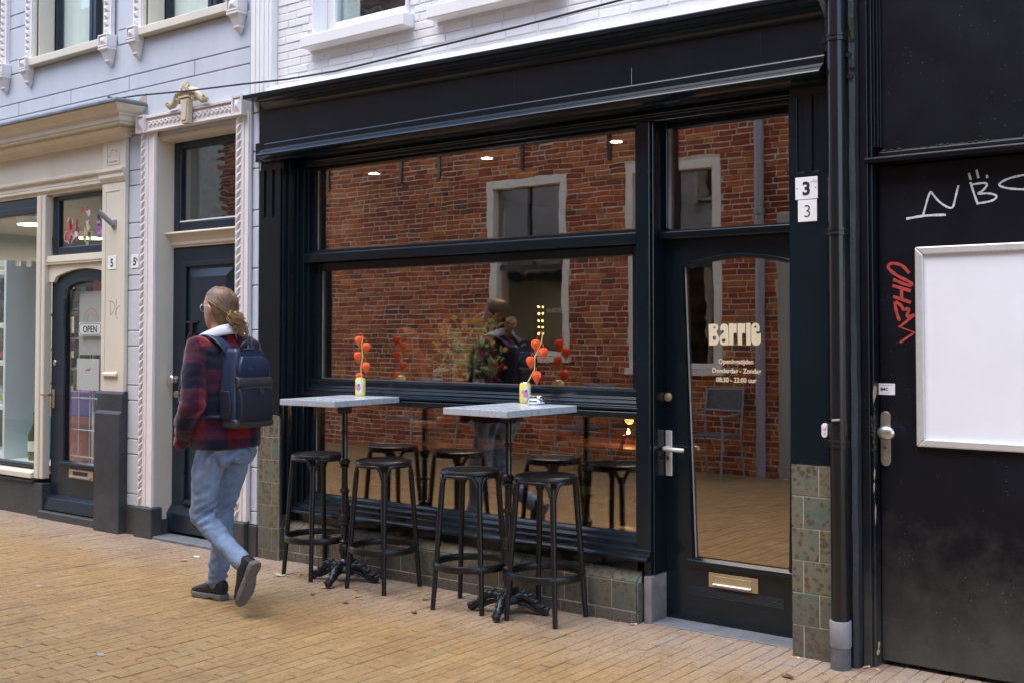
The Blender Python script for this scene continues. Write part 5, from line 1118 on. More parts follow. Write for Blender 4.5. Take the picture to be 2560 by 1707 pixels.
# ================================================================ opposite side of the street (behind the viewer, seen mirrored)
OY = -5.5
OB = thing('opposite_building', 'old red brick building across the street, seen mirrored in the cafe panes', 'building', (-7.0, OY-0.5, 0))
holes = [(-8.76, -7.56, 1.24, 3.40), (-6.74, -5.61, 1.12, 3.42), (-4.96, -3.9, 0.0, 2.75)]
mb = MB(); xs = [-48.0, -8.76, -7.56, -6.74, -5.61, -4.96, -3.9, 3.0]
for i, (a_, b_) in enumerate(zip(xs, xs[1:])):
    h = next((q for q in holes if q[0] == a_ and q[1] == b_), None)
    if h:
        if h[2] > 0: mb.box(a_, b_, OY-0.35, OY, -0.02, h[2])
        mb.box(a_, b_, OY-0.35, OY, h[3], 7.2)
    else: mb.box(a_, b_, OY-0.35, OY, -0.02, 7.2)
mb.build('wall', M['mortar'], OB)
ro = random.Random(21); V, Fc = [], []; z_ = 0.0; row = 0
while z_ < 7.1:
    x = -14 + (0.11 if row % 2 else 0)
    bh = 0.053
    while x < 2.8:
        L_ = ro.choice((0.22, 0.22, 0.11)) * ro.uniform(0.9, 1.08)
        x0, x1 = x + 0.005, x + L_ - 0.005
        for h in holes:
            if z_ + bh > h[2] + 0.01 and z_ < h[3] - 0.01 and x1 > h[0] and x0 < h[1]:
                if x0 < h[0]: x1 = h[0] - 0.003
                elif x1 > h[1]: x0 = h[1] + 0.003
                else: x1 = x0
        if x1 - x0 > 0.03:
            y = OY + 0.006 + ro.uniform(-0.004, 0.006); c = 0.006; t1, t2 = ro.uniform(-0.004, 0.004), ro.uniform(-0.004, 0.004)
            A = [(x0, OY-0.01, z_+t1), (x1, OY-0.01, z_+t2), (x1, OY-0.01, z_+bh+t2), (x0, OY-0.01, z_+bh+t1)]
            B = [(x0, y-c, z_+t1), (x1, y-c, z_+t2), (x1, y-c, z_+bh+t2), (x0, y-c, z_+bh+t1)]
            D_ = [(x0+c, y, z_+c+t1), (x1-c, y, z_+c+t2), (x1-c, y, z_+bh-c+t2), (x0+c, y, z_+bh-c+t1)]
            b0 = len(V); V += A + B + D_
            for r in (0, 4):
                for j in range(4): Fc.append((b0+r+j, b0+r+4+j, b0+r+4+(j+1)%4, b0+r+(j+1)%4))
            Fc.append((b0+8, b0+11, b0+10, b0+9))
        x += L_
    z_ += 0.063; row += 1
tag(fast('brick_field', V, Fc, M['red_brick'], OB), kind='stuff')
M['oframe'] = mat('cream_window_frame', (0.76, 0.71, 0.62), 0.5, var=0.08, vs=5)
M['odoor'] = mat('grey_green_door', (0.36, 0.37, 0.33), 0.45)
for k, (a_, b_, c_, d_) in enumerate(holes[:2]):
    f = MB(); w_ = 0.10
    f.box(a_, a_+w_, OY-0.12, OY-0.02 + 0.03, c_, d_); f.box(b_-w_, b_, OY-0.12, OY+0.01, c_, d_); f.box(a_+w_, b_-w_, OY-0.12, OY+0.01, d_-w_, d_); f.box(a_-0.03, b_+0.03, OY-0.12, OY+0.07, c_-0.07, c_); f.box(a_+w_, b_-w_, OY-0.12, OY, c_, c_+0.06)
    ow = f.build('sash_window', M['oframe'], OB, bevel=0.004)
    g = MB(); zm = c_ + 0.50*(d_-c_); g.box(a_+w_, b_-w_, OY-0.10, OY-0.05, zm-0.03, zm+0.03); g.box((a_+b_)/2-0.015, (a_+b_)/2+0.015, OY-0.10, OY-0.06, zm+0.03, d_-w_); g.build('sash_bar', M['navy'], ow)
    bx('pane', M['glass_old'], ow, a_+w_, b_-w_, OY-0.09, OY-0.084, c_+0.06, d_-w_)
    rm = MB()
    for q in ((a_-0.2, b_+0.2, OY-1.4, OY-1.3, c_-0.5, d_+0.3), (a_-0.3, a_-0.2, OY-1.4, OY-0.35, c_-0.5, d_+0.3), (b_+0.2, b_+0.3, OY-1.4, OY-0.35, c_-0.5, d_+0.3), (a_-0.3, b_+0.3, OY-1.4, OY-0.35, d_+0.3, d_+0.4), (a_-0.3, b_+0.3, OY-1.4, OY-0.35, c_-0.6, c_-0.5)): rm.box(*q)
    rm.build('dark_room', M['ink'], ow)
    if k == 0: text('window_lettering', 'PRONK', 0.075, -7.83, 1.75, OY-0.083, mat('pale_gilt', (0.5, 0.48, 0.42), 0.4), ow, face=1, bold=0.001)
for (x, y, z0_, n_) in ((-8.35, OY-0.45, 1.50, 5), (-7.75, OY-0.5, 1.42, 6)):
    t = thing('bulb_string', ('warm bulb string on the left inside the opposite window' if x < -8 else 'warm bulb string beside the lettering in the opposite window'), 'light string', (x, y, z0_), 'bulb strings in the opposite window')
    for i in range(n_*2): MB().ell((x + (i % 2)*0.07, y, z0_ + 0.085*(i//2)), 0.013, 0.013, 0.016, 10, 8).build('bulb', M['bulb'], t)
f = MB(); a_, b_, c_, d_ = holes[2]; f.box(a_, a_+0.12, OY-0.15, OY+0.01, 0, d_); f.box(b_-0.12, b_, OY-0.15, OY+0.01, 0, d_); f.box(a_+0.12, b_-0.12, OY-0.15, OY+0.01, d_-0.12, d_); f.build('door_frame', M['odoor'], OB, bevel=0.004)
od = bx('door', M['odoor'], OB, a_+0.12, b_-0.12, OY-0.12, OY-0.07, 0.75, d_-0.12); bx('door_foot', M['plinth'], od, a_+0.12, b_-0.12, OY-0.12, OY-0.065, 0.0, 0.75)
bx('handle_plate', M['brass'], od, a_+0.17, a_+0.23, OY-0.0695, OY-0.06, 1.28, 1.60); MB().tube([(a_+0.20, OY-0.06, 1.50), (a_+0.20, OY-0.02, 1.50), (a_+0.33, OY-0.02, 1.50)], 0.012).build('lever', M['alu'], od)
op = thing('wall_downpipe', 'lilac grey downpipe on the brick wall, mirrored in the cafe door', 'downpipe', (-5.13, OY+0.06, 0))
MB().tube([(-5.13, OY+0.07, z_) for z_ in (0, 1, 2, 3, 5, 7)], 0.05, n=14).build('pipe', mat('lilac_pipe', (0.34, 0.32, 0.36), 0.5), op, smooth=True)
mb = MB(); mb.lathe([(0.051, 0), (0.06, 0.01), (0.06, 0.06), (0.051, 0.07)], (-5.13, OY+0.07, 2.75), 14, cap=False); mb.build('pipe_collar', M['pipe_grey'], op)
mb = MB()
for q in (-11.6, -10.2, -9.55, -8.2, -6.95): mb.box(q-0.02, q+0.02, OY+0.012, OY+0.03, 3.5, 4.35)
mb.build('wall_anchor', M['iron'], OB)
for k, (x, lab) in enumerate(((-7.05, 'grey metal terrace chair against the brick wall between the two windows'), (-5.50, 'grey metal terrace chair against the brick wall beside the lilac downpipe'), (-9.65, 'grey metal terrace chair farthest left along the brick wall'), (-8.5, 'grey metal terrace chair under the first window of the brick wall'))):
    t = thing('terrace_chair', lab, 'chair', (x, OY+0.35, 0), 'terrace chairs mirrored in the panes')
    mb = MB(); y0 = OY + 0.22
    for sx in (-0.21, 0.21):
        mb.tube([(x+sx, y0+0.45, 0), (x+sx, y0+0.42, 0.45)], 0.012, n=6); mb.tube([(x+sx, y0-0.06, 0), (x+sx, y0, 0.45), (x+sx, y0-0.06, 0.92)], 0.012, n=6)
        mb.tube([(x+sx, y0+0.42, 0.45), (x+sx, y0+0.42, 0.66), (x+sx, y0-0.02, 0.68)], 0.012, n=6)
    for zz in (0.70, 0.92): mb.tube([(x-0.21, y0-0.03-0.06*(zz > 0.8), zz), (x+0.21, y0-0.03-0.06*(zz > 0.8), zz)], 0.012, n=6)
    mb.build('chair_frame', M['pipe_grey'], t, smooth=True)
    bx('seat', M['pipe_dark'], t, x-0.2, x+0.2, y0, y0+0.42, 0.44, 0.46); MB().prx([(y0-0.045, 0.70), (y0-0.09, 0.92), (y0-0.085, 0.92), (y0-0.04, 0.70)], x-0.2, x+0.2).build('backrest', M['pipe_dark'], t)

# ================================================================ bar stools
def make_stool():
    t = thing('bar_stool', 'x', 'stool', (0, 0, 0), 'black bar stools along the cafe window')
    SR, SZ = 0.168, 0.738
    mb = MB(); mb.lathe([(SR-0.030, SZ+0.008), (SR-0.012, SZ+0.013), (SR-0.003, SZ+0.008), (SR, SZ-0.002), (SR-0.006, SZ-0.013), (SR-0.030, SZ-0.013)], (0,0,0), 40, cap=False)
    bm = mb.bm; n = 40
    mb.bm.verts.ensure_lookup_table(); v = mb.bm.verts
    for j in range(n): bm.faces.new([v[5*n+j], v[5*n+(j+1)%n], v[(j+1)%n], v[j]])
    mb.build('seat_rim', M['stool'], t, smooth=True)
    k = 9; wd = 2*(SR-0.030)/k
    for i in range(k):
        c = -(SR-0.030) + wd*(i+0.5); r = SR - 0.026
        h = math.sqrt(max(0.0004, r*r - (abs(c)+wd*0.3)**2))
        mb = MB(); mb.box(c-wd*0.40, c+wd*0.40, -h, h, SZ-0.008, SZ+0.0085 - 0.004*(1-(c/SR)**2)); mb.build('slat', M['stool'], t, bevel=0.002)
    ra, rb_ = 0.158, 0.213
    A0 = math.pi/4
    def leg_r(z_): return rb_ + (ra-rb_)*(z_/0.70)
    for q in range(4):
        an = A0 + q*math.pi/2; c, s = math.cos(an), math.sin(an)
        mb = MB(); mb.tube([(leg_r(z_)*c, leg_r(z_)*s, z_) for z_ in (0.0, 0.25, 0.45, 0.62, 0.69)], [0.0135, 0.0145, 0.0155, 0.0165, 0.0155], n=12)
        mb.build('leg', M['stool'], t, smooth=True)
    mb = MB()
    for q in range(4):
        a0 = A0 + q*math.pi/2; pts = []
        for i in range(21):
            u = i/20; e = min(u, 1-u)
            an = a0 + 0.055*(1 if u < .5 else -1)*min(1, 1-e*2) * 1.0 + (math.pi/2)*u
            zz = 0.650 + 0.073*(1 - (1-min(1, e/0.17))**2.2)
            rr = leg_r(zz) + 0.004*(min(1, e/0.25))
            pts.append((rr*math.cos(an), rr*math.sin(an), zz))
        mb.tube(pts, 0.0105, n=10)
    mb.build('arch_brace', M['stool'], t, smooth=True)
    mb = MB(); R1 = leg_r(0.235); n = 48
    pr = [(R1+0.010, 0.217), (R1+0.013, 0.222), (R1+0.013, 0.248), (R1+0.009, 0.254), (R1-0.004, 0.254), (R1-0.008, 0.248), (R1-0.008, 0.222), (R1-0.004, 0.217)]
    rings = []
    for j in range(n):
        a_ = 2*math.pi*j/n; rings.append([mb.bm.verts.new((r*math.cos(a_), r*math.sin(a_), z_)) for r, z_ in pr])
    for j in range(n):
        P_, Q = rings[j], rings[(j+1) % n]
        for i in range(len(pr)): mb.bm.faces.new([P_[i], P_[(i+1) % len(pr)], Q[(i+1) % len(pr)], Q[i]])
    mb.build('foot_ring', M['stool'], t, smooth=True)
    return t
stool = make_stool()
for i, (x, y, rz, lab) in enumerate(((-5.235, -0.130, -9, 'black bar stool nearest the left tiled pillar'), (-4.665, -0.135, 0, 'black bar stool right of the left zinc table'), (-3.955, -0.185, 11, 'black bar stool left of the right zinc table'), (-3.475, -0.140, 3, 'rightmost black bar stool, nearest the cafe door'))):
    o = stool if i == 0 else copy_tree(stool)
    o.location = (x, y, 0.001); o.rotation_euler = (0, 0, R_(rz)); o['label'] = lab

# ================================================================ zinc bar tables
def make_table():
    t = thing('bar_table', 'x', 'table', (0, 0, 0), 'zinc bar tables by the window')
    mb = MB(); mb.box(-0.222, 0.222, -0.29, 0.29, -0.036, 0.0); top = mb.build('table_top', M['zinc'], t, bevel=0.003, segs=2); top.location = (0.0, 0, 1.105)
    mb = MB(); mb.box(-0.032, 0.032, -0.032, 0.032, 1.012, 1.0689); mb.build('top_bracket', M['iron'], t, bevel=0.003)
    b = 0.0185
    prof = [(0.030, 0.10), (0.036, 0.112), (0.030, 0.128), (0.022, 0.135), (0.025, 0.16), (0.038, 0.185), (0.030, 0.21), (0.021, 0.225), (0.030, 0.232), (0.030, 0.242), (0.021, 0.25), (0.021, 0.335), (0.033, 0.343), (0.033, 0.352), (0.025, 0.358), (0.034, 0.375), (0.033, 0.395), (0.020, 0.405), (b, 0.53), (0.030, 0.537), (0.031, 0.548), (0.019, 0.556), (b, 0.68), (0.026, 0.684), (0.029, 0.694), (0.022, 0.700), (0.033, 0.708), (0.034, 0.728), (0.021, 0.737), (b, 0.745), (b, 0.89), (0.026, 0.895), (0.026, 0.902), (b, 0.908), (b, 1.0119)]
    mb = MB(); mb.lathe(prof, (0, 0, 0), 20); mb.build('column', M['iron'], t, smooth=True)
    mb = MB(); mb.lathe([(0.02, 0.05), (0.06, 0.055), (0.066, 0.075), (0.055, 0.09), (0.040, 0.099), (0.03, 0.0999)], (0, 0, 0), 16); mb.build('hub', M['iron_foot'], t, smooth=True)
    for q in range(4):
        mb = MB(); P_ = [(0.045, 0.085), (0.085, 0.100), (0.125, 0.085), (0.155, 0.055), (0.180, 0.032), (0.205, 0.022), (0.225, 0.020)]
        mb.tube([(x, 0, z_) for x, z_ in P_], [0.020, 0.024, 0.022, 0.019, 0.019, 0.022, 0.014], n=10)
        mb.tube([(0.06, 0, 0.06), (0.10, 0, 0.055), (0.14, 0, 0.035), (0.17, 0, 0.02)], [0.010, 0.014, 0.013, 0.010], n=8)
        for k, (x, z_) in enumerate(((0.085, 0.118), (0.125, 0.104), (0.158, 0.072), (0.19, 0.048), (0.215, 0.036))):
            for s in (-1, 1): mb.ell((x, s*0.013, z_), 0.016, 0.010, 0.010, 8, 6)
        for s in (-1, 1): mb.tube([(0.205 + 0.016*math.cos(a_*0.8)*(1-a_/9), s*0.017, 0.026 + 0.016*math.sin(a_*0.8)*(1-a_/9)) for a_ in range(8)], 0.006, n=5)
        c, s = math.cos(q*math.pi/2), math.sin(q*math.pi/2)
        mb.build('foot', M['iron_foot'], t, smooth=True, fn=lambda p, c=c, s=s: Vector((p.x*c - p.y*s, p.x*s + p.y*c, p.z)))
    return t
table = make_table(); table2 = copy_tree(table)
for o, x, y, rz, lab, dx, dy in ((table, -4.975, -0.155, 3, 'left zinc-topped bar table, a can with orange lanterns on it', -0.015, -0.02), (table2, -3.705, -0.170, -3, 'right zinc-topped bar table with a can and an ashtray', 0.045, -0.035)):
    o.location = (x, y, 0.001); o.rotation_euler = (0, 0, R_(20)); o['label'] = lab
    for ch in o.children:
        if ch.name.startswith('table_top') or ch.name.startswith('top_bracket'):
            ch.rotation_euler = (0, 0, R_(rz - 20))
        if ch.name.startswith('table_top'):
            v = Matrix.Rotation(R_(-20), 3, 'Z') @ Vector((dx, dy, 0)); ch.location = (v.x, v.y, 1.105)
TZ = 1.106
# drink cans with orange lantern stems
def lantern_set(cx, cy, stem, husks, lean, labels, rot):
    can = thing('drink_can', labels[0], 'can', (cx, cy, TZ), 'yellow drink cans on the tables')
    mb = MB(); mb.lathe([(0.024, 0.0), (0.027, 0.003), (0.0325, 0.014), (0.0325, 0.100), (0.027, 0.113)], (cx, cy, TZ), 28, cap=False); mb.lathe([(0.024, 0.0), (0.0005, 0.001)], (cx, cy, TZ), 28, cap=False); mb.build('can_body', M['canyellow'], can, smooth=True)
    MB().lathe([(0.0268, 0.1131), (0.0275, 0.115), (0.0268, 0.1165), (0.0235, 0.115), (0.0235, 0.109), (0.010, 0.109)], (cx, cy, TZ), 28, cap=False).build('can_rim', M['chrome'], can, smooth=True)
    def patch(nm, m, a0, a1, z0, z1, k=0.0003, blob=False):
        mb = MB(); n = 12; rings = []
        for i in range(n+1):
            u = i/n; an = R_(a0 + (a1-a0)*u); r = 0.0325 + k
            hh = (math.sqrt(max(0.02, 1-(2*u-1)**2)) if blob else 1.0); zm = (z0+z1)/2; hz = (z1-z0)/2*hh
            rings.append([(cx + r*math.cos(an), cy + r*math.sin(an), TZ+zm-hz), (cx + r*math.cos(an), cy + r*math.sin(an), TZ+zm+hz)])
        V = [[mb.bm.verts.new(p) for p in q] for q in rings]
        for A, B in zip(V, V[1:]): mb.bm.faces.new([A[0], B[0], B[1], A[1]])
        return mb.build(nm, m, can, smooth=True)
    patch('print_panel', M['canwhite'], rot, rot+55, 0.018, 0.096)
    patch('print_spot', M['canpink'], rot-14, rot+36, 0.034, 0.070, 0.0006, True); patch('print_spot', M['canblue'], rot+2, rot+30, 0.062, 0.078, 0.0009, True); patch('print_spot', M['canpink'], rot-32, rot-4, 0.055, 0.076, 0.0006, True)
    st = thing('lantern_stem', labels[1], 'lantern stem', (cx, cy, TZ+0.05), 'orange lantern stems in the cans')
    # R is the screen-right direction in the plane of the facade
    rx, ry = 0.79, 0.61
    W = lambda u, z_, d=0.0: (cx + u*rx + d*ry, cy + u*ry - d*rx, TZ + z_)
    mb = MB(); mb.tube([W(u, z_) for u, z_ in stem], [0.0038]*(len(stem)-1) + [0.0022], n=8)
    for u, z_ in stem[1:-1]: mb.ell(W(u, z_), 0.005, 0.005, 0.004, 8, 6)
    mb.build('stem', M['stem'], st, smooth=True)
    for k, (u, z_, d, s) in enumerate(husks):
        c = Vector(W(u, z_, d)); mb = MB(); n = 20; rings = []
        for r, h in ((0.003, 0.021), (0.014, 0.0265), (0.024, 0.019), (0.0275, 0.006), (0.024, -0.008), (0.016, -0.021), (0.007, -0.033), (0.001, -0.044)):
            rings.append([(c.x + 0.92*s*r*(1 + 0.10*math.cos(5*a_))*math.cos(a_), c.y + 0.92*s*r*(1 + 0.10*math.cos(5*a_))*math.sin(a_), c.z + s*h) for a_ in [2*math.pi*j/n + k for j in range(n)]])
        mb.ring_lofts(rings[::-1]); mb.build('lantern', M['lantern'], st, smooth=True)
        near = min(stem, key=lambda q: abs(q[1] - (z_ + 0.055)) + abs(q[0] - u)*0.2)
        MB().tube([W(near[0], near[1]), W(u*0.7 + near[0]*0.3, z_ + 0.05, d*0.5), tuple(c + Vector((0, 0, 0.023*s)))], 0.0016, n=5).build('stalk', M['lantern'], st)
s = 1/3.18
lantern_set(-5.055, 0.055, [(0.0, 0.02), (0.008, 0.10), (0.003, 0.18), (0.014, 0.25), (0.007, 0.32), (0.016, 0.37)], [(-0.012, 0.345, -0.02, 1.0), (0.040, 0.305, 0.012, 1.0), (-0.018, 0.247, -0.018, 1.0), (0.037, 0.182, 0.012, 1.03), (-0.008, 0.117, -0.034, 0.98)], 0,
            ('yellow drink can with a pink print on the left zinc table', 'upright stem of five orange lanterns in the left can'), -78)
lantern_set(-3.775, 0.075, [(-0.010, 0.02), (0.010, 0.11), (0.052, 0.185), (0.055, 0.26), (0.090, 0.335), (0.100, 0.395)], [(0.062, 0.325, -0.014, 1.08), (0.103, 0.280, 0.014, 1.05), (0.032, 0.232, -0.014, 1.05), (0.065, 0.150, 0.016, 1.08)], 0,
            ('yellow drink can behind the steel ashtray on the right table', 'leaning stem of four orange lanterns in the right can'), -60)
at = thing('ashtray', 'round polished steel ashtray on the right zinc table', 'ashtray', (-3.655, 0.015, TZ))
MB().lathe([(0.032, 0.0), (0.045, 0.005), (0.051, 0.016), (0.050, 0.026), (0.046, 0.031)], (-3.655, 0.015, TZ), 28, cap=False).build('bowl', M['chrome'], at, smooth=True)
MB().lathe([(0.0005, 0.0335), (0.030, 0.033), (0.046, 0.0318), (0.0475, 0.036), (0.046, 0.046), (0.041, 0.050), (0.0005, 0.052)], (-3.655, 0.015, TZ), 28, cap=False).build('lid', M['chrome'], at, smooth=True)

# ================================================================ cable over the facade
tag(MB().tube([(-7.47, -0.20, 3.262), (-7.44, -0.14, 3.255), (-7.2, -0.125, 3.250), (-6.6, -0.12, 3.205), (-6.03, -0.12, 3.172), (-5.55, -0.12, 3.140), (-5.1, -0.12, 3.128), (-4.65, -0.12, 3.138), (-4.24, -0.12, 3.150), (-3.66, -0.12, 3.165), (-3.0, -0.12, 3.190), (-2.3, -0.12, 3.225), (-1.0, -0.12, 3.31)], 0.0065, n=8).build('overhead_cable', M['ink'], smooth=True), 'black cable slung across the white brick above the cafe fascia', 'cable')

# ================================================================ leaves and litter
M['gum'] = mat('trodden_grey_gum', (0.34, 0.33, 0.30), 0.8)
def leaf(x, y, s, m, lab, rz, curl=0.4, nm='fallen_leaf', cat='leaf'):
    mb = MB(); n = 14; pts = []
    for j in range(n):
        a_ = 2*math.pi*j/n; r = s*(0.75 + 0.25*math.cos(3*a_ + rz))*(1.0 + 0.2*math.sin(5*a_))
        px, py = r*math.cos(a_), 0.7*r*math.sin(a_); pts.append((px, py, 0.004 + curl*(px*px + py*py)/s*0.6 + 0.15*curl*px))
    top = [Vector(p) for p in pts]; c = math.cos(rz); s_ = math.sin(rz)
    R = [Vector((x + p.x*c - p.y*s_, y + p.x*s_ + p.y*c, max(0.003, p.z))) for p in top]
    ct = mb.bm.verts.new((x, y, 0.005)); cb = mb.bm.verts.new((x, y, 0.0035)); V = [mb.bm.verts.new(p) for p in R]; U = [mb.bm.verts.new(p - Vector((0, 0, 0.0012))) for p in R]
    for j in range(n):
        mb.bm.faces.new([V[j], V[(j+1)%n], ct]); mb.bm.faces.new([U[(j+1)%n], U[j], cb]); mb.bm.faces.new([V[j], U[j], U[(j+1)%n], V[(j+1)%n]])
    return tag(mb.build(nm, m), lab, cat, 'leaves and scraps on the pavers')
LF = [(-6.25, -0.38, .035, 'leafy', 'yellow leaf on the pavers left of the walker in front of the dark door'), (-7.2, -0.56, .025, 'leafy', 'lone small orange leaf on the pavers below the cream pilaster'), (-5.45, -0.28, .028, 'leafy', 'orange leaf against the pale grey-green leaf'), (-5.38, -0.31, .045, 'leafg', 'curled pale grey-green leaf left of the first bar stool'), (-5.31, -0.20, .024, 'leafy', 'orange leaf at the feet of the first bar stool'), (-4.93, -0.36, .035, 'leafy', 'yellow leaf under the front foot of the left table'),
      (-4.61, -0.40, .028, 'leafy', 'yellow leaf before the second bar stool'), (-4.42, -0.10, .022, 'leafy', 'pale yellow leaf at the tiled ledge between the tables'), (-4.25, -0.22, .030, 'leafb', 'brown leaf between the second and third stools'), (-4.1, -0.48, .028, 'leafb', 'brown leaf before the third bar stool'), (-4.55, -0.55, .026, 'leafb', 'dark curled leaf on the pavers before the second stool'), (-4.85, -0.52, .022, 'leafb', 'small dark leaf before the left table'), (-4.72, -0.30, .018, 'leafb', 'tiny brown leaf beside the second stool leg'), (-3.05, 0.02, .018, 'leafb', 'brown crumb of leaf at the grey stone block'),
      (-2.05, -0.32, .040, 'leafb', 'brown leaf on the pavers before the right tiled pillar'), (-1.62, -0.17, .028, 'leafy', 'small yellow leaf at the foot of the black door')]
for i, q in enumerate(LF): leaf(q[0], q[1], q[2], M[q[3]], q[4], i*1.3, 0.35 if q[3] != 'leafg' else 0.8)
for i, (x, y, lab) in enumerate(((-6.30, -0.24, 'white paper scrap before the ornate door'), (-4.72, -1.95, 'flat grey-white gum spot in the lower left of the street'), (-6.30, -1.36, 'pale scrap on the pavers far left in the street'))):
    tag(MB().lathe([(0.026, 0.0006), (0.026, 0.0022), (0.018, 0.0030)], (0, 0, 0), 10).build('paper_scrap', M['paper'] if i == 0 else M['gum'], fn=lambda p, x=x, y=y: Vector((x + p.x*1.1, y + p.y*0.6, p.z + 0.001))), lab, 'scrap')
for i, (x, y, an, lab) in enumerate(((-2.145, -0.035, 0.3, 'cigarette butt against the right tiled pillar'), (-1.83, 0.02, 1.0, 'pale cigarette butt between downpipe and black door'), (-1.765, 0.0, 2.2, 'orange cigarette butt at the foot of the black door post'), (-3.045, 0.02, 0.9, 'cigarette butt at the end of the tiled ledge'))):
    t = thing('cigarette_butt', lab, 'cigarette butt', (x, y, 0), 'cigarette butts along the facade')
    c, s_ = math.cos(an)*0.014, math.sin(an)*0.014
    MB().tube([(x-c, y-s_, 0.0055), (x+c, y+s_, 0.0055)], 0.004, n=8).build('filter', M['butt'], t, smooth=True); MB().tube([(x+c, y+s_, 0.0055), (x+c*1.7, y+s_*1.7, 0.0055)], 0.0039, n=8).build('paper_end', M['paper'], t, smooth=True)
V, Fc = [], []; rd = random.Random(9)
for _ in range(2200):
    x, y = rd.uniform(-7.0, -1.6), -0.15 - abs(rd.gauss(0, 0.28)); s_ = rd.uniform(0.0015, 0.0045)
    if rd.random() < 0.25: x, y = rd.uniform(-9, -1.2), rd.uniform(-2.8, -0.3)
    b0 = len(V); a_ = rd.uniform(0, 6.3); c, s2 = math.cos(a_)*s_, math.sin(a_)*s_; k = rd.uniform(0.4, 0.9)
    V += [(x+c, y+s2, 0.0015), (x-s2*k, y+c*k, 0.0015), (x-c, y-s2, 0.0015), (x+s2*k, y-c*k, 0.0015), (x, y, 0.0015+s_*0.7)]
    Fc += [(b0, b0+1, b0+4), (b0+1, b0+2, b0+4), (b0+2, b0+3, b0+4), (b0+3, b0, b0+4), (b0+3, b0+2, b0+1, b0)]
tag(fast('soil_crumbs', V, Fc, mat('brown_soil_crumb', (0.15, 0.09, 0.042), 0.95, var=0.4, vs=30), None), kind='stuff')

# ================================================================ the walker
PX_, PY_ = -5.06, -1.0
def W(F, L, Z): return Vector((PX_ - F, PY_ - L, Z))
def srings(mb, R, n=28, ex=2.5, fr=W):
    rings = []
    for z_, f0, a_, b_ in R:
        q = []
        for j in range(n):
            t = 2*math.pi*j/n; c, s_ = math.cos(t), math.sin(t)
            q.append(fr(f0 + a_*math.copysign(abs(c)**(2/ex), c), b_*math.copysign(abs(s_)**(2/ex), s_), z_))
        rings.append(q)
    mb.ring_lofts(rings)
def caps(mb, pts, rs, n=14, fr=W):
    P_ = [fr(*p) for p in pts]; mb.tube(P_, rs, n=n)
    for p, r in zip(P_, rs): mb.ell(p, r, r, r, 12, 8)
def union(mb, voxel, smooth=6, fac=0.5):
    bmesh.ops.recalc_face_normals(mb.bm, faces=mb.bm.faces[:])
    me = bpy.data.meshes.new('tmp'); mb.bm.to_mesh(me); mb.bm.free(); o = bpy.data.objects.new('tmp', me); C.objects.link(o)
    r = o.modifiers.new('r', 'REMESH'); r.mode = 'VOXEL'; r.voxel_size = voxel; r.adaptivity = 0
    s_ = o.modifiers.new('s', 'SMOOTH'); s_.factor = fac; s_.iterations = smooth
    m2 = mesh_from(o); bpy.data.objects.remove(o)
    for p in m2.polygons: p.use_smooth = True
    return m2
def put(name, me, m, parent):
    off = wl(parent)
    for v in me.vertices: v.co = v.co - off
    me.materials.clear(); me.materials.append(m); me.name = name
    return link(bpy.data.objects.new(name, me), parent)
def wrinkle(me, amp, sc, seed=0.0):
    me.update(); ns = [v.normal.copy() for v in me.vertices]
    for v, nn in zip(me.vertices, ns):
        p = v.co; d = noise.noise(Vector((p.x*sc*0.7 + seed, p.y*sc*0.7, p.z*sc*1.5))) + 0.5*noise.noise(Vector((p.x*sc*2 + seed, p.y*sc*2, p.z*sc*3)))
        v.co = p + nn*amp*d
M['skin'] = mat('skin', (0.46, 0.25, 0.18), 0.5, var=0.08, vs=30)
M['hair'] = mat('light_brown_hair', (0.165, 0.095, 0.045), 0.42, var=0.5, vs=60, bump=0.6, bs=120)
M['hair2'] = mat('golden_brown_hair', (0.33, 0.20, 0.090), 0.42, var=0.4, vs=60, bump=0.5, bs=120)
M['fleece'] = mat('white_fleece', (0.72, 0.72, 0.74), 0.95, var=0.08, vs=60, bump=1.0, bs=160)
M['denim'] = mat('washed_blue_denim', (0.165, 0.24, 0.37), 0.85, var=0.28, vs=9, bump=1.0, bs=28, col2=(0.25, 0.335, 0.46), ms=5, mlo=0.45, mhi=0.75)
M['shoe'] = mat('black_trainer', (0.016, 0.016, 0.018), 0.6, var=0.3, vs=40, bump=0.5, bs=120)
M['sole'] = mat('grey_rubber_sole', (0.13, 0.125, 0.12), 0.8, var=0.3, vs=30)
M['packblue'] = mat('navy_backpack_nylon', (0.014, 0.027, 0.066), 0.42, var=0.2, vs=12, bump=0.25, bs=60)
M['packdark'] = mat('dark_backpack_nylon', (0.009, 0.013, 0.027), 0.5, var=0.2, vs=12, bump=0.25, bs=60)
M['packgrey'] = mat('grey_backpack_band', (0.032, 0.036, 0.043), 0.55, var=0.2, vs=20, bump=0.2, bs=80)
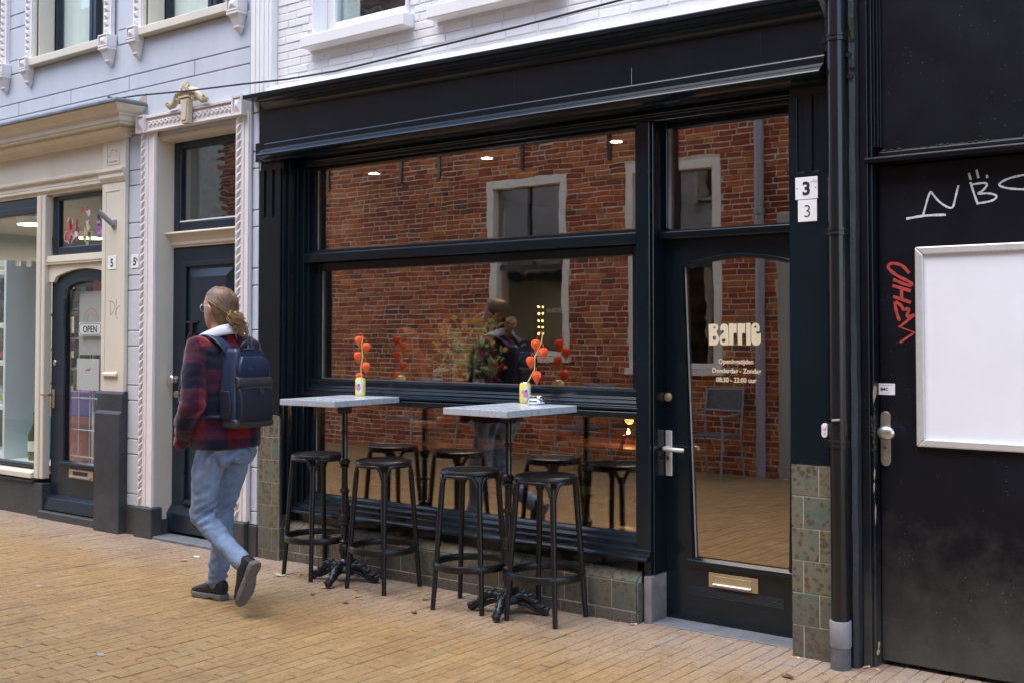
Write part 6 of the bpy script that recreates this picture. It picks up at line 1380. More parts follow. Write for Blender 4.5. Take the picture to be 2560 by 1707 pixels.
def plaid_mat():
    m, n, l, p = nodes('red_navy_checked_wool'); p.inputs['Roughness'].default_value = 0.95; p.inputs['Specular IOR Level'].default_value = 0.15
    at_ = N(n, 'ShaderNodeAttribute', attribute_name='check'); sx = N(n, 'ShaderNodeSeparateXYZ'); l.new(at_.outputs['Vector'], sx.inputs[0])
    def band(o, ph):
        a_ = N(n, 'ShaderNodeMath', operation='MULTIPLY_ADD'); a_.inputs[1].default_value = 1/0.25; a_.inputs[2].default_value = ph; l.new(o, a_.inputs[0])
        f = N(n, 'ShaderNodeMath', operation='FRACT'); l.new(a_.outputs[0], f.inputs[0])
        r = ramp(n, [(0.0, (0,0,0)), (0.02, (1,1,1)), (0.50, (1,1,1)), (0.52, (0,0,0))]); l.new(f.outputs[0], r.inputs[0]); return r.outputs[0]
    u, v = band(sx.outputs[0], 0.18), band(sx.outputs[1], 0.30)
    m1 = N(n, 'ShaderNodeMix', data_type='RGBA'); l.new(u, m1.inputs[0]); m1.inputs[6].default_value = (0.007, 0.008, 0.024, 1); m1.inputs[7].default_value = (0.048, 0.009, 0.024, 1)
    m2 = N(n, 'ShaderNodeMix', data_type='RGBA'); l.new(u, m2.inputs[0]); m2.inputs[6].default_value = (0.050, 0.011, 0.028, 1); m2.inputs[7].default_value = (0.175, 0.010, 0.017, 1)
    m3 = N(n, 'ShaderNodeMix', data_type='RGBA'); l.new(v, m3.inputs[0]); l.new(m1.outputs[2], m3.inputs[6]); l.new(m2.outputs[2], m3.inputs[7])
    pos = N(n, 'ShaderNodeNewGeometry').outputs['Position']
    t = N(n, 'ShaderNodeTexNoise', i_Scale=140.0, i_Detail=4.0); l.new(pos, t.inputs['Vector'])
    r = ramp(n, [(0.3, (0.72,)*3), (0.7, (1.25,)*3)]); l.new(t.outputs[0], r.inputs[0])
    m4 = N(n, 'ShaderNodeMix', data_type='RGBA', blend_type='MULTIPLY'); m4.inputs[0].default_value = 1.0; l.new(m3.outputs[2], m4.inputs[6]); l.new(r.outputs[0], m4.inputs[7])
    l.new(m4.outputs[2], p.inputs['Base Color']); p.inputs['Sheen Weight'].default_value = 0.25
    b = N(n, 'ShaderNodeBump'); b.inputs['Strength'].default_value = 0.5; b.inputs['Distance'].default_value = 0.003; l.new(t.outputs[0], b.inputs['Height']); l.new(b.outputs[0], p.inputs['Normal'])
    return m
M['plaid'] = plaid_mat()
PE = thing('person', 'person in a red checked jacket and pale jeans walking left with hair tied back', 'person', (PX_, PY_, 0))
LA = [(0.0, 0.165, 1.405), (-0.03, 0.217, 1.27), (-0.055, 0.240, 1.12), (0.03, 0.225, 1.02), (0.100, 0.175, 0.945)]
RA = [(0.0, -0.165, 1.405), (-0.02, -0.212, 1.27), (-0.03, -0.232, 1.12), (0.04, -0.22, 1.02), (0.10, -0.175, 0.945)]
LL = [(-0.025, 0.095, 0.90), (0.01, 0.10, 0.70), (0.045, 0.10, 0.50), (-0.12, 0.095, 0.385), (-0.285, 0.088, 0.285)]
RL = [(-0.025, -0.095, 0.90), (0.035, -0.09, 0.71), (0.095, -0.085, 0.52), (0.105, -0.08, 0.31), (0.145, -0.078, 0.10)]
HC = (0.035, 0.0, 1.635)
# body: one continuous skin
mb = MB()
hr = []
for z_, f0, a_, b_ in ((1.752, .03, .012, .010), (1.745, .028, .045, .038), (1.725, .026, .074, .062), (1.69, .026, .094, .075), (1.65, .028, .099, .078), (1.61, .034, .095, .075), (1.575, .045, .082, .066), (1.545, .058, .066, .054), (1.522, .070, .046, .038), (1.512, .078, .022, .020)): hr.append((z_, f0, a_, b_))
srings(mb, hr, 24, 2.15)
mb.ell(W(0.145, 0, 1.605), 0.018, 0.013, 0.013, 10, 8); mb.tube([W(0.125, 0, 1.655), W(0.135, 0, 1.63), W(0.147, 0, 1.607)], [0.008, 0.010, 0.012], n=8)
mb.ell(W(0.120, 0, 1.572), 0.014, 0.024, 0.007, 10, 8); mb.ell(W(0.122, 0, 1.560), 0.012, 0.020, 0.007, 10, 8)
for s_ in (-1, 1):
    mb.ell(W(0.020, s_*0.080, 1.622), 0.017, 0.010, 0.030, 10, 8); mb.tube([W(0.035, s_*0.084, 1.605), W(0.020, s_*0.090, 1.648), W(0.002, s_*0.090, 1.638), W(0.004, s_*0.086, 1.612), W(0.02, s_*0.082, 1.592)], 0.006, n=6)
    mb.ell(W(0.112, s_*0.030, 1.668), 0.014, 0.026, 0.008, 10, 8)
mb.tube([W(0.005, 0, 1.44), W(0.010, 0, 1.50), W(0.02, 0, 1.57)], [0.075, 0.058, 0.055], n=16)
srings(mb, [(0.86, -.02, .075, .115), (1.0, -.02, .085, .12), (1.2, -.01, .095, .145), (1.36, 0, .09, .150), (1.43, .005, .075, .13), (1.47, .008, .055, .07)])
for A in (LA, RA): caps(mb, A, [0.048, 0.042, 0.036, 0.032, 0.026], 12)
for A in (LL, RL): caps(mb, A, [0.066, 0.056, 0.044, 0.040, 0.030], 12)
for A, sg in ((LA, 1), (RA, -1)):
    w_ = Vector(A[-1]); d = Vector((0.62, -0.62*sg, -0.48)).normalized(); side = Vector((0.55, 0.30*sg, 0.60)).normalized()
    pal = w_ + d*0.045; mb.ell(W(*pal), 0.034, 0.028, 0.042, 12, 8)
    for k in range(4):
        b0 = w_ + d*0.075 + side*(0.026 - 0.0175*k); ln = (0.062, 0.070, 0.066, 0.052)[k]
        caps(mb, [tuple(b0), tuple(b0 + d*ln*0.5 + Vector((0.012, -0.004*sg, 0))), tuple(b0 + d*ln*0.85 + Vector((0.0, -0.022*sg, 0)))], [0.0095, 0.0085, 0.0075], 8)
    b0 = w_ + d*0.03 + side*0.03; caps(mb, [tuple(b0), tuple(b0 + d*0.03 + side*0.022), tuple(b0 + d*0.062 + side*0.016)], [0.0115, 0.010, 0.0085], 8)
for A, tip in ((RL, (0.26, -0.082, 0.050)), (LL, (-0.300, 0.09, 0.13))):
    a_ = Vector(A[-1]); caps(mb, [tuple(a_), tuple(a_*0.45 + Vector(tip)*0.55), tip], [0.030, 0.026, 0.016], 10)
put('body', union(mb, 0.0075, 4), M['skin'], PE)
for s_ in (-1, 1):
    e_ = MB().ell(W(0.117, s_*0.031, 1.640), 0.011, 0.011, 0.011, 12, 8).build('eye', M['plate'], PE, smooth=True)
    MB().ell(W(0.1245, s_*0.031, 1.640), 0.0045, 0.005, 0.005, 10, 8).build('iris', M['ink'], e_, smooth=True)
mb = MB()
for s_ in (-1, 1):
    mb.tube([W(0.138 - 0.010*abs(math.cos(k*math.pi/8)), s_*0.034 + 0.026*math.cos(k*math.pi/8), 1.637 + 0.021*math.sin(k*math.pi/8)) for k in range(16)], 0.0018, n=6, closed=True)
    mb.tube([W(0.130, s_*0.060, 1.645), W(0.09, s_*0.082, 1.648), W(0.022, s_*0.089, 1.648), W(0.0, s_*0.087, 1.63)], 0.0017, n=6)
mb.tube([W(0.136, -0.010, 1.642), W(0.142, 0, 1.645), W(0.136, 0.010, 1.642)], 0.0017, n=6); mb.build('glasses', M['steel'], PE, smooth=True)
# hair: combed back cap, low bun with loose curls
mb = MB(); n = 36; rings = []
for k in range(15):
    v_ = k/14; rings.append([])
    for j in range(n):
        t = 2*math.pi*j/n; c, s_ = math.cos(t), math.sin(t)
        # hairline height falls from the forehead to the nape
        front = max(0.0, c); side = 1 - abs(c)
        low = (1.695 if c > 0.55 else 1.695 - (0.55 - c)/1.55*0.150)
        if 0.0 < c <= 0.55: low = 1.662 + 0.06*(c/0.55)
        if c <= 0: low = 1.655 - 0.125*min(1, (-c)*1.5 + 0.06)
        z_ = 1.762 - (1.762 - low)*v_
        q = max(0.0, min(1.0, (1.762 - z_)/0.115)); rr = math.sqrt(max(0.0, 1 - (1-q)**2))
        tuck = 1.0 if z_ > 1.60 else 1.0 - 0.30*((1.60 - z_)/0.075)
        gro = 0.0016*math.sin(j*2.6 + v_*3)
        rings[-1].append(W(0.024 + (0.108 + gro)*rr*c*tuck + (0.0 if z_ > 1.6 else 0.004), (0.0875 + gro)*rr*s_*tuck, z_))
mb.ring_lofts(rings[1:])
hair = mb.build('hair', M['hair'], PE, smooth=True)
sm = hair.modifiers.new('s', 'SUBSURF'); sm.levels = 1; sm.render_levels = 1
mb = MB(); rh = random.Random(17)
for i in range(110):   # combed strands following the skull to the tie
    a0 = rh.uniform(-1.0, 1.0)*1.25; zt = 1.735 - abs(a0)*0.035 - rh.uniform(0, 0.02); pts = []
    for k in range(9):
        u = k/8; an = a0*(1-u)*(1.0) ; f = 0.095*math.cos(an) if u < 0.15 else 0
        th = math.pi*0.42*(1-u) + math.pi*0.5*0
        z_ = zt + (1.570 - zt)*u**1.25; q = max(0.02, min(1.0, (1.762 - z_)/0.115)); rr = math.sqrt(1 - (1-q)**2)
        phi = a0*1.15*(1-u) * 1.0; back = math.pi - 0.0
        tt = (1-u)*(0.55*math.pi*(1 if a0 > 0 else -1)*min(1, abs(a0))) ; ang = math.pi + (tt if a0 > 0 else tt)
        tuck = 1.0 if z_ > 1.6 else 1.0 - 0.30*((1.60 - z_)/0.075)
        pts.append(W(0.024 + 0.1095*rr*math.cos(ang)*tuck, 0.089*rr*math.sin(ang)*tuck, z_))
    mb.tube(pts, [0.0008] + [0.0015]*7 + [0.001], n=4)
mb.build('hair_strand', M['hair2'] if False else M['hair'], hair, smooth=True)
mb = MB(); mb.ell(W(-0.088, -0.005, 1.565), 0.030, 0.038, 0.034, 14, 10)
for i in range(90):
    b = Vector((-0.085 + rh.uniform(-0.02, 0.01), rh.uniform(-0.045, 0.035), 1.575 + rh.uniform(-0.03, 0.028))); r = rh.uniform(0.012, 0.026); ax = rh.uniform(0, 6.28); pts = []
    for k in range(9):
        t = k*0.75 + ax; pts.append(W(b.x - 0.016 + 0.5*r*math.sin(t), b.y + r*math.cos(t), b.z + 0.8*r*math.sin(t + 0.6)))
    mb.tube(pts, [0.001, 0.0024, 0.0028, 0.0028, 0.0028, 0.0028, 0.0024, 0.002, 0.0008], n=5)
for i in range(60):
    y0 = rh.uniform(-0.06, 0.035); ph = rh.uniform(0, 6); ln = rh.uniform(0.05, 0.115); pts = []
    for k in range(10):
        u = k/9; pts.append(W(-0.094 - 0.022*math.sin(u*2.4) + 0.006*math.sin(u*9 + ph), y0 - 0.028*u + 0.009*math.cos(u*9 + ph), 1.572 - ln*u))
    mb.tube(pts, [0.0015, 0.0024, 0.0027, 0.0027, 0.0026, 0.0024, 0.0022, 0.0018, 0.0014, 0.0006], n=5)
mb.build('ponytail', M['hair2'], hair, smooth=True)
# jacket
mb = MB()
srings(mb, [(0.868, -.03, .142, .190), (0.885, -.03, .149, .197), (0.93, -.03, .149, .197), (1.00, -.028, .142, .190), (1.12, -.02, .138, .188), (1.25, -.012, .138, .192), (1.34, -.004, .130, .195), (1.395, .0, .118, .182), (1.435, .006, .102, .150), (1.470, .012, .085, .115), (1.495, .016, .074, .085)], 40, 2.6)
for A in (LA, RA): caps(mb, A, [0.076, 0.069, 0.066, 0.061, 0.053], 16)
for A, sg in ((LA, 1), (RA, -1)): caps(mb, [A[-1], (0.128, 0.178*sg, 0.90)], [0.050, 0.044], 14)
jm = union(mb, 0.011, 5); wrinkle(jm, 0.0075, 13, 3.1)
att = jm.attributes.new('check', 'FLOAT_VECTOR', 'POINT')
def seg_d(p, a_, b_):
    d = b_ - a_; t = max(0, min(1, (p-a_).dot(d)/d.dot(d))); return (p - (a_ + d*t)).length, t
for i, v in enumerate(jm.vertices):
    F, L, Z = PX_ - v.co.x, PY_ - v.co.y, v.co.z; p = Vector((F, L, Z)); best = None
    for A in (LA, RA):
        run = 0.0
        for a_, b_ in zip(A, A[1:]):
            a2, b2 = Vector(a_), Vector(b_); dd, t = seg_d(p, a2, b2)
            if best is None or dd < best[0]: best = (dd, run + t*(b2-a2).length, A, a2 + (b2-a2)*t)
            run += (b2-a2).length
    if best[0] < 0.084 and abs(L) > 0.160 and (abs(L) > 0.198 or best[0] < 0.070):
        q = p - best[3]; an = math.atan2(q.y*(1 if best[2] is LA else -1), -q.x); att.data[i].vector = (an*0.075 + 0.075, -best[1] + 0.03, 0)
    else:
        an = math.atan2(L/0.21, -(F + 0.02)/0.15); att.data[i].vector = (an*0.19, Z, 0)
put('jacket', jm, M['plaid'], PE)
mb = MB()
cr = []
for k, (u0, hgt) in enumerate(((0, 0),)):
    pass
n = 30
def collar_pt(t, ro, z_off):
    # t 0..1 from the left front round the back of the neck to the right front
    an = R_(-118) + R_(236)*t; c, s_ = math.cos(an), math.sin(an)
    back = 0.5 + 0.5*c
    return W(0.022 - (0.088 + ro)*c + (0.05*(1-back))*0.6, -(0.098 + ro)*s_*(1 + 0.30*(1-back)), 1.468 + 0.050*back - 0.060*(1-back) + z_off)
rings = []
for i in range(n+1):
    t = i/n; rings.append([collar_pt(t, -0.012, 0.024), collar_pt(t, 0.004, 0.032), collar_pt(t, 0.026, 0.018), collar_pt(t, 0.040, -0.020), collar_pt(t, 0.030, -0.034), collar_pt(t, 0.0, -0.018)])
mb.ring_lofts(rings); co_ = mb.build('fleece_collar', M['fleece'], PE, smooth=True, fn=lambda p: p + 0.004*Vector((noise.noise(p*40), noise.noise(p*40 + Vector((5, 0, 0))), noise.noise(p*40 + Vector((0, 7, 0))))))
sm = co_.modifiers.new('s', 'SUBSURF'); sm.levels = 2; sm.render_levels = 2
# jeans
mb = MB()
srings(mb, [(0.80, -.035, .105, .140), (0.86, -.032, .110, .158), (0.93, -.028, .112, .158), (0.985, -.02, .105, .148)], 32, 2.3)
for A, R__ in ((LL, [0.094, 0.080, 0.064, 0.058, 0.050]), (RL, [0.094, 0.078, 0.061, 0.058, 0.053])):
    pts = [Vector(q) for q in A]; fine, rr = [], []
    for i in range(len(pts)-1):
        for k in range(3): fine.append(tuple(pts[i].lerp(pts[i+1], k/3))); rr.append(R__[i] + (R__[i+1]-R__[i])*k/3)
    fine.append(tuple(pts[-1])); rr.append(R__[-1]); caps(mb, fine, rr, 18)
for s_ in (-1, 1): mb.ell(W(-0.066, s_*0.076, 0.865), 0.074, 0.078, 0.095, 16, 12)
jm = union(mb, 0.011, 6)
jm.update(); ns = [v.normal.copy() for v in jm.vertices]
for v, nn in zip(jm.vertices, ns):
    F, L, Z = PX_ - v.co.x, PY_ - v.co.y, v.co.z; p = Vector((F, L, Z))
    fold = 0.0
    for A, zc, am in ((RL, 0.52, 0.0035), (RL, 0.16, 0.004), (LL, 0.53, 0.003)):
        if (L > 0) == (A is LL): fold += am*math.exp(-((Z-zc)/0.09)**2)*math.sin((Z + 0.35*F + 0.5*L)*120 + 6*noise.noise(p*9))*(0.4 + noise.noise(p*11 + Vector((3, 0, 0))))*1.6
    if Z > 0.72: fold += 0.006*math.exp(-((Z-0.82)/0.07)**2)*math.sin((Z*0.8 + F*0.9 + abs(L)*0.6)*70 + 4*noise.noise(p*8))
    v.co = v.co + nn*(fold*2.6 + 0.007*noise.noise(Vector((p.x*12, p.y*12, p.z*9))) + 0.004*noise.noise(Vector((p.x*22 + p.z*14, p.y*22, p.z*26 - p.x*12))))
jn = put('jeans', jm, M['denim'], PE)
mb = MB()
for s_ in (-1, 1):
    q = [(-0.148, s_*0.045, 0.90), (-0.150, s_*0.135, 0.895), (-0.168, s_*0.132, 0.82), (-0.176, s_*0.09, 0.79), (-0.170, s_*0.05, 0.82)]
    mb.tube([W(*p) for p in q], 0.0012, n=5, closed=True)
mb.bm.free()
# shoes
def shoe(frame, lab):
    # u forward, v up, w sideways in the shoe's own frame
    def ringsec(u, w0, v0, v1, top=0.6):
        q = []
        for j in range(18):
            t = 2*math.pi*j/18; c, s_ = math.cos(t), math.sin(t)
            q.append(frame(u, w0*math.copysign(abs(c)**0.75, c)*(1 if s_ < 0.3 else 1 - 0.35*(s_-0.3)), (v0+v1)/2 + (v1-v0)/2*math.copysign(abs(s_)**0.75, s_)))
        return q
    mb = MB(); mb.ring_lofts([ringsec(u, w_, a_, b_) for u, w_, a_, b_ in ((-0.088, 0.015, 0.034, 0.085), (-0.082, 0.032, 0.026, 0.108), (-0.06, 0.038, 0.024, 0.116), (-0.02, 0.040, 0.024, 0.118), (0.02, 0.041, 0.024, 0.108), (0.06, 0.044, 0.024, 0.088), (0.11, 0.048, 0.024, 0.070), (0.15, 0.045, 0.024, 0.058), (0.178, 0.032, 0.026, 0.048), (0.190, 0.012, 0.030, 0.040))])
    up = mb.build('shoe', M['shoe'], PE, smooth=True); up['label'] = lab
    mb = MB(); out = [(-0.094, 0.018), (-0.085, 0.036), (-0.05, 0.042), (0.0, 0.040), (0.05, 0.046), (0.11, 0.052), (0.155, 0.048), (0.185, 0.034), (0.198, 0.012)]
    rings = []
    for u, w_ in out:
        z0 = 0.0 if u < -0.03 or (0.03 < u < 0.15) else (0.010 if u < 0.03 else 0.012)
        rings.append([frame(u, -w_, z0), frame(u, w_, z0), frame(u, w_*1.02, 0.020), frame(u, w_*0.96, 0.033), frame(u, -w_*0.96, 0.033), frame(u, -w_*1.02, 0.020)])
    mb.ring_lofts(rings); mb.build('sole', M['sole'], up, bevel=0.003)
    mb = MB()
    for k in range(4):
        u = 0.03 + 0.022*k; mb.tube([frame(u, -0.022, 0.098-0.013*k), frame(u+0.006, 0.0, 0.108-0.013*k), frame(u, 0.022, 0.098-0.013*k)], 0.003, n=5)
    mb.build('lace', M['packgrey'], up)
def mkframe(org, yaw, pitch, roll=0.0):
    mt = Matrix.Rotation(yaw, 3, 'Z') @ Matrix.Rotation(-pitch, 3, 'Y') @ Matrix.Rotation(roll, 3, 'X'); o = Vector(org)
    return lambda u, w_, v_: W(*(o + mt @ Vector((u*0.93, w_*0.92, v_))))
shoe(mkframe((0.160, -0.080, 0.001), R_(4), R_(0)), 'black trainer flat on the pavers')
shoe(mkframe((-0.372, 0.088, 0.215), R_(3), R_(-66)), 'black trainer lifted behind, toe down')

# backpack
BP = thing('backpack', 'navy blue backpack with grey bands on the walker', 'backpack', (PX_ + 0.25, PY_, 1.02))
def bpbox(nm, m, f0, f1, l0, l1, z0, z1, bev, parent=BP, top=0.0, segs=4, lean=0.06):
    mb = MB(); mb.box(f0, f1, l0, l1, z0, z1)
    bm = mb.bm; bmesh.ops.subdivide_edges(bm, edges=bm.edges[:], cuts=3, use_grid_fill=True)
    zc = (z0+z1)/2
    def fn(p):
        h = (p.z - z0)/(z1 - z0); k = 1 - top*max(0, h-0.55)/0.45*1.0
        bulge = 0.012*(1 - (2*h-1)**2)*(1 if p.x < (f0+f1)/2 else 0)
        return W(p.x + 0.018 - bulge + lean*(h*(z1-z0) + z0 - 1.02)*1.0 - 0.0, ((p.y - (l0+l1)/2)*k + (l0+l1)/2)*0.95, p.z + 0.003*noise.noise(p*14))
    o = mb.build(nm, m, parent, smooth=True, bevel=bev, segs=segs, angle=50)
    for v in o.data.vertices: v.co = fn(v.co + wl(parent)) - wl(parent)
    return o
main = bpbox('main_compartment', M['packblue'], -0.270, -0.165, -0.140, 0.140, 1.010, 1.415, 0.045, top=0.30)
bpbox('back_pad', M['packdark'], -0.170, -0.145, -0.125, 0.125, 1.03, 1.40, 0.014, top=0.15)
fpk = bpbox('front_pocket', M['packdark'], -0.308, -0.262, -0.118, 0.118, 1.025, 1.205, 0.025)
bpbox('top_pocket', M['packblue'], -0.296, -0.262, -0.110, 0.110, 1.252, 1.372, 0.022, top=0.30)
bpbox('grey_band', M['packgrey'], -0.302, -0.256, -0.122, 0.122, 1.202, 1.264, 0.010)
bpbox('bottom_panel', M['packgrey'], -0.285, -0.160, -0.136, 0.136, 0.990, 1.040, 0.018)
bpbox('side_pocket', M['packdark'], -0.255, -0.18, 0.130, 0.150, 1.04, 1.19, 0.010); bpbox('side_pocket', M['packdark'], -0.255, -0.18, -0.150, -0.130, 1.04, 1.19, 0.010)
def WL(F, L, Z): return W(F + 0.018 + 0.06*(Z - 1.02), L*0.95, Z)
mb = MB()
for pts in ([(-0.320, -0.108, 1.203), (-0.325, 0.0, 1.209), (-0.320, 0.108, 1.203)], [(-0.306, -0.105, 1.242), (-0.310, 0, 1.248), (-0.306, 0.105, 1.242)], [(-0.282, -0.125, 1.24), (-0.278, -0.118, 1.34), (-0.268, -0.078, 1.40), (-0.268, 0.0, 1.41), (-0.268, 0.078, 1.40), (-0.278, 0.118, 1.34), (-0.282, 0.128, 1.24)]): mb.tube([WL(*p) for p in pts], 0.0035, n=6)
mb.build('zip', M['packgrey'], BP, smooth=True)
for l0 in (-0.03, -0.015):
  mb = MB(); mb.tube([WL(-0.327, l0, 1.206), WL(-0.331, l0 - 0.006, 1.18), WL(-0.329, l0 - 0.004, 1.165)], 0.003, n=5); mb.build('zip_pull', M['packgrey'], BP); mb = MB(); mb.tube([WL(-0.304, l0 + 0.06, 1.325), WL(-0.312, l0 + 0.058, 1.30)], 0.003, n=5)
  mb.build('zip_pull', M['packgrey'], BP)
def strap(pts, wd, nm, m, th=0.006):
    mb = MB(); P_ = [Vector(p) for p in pts]; Q = P_
    for _ in range(2):
        R2 = [Q[0]]
        for a_, b_ in zip(Q, Q[1:]): R2 += [a_*0.75 + b_*0.25, a_*0.25 + b_*0.75]
        R2.append(Q[-1]); Q = R2
    rings = []
    for i, p in enumerate(Q):
        t = (Q[min(i+1, len(Q)-1)] - Q[max(i-1, 0)]).normalized(); sd = Vector((0, 1, 0)); sd = (sd - t*sd.dot(t)).normalized(); nn = t.cross(sd)
        rings.append([W(*(p + sd*wd + nn*th)), W(*(p - sd*wd + nn*th)), W(*(p - sd*wd - nn*th)), W(*(p + sd*wd - nn*th))])
    mb.ring_lofts(rings); return mb.build(nm, m, BP, bevel=0.003)
for s_ in (-1, 1):
    strap([(-0.160, s_*0.075, 1.37), (-0.135, s_*0.09, 1.425), (-0.07, s_*0.105, 1.472), (0.0, s_*0.115, 1.487), (0.075, s_*0.125, 1.455), (0.135, s_*0.135, 1.37), (0.15, s_*0.15, 1.22), (0.11, s_*0.185, 1.10), (-0.02, s_*0.19, 1.05), (-0.17, s_*0.14, 1.05)], 0.030, 'shoulder_strap', M['packblue'], 0.007)
strap([(-0.215, 0.055, 1.40), (-0.235, 0.050, 1.438), (-0.232, 0.0, 1.450), (-0.235, -0.050, 1.438), (-0.215, -0.055, 1.40)], 0.014, 'grab_handle', M['packgrey'], 0.005)

# ================================================================ inside the cafe
def chair(x, y, rz, lab, seat=M['moss_cushion'], fm=None):
    t = thing('cafe_chair', lab, 'chair', (x, y, 0), 'bentwood chairs inside the cafe'); fm = fm or M['darkwood']
    mb = MB(); mb.lathe([(0.19, 0.44), (0.205, 0.45), (0.205, 0.465), (0.19, 0.47)], (0, 0, 0), 20); s_ = mb.build('seat', fm, None)
    L_ = []
    for sx, sy in ((-0.15, -0.14), (0.15, -0.14), (-0.15, 0.15), (0.15, 0.15)): L_.append(MB().tube([(sx*1.25, sy*1.25, 0), (sx, sy, 0.45)], 0.014, n=8).build('leg', fm, None, smooth=True))
    mb = MB(); mb.tube([(-0.17, 0.16, 0.45), (-0.18, 0.20, 0.75), (-0.13, 0.22, 0.88), (0, 0.23, 0.92), (0.13, 0.22, 0.88), (0.18, 0.20, 0.75), (0.17, 0.16, 0.45)], 0.012, n=8); mb.tube([(-0.10, 0.17, 0.46), (-0.09, 0.20, 0.70), (0, 0.215, 0.80), (0.09, 0.20, 0.70), (0.10, 0.17, 0.46)], 0.010, n=8); b_ = mb.build('backrest', fm, None, smooth=True)
    mb = MB(); mb.lathe([(0.16, 0.471), (0.19, 0.48), (0.19, 0.50), (0.12, 0.515), (0.001, 0.52)], (0, 0, 0), 20); c_ = mb.build('seat_pad', seat, None, smooth=True)
    for o in [s_, b_, c_] + L_: o.parent = t
    t.rotation_euler = (0, 0, R_(rz)); return t
chair(-4.55, 1.0, 100, 'dark bentwood chair behind the left zinc table'); chair(-4.05, 0.98, 170, 'bentwood chair with green pad behind the right table'); chair(-3.45, 1.0, 185, 'bentwood chair with green pad nearest the cafe door'); chair(-4.75, 1.95, -40, 'bentwood chair deep in the cafe middle')
def itable(x, y, wx, wy, lab):
    t = thing('cafe_table', lab, 'table', (x, y, 0)); bx('table_top', M['wood'], t, x-wx, x+wx, y-wy, y+wy, 0.72, 0.75, bevel=0.004); MB().lathe([(0.2, 0), (0.2, 0.02), (0.03, 0.04), (0.03, 0.719)], (x, y, 0), 16).build('pedestal', M['iron'], t, smooth=True)
itable(-3.95, 1.62, 0.55, 0.33, 'orange-brown wooden table with the candle inside the cafe'); itable(-4.98, 0.98, 0.28, 0.32, 'small wooden table before the seated guest')
cd_ = thing('candle', 'lit tea light glowing orange on the inside table', 'candle', (-4.02, 1.56, 0.75)); MB().lathe([(0.03, 0), (0.036, 0.01), (0.036, 0.06)], (-4.02, 1.56, 0.751), 16, cap=False).build('glass_cup', mat('amber_glass', (0.7, 0.25, 0.05), 0.2), cd_, smooth=True); MB().lathe([(0.001, 0), (0.016, 0.018), (0.012, 0.04), (0.001, 0.075)], (-4.02, 1.56, 0.785), 10).build('flame', emis('flame', (1.0, 0.45, 0.10), 18.0), cd_, smooth=True)
ld = bpy.data.lights.new('candle_light', 'POINT'); ld.energy = 0.9; ld.color = (1, 0.5, 0.2); ld.shadow_soft_size = 0.03; lo = bpy.data.objects.new('candle_light', ld); link(lo, cd_); lo.location = (0, 0, 0.16)
# inner sill with flowers and cushion
bx('inner_sill', M['darkwood'], CB, -5.65, -3.09, 0.30, 0.55, 1.08, 1.10)
cu = thing('striped_cushion', 'black and white striped cushion leaning inside the middle pane', 'cushion', (-4.62, 0.5, 1.1))
mb = MB(); mb.box(-4.80, -4.62, 0.44, 0.50, 1.10, 1.27); bmesh.ops.subdivide_edges(mb.bm, edges=mb.bm.edges[:], cuts=3, use_grid_fill=True); mb.build('cushion_body', mat('cushion_cotton', (0.62, 0.58, 0.50), 0.9, bump=0.3, bs=200), cu, smooth=True, bevel=0.015, segs=3, angle=60)
mb = MB()
for k in range(6): mb.box(-4.795, -4.712, 0.4375, 0.4398, 1.11+0.026*k, 1.122+0.026*k); mb.box(-4.705+0.014*k, -4.698+0.014*k, 0.4375, 0.4398, 1.11, 1.26)
mb.build('stripe', M['ink'], cu)
va = thing('flower_vase', 'pale vase of mixed flowers inside the middle pane', 'vase', (-4.42, 0.45, 1.1)); MB().lathe([(0.03, 0), (0.055, 0.02), (0.06, 0.06), (0.035, 0.10), (0.04, 0.115)], (-4.42, 0.45, 1.10), 18).build('vase', M['plate'], va, smooth=True)
rf = random.Random(31); gm, gs = MB(), MB(); heads = {'f_red': MB(), 'f_yellow': MB(), 'f_green': MB()}
M['f_red'] = mat('crimson_petals', (0.35, 0.015, 0.03), 0.7); M['f_yellow'] = mat('ochre_petals', (0.55, 0.35, 0.05), 0.7); M['f_green'] = mat('lime_bracts', (0.35, 0.52, 0.08), 0.7); M['f_leaf'] = mat('sage_leaves', (0.30, 0.42, 0.17), 0.6, var=0.3, vs=20)
for i in range(70):
    d = Vector((rf.gauss(-0.03, 0.17), rf.gauss(-0.04, 0.03), rf.uniform(0.08, 0.40))); p0 = Vector((-4.42, 0.45, 1.20)); p1 = p0 + Vector((d.x*0.5, d.y, d.z*0.65)); p2 = p0 + d
    gs.tube([p0, p1, p2], 0.0022, n=4)
    k = ('f_red', 'f_yellow', 'f_green')[i % 3]
    for _ in range(5): heads[k].ell(p2 + Vector((rf.gauss(0, 0.012),)*1 + (rf.gauss(0, 0.010), rf.gauss(0, 0.012))), 0.010, 0.008, 0.010, 7, 5)
    for _ in range(6):
        c = p1.lerp(p2, rf.uniform(-0.6, 0.9)) + Vector((rf.gauss(0, 0.022), rf.gauss(0, 0.012), rf.gauss(0, 0.022))); a_ = rf.uniform(0, 6.3); l_ = rf.uniform(0.018, 0.042)
        u = Vector((math.cos(a_), 0.3*math.sin(a_*2), math.sin(a_)))*l_; v = Vector((-math.sin(a_), 0.5, math.cos(a_)))*l_*0.36
        gm.hull([c - u, c - v, c + u, c + v], [c - u + Vector((0, .001, 0)), c - v + Vector((0, .001, 0)), c + u + Vector((0, .001, 0)), c + v + Vector((0, .001, 0))])
gs.build('flower_stem', M['f_leaf'], va); tag(gm.build('foliage', M['f_leaf'], va), kind='stuff')
for k in heads: heads[k].build('flower_head', M[k], va, smooth=True)
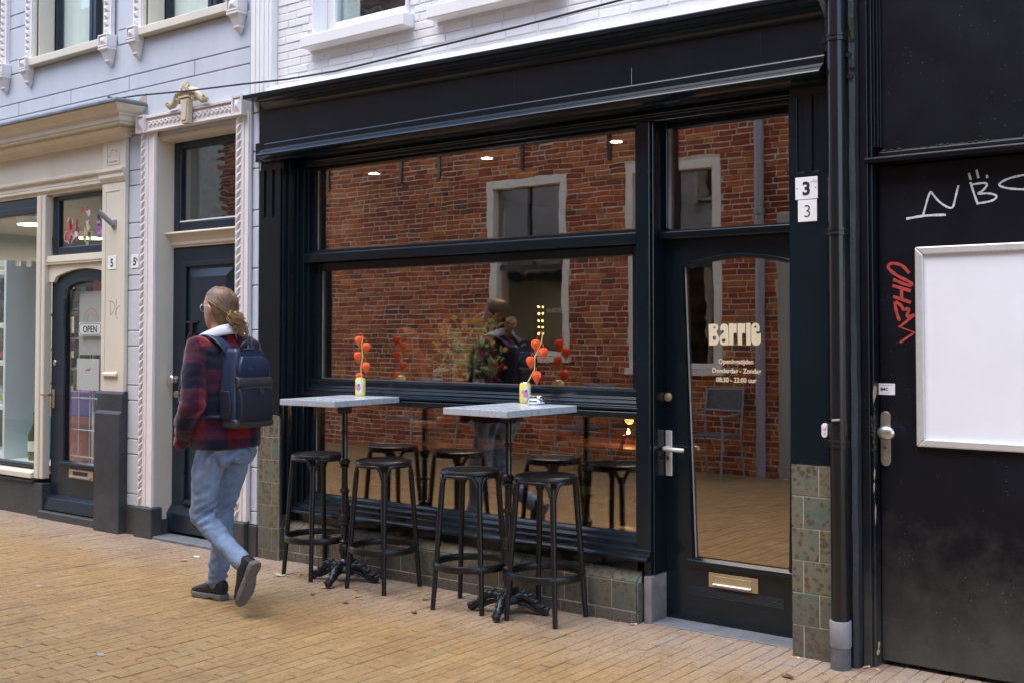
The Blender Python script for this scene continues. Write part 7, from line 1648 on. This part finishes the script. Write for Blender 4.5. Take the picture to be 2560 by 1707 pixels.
# seated guest, faint behind the glass
GX, GY = -5.50, 0.92
def G2(F, L, Z): return Vector((GX + F, GY + L, Z*1.08))
GU = thing('person', 'seated guest in a dark red top resting chin on hand behind the pane', 'person', (GX, GY, 0.45))
mb = MB(); srings(mb, [(1.43+z_-1.752+0.0, f0, a_, b_) for z_, f0, a_, b_ in hr], 20, 2.15, G2)
mb.ell(G2(0.145, 0, 1.283), 0.018, 0.013, 0.015, 10, 8)
for s_ in (-1, 1): mb.ell(G2(0.02, s_*0.08, 1.30), 0.017, 0.010, 0.03, 10, 8)
mb.tube([G2(-0.01, 0, 1.10), G2(0.01, 0, 1.25)], [0.06, 0.052], n=12); srings(mb, [(0.45, 0, .12, .17), (0.7, 0, .10, .14), (0.95, 0, .11, .17), (1.06, 0, .085, .15), (1.12, 0, .05, .07)], 20, 2.3, G2)
for s_, hand in ((1, (0.13, 0.03, 1.17)), (-1, (0.38, -0.05, 0.80))): caps(mb, [(0, s_*0.18, 1.03), (0.20, s_*0.20, 0.82), hand], [0.05, 0.042, 0.030], 10, G2); mb.ell(G2(hand[0]+0.02, hand[1], hand[2]+0.03), 0.03, 0.035, 0.045, 10, 8)
for k in range(4): caps(mb, [(0.15, 0.055-0.018*k, 1.20), (0.155, 0.05-0.018*k, 1.24), (0.13, 0.05-0.018*k, 1.262)], [0.009, 0.009, 0.008], 8, G2)
for s_ in (-1, 1): caps(mb, [(0.02, s_*0.09, 0.52), (0.42, s_*0.10, 0.52), (0.44, s_*0.10, 0.10), (0.56, s_*0.10, 0.05)], [0.085, 0.065, 0.045, 0.04], 10, G2)
put('body', union(mb, 0.012, 4), M['skin'], GU)
mb = MB(); srings(mb, [(0.55, 0, .13, .18), (0.7, 0, .115, .16), (0.95, 0, .125, .185), (1.06, 0, .10, .165), (1.10, 0, .065, .085)], 20, 2.3, G2)
for s_ in (-1, 1): caps(mb, [(0, s_*0.18, 1.03), (0.20, s_*0.20, 0.82)], [0.065, 0.056], 10, G2)
put('sweater', union(mb, 0.014, 4), mat('dark_red_knit', (0.16, 0.02, 0.02), 0.9), GU)
mb = MB()
for s_ in (-1, 1): caps(mb, [(0.0, s_*0.09, 0.53), (0.42, s_*0.10, 0.53), (0.44, s_*0.10, 0.12)], [0.10, 0.078, 0.058], 10, G2)
put('trousers', union(mb, 0.015, 3), M['ink'], GU)
mb = MB(); mb.ell(G2(0.012, 0, 1.345), 0.108, 0.088, 0.092, 18, 12); mb.ell(G2(-0.05, 0, 1.27), 0.06, 0.07, 0.10, 14, 10); mb.build('hair', M['hair'], GU, smooth=True)
chair(-5.52, 0.92, -90, 'bentwood chair under the seated guest')
for o in list(bpy.data.objects):
    if o.type == 'MESH' and o.users_scene == (): bpy.data.objects.remove(o)
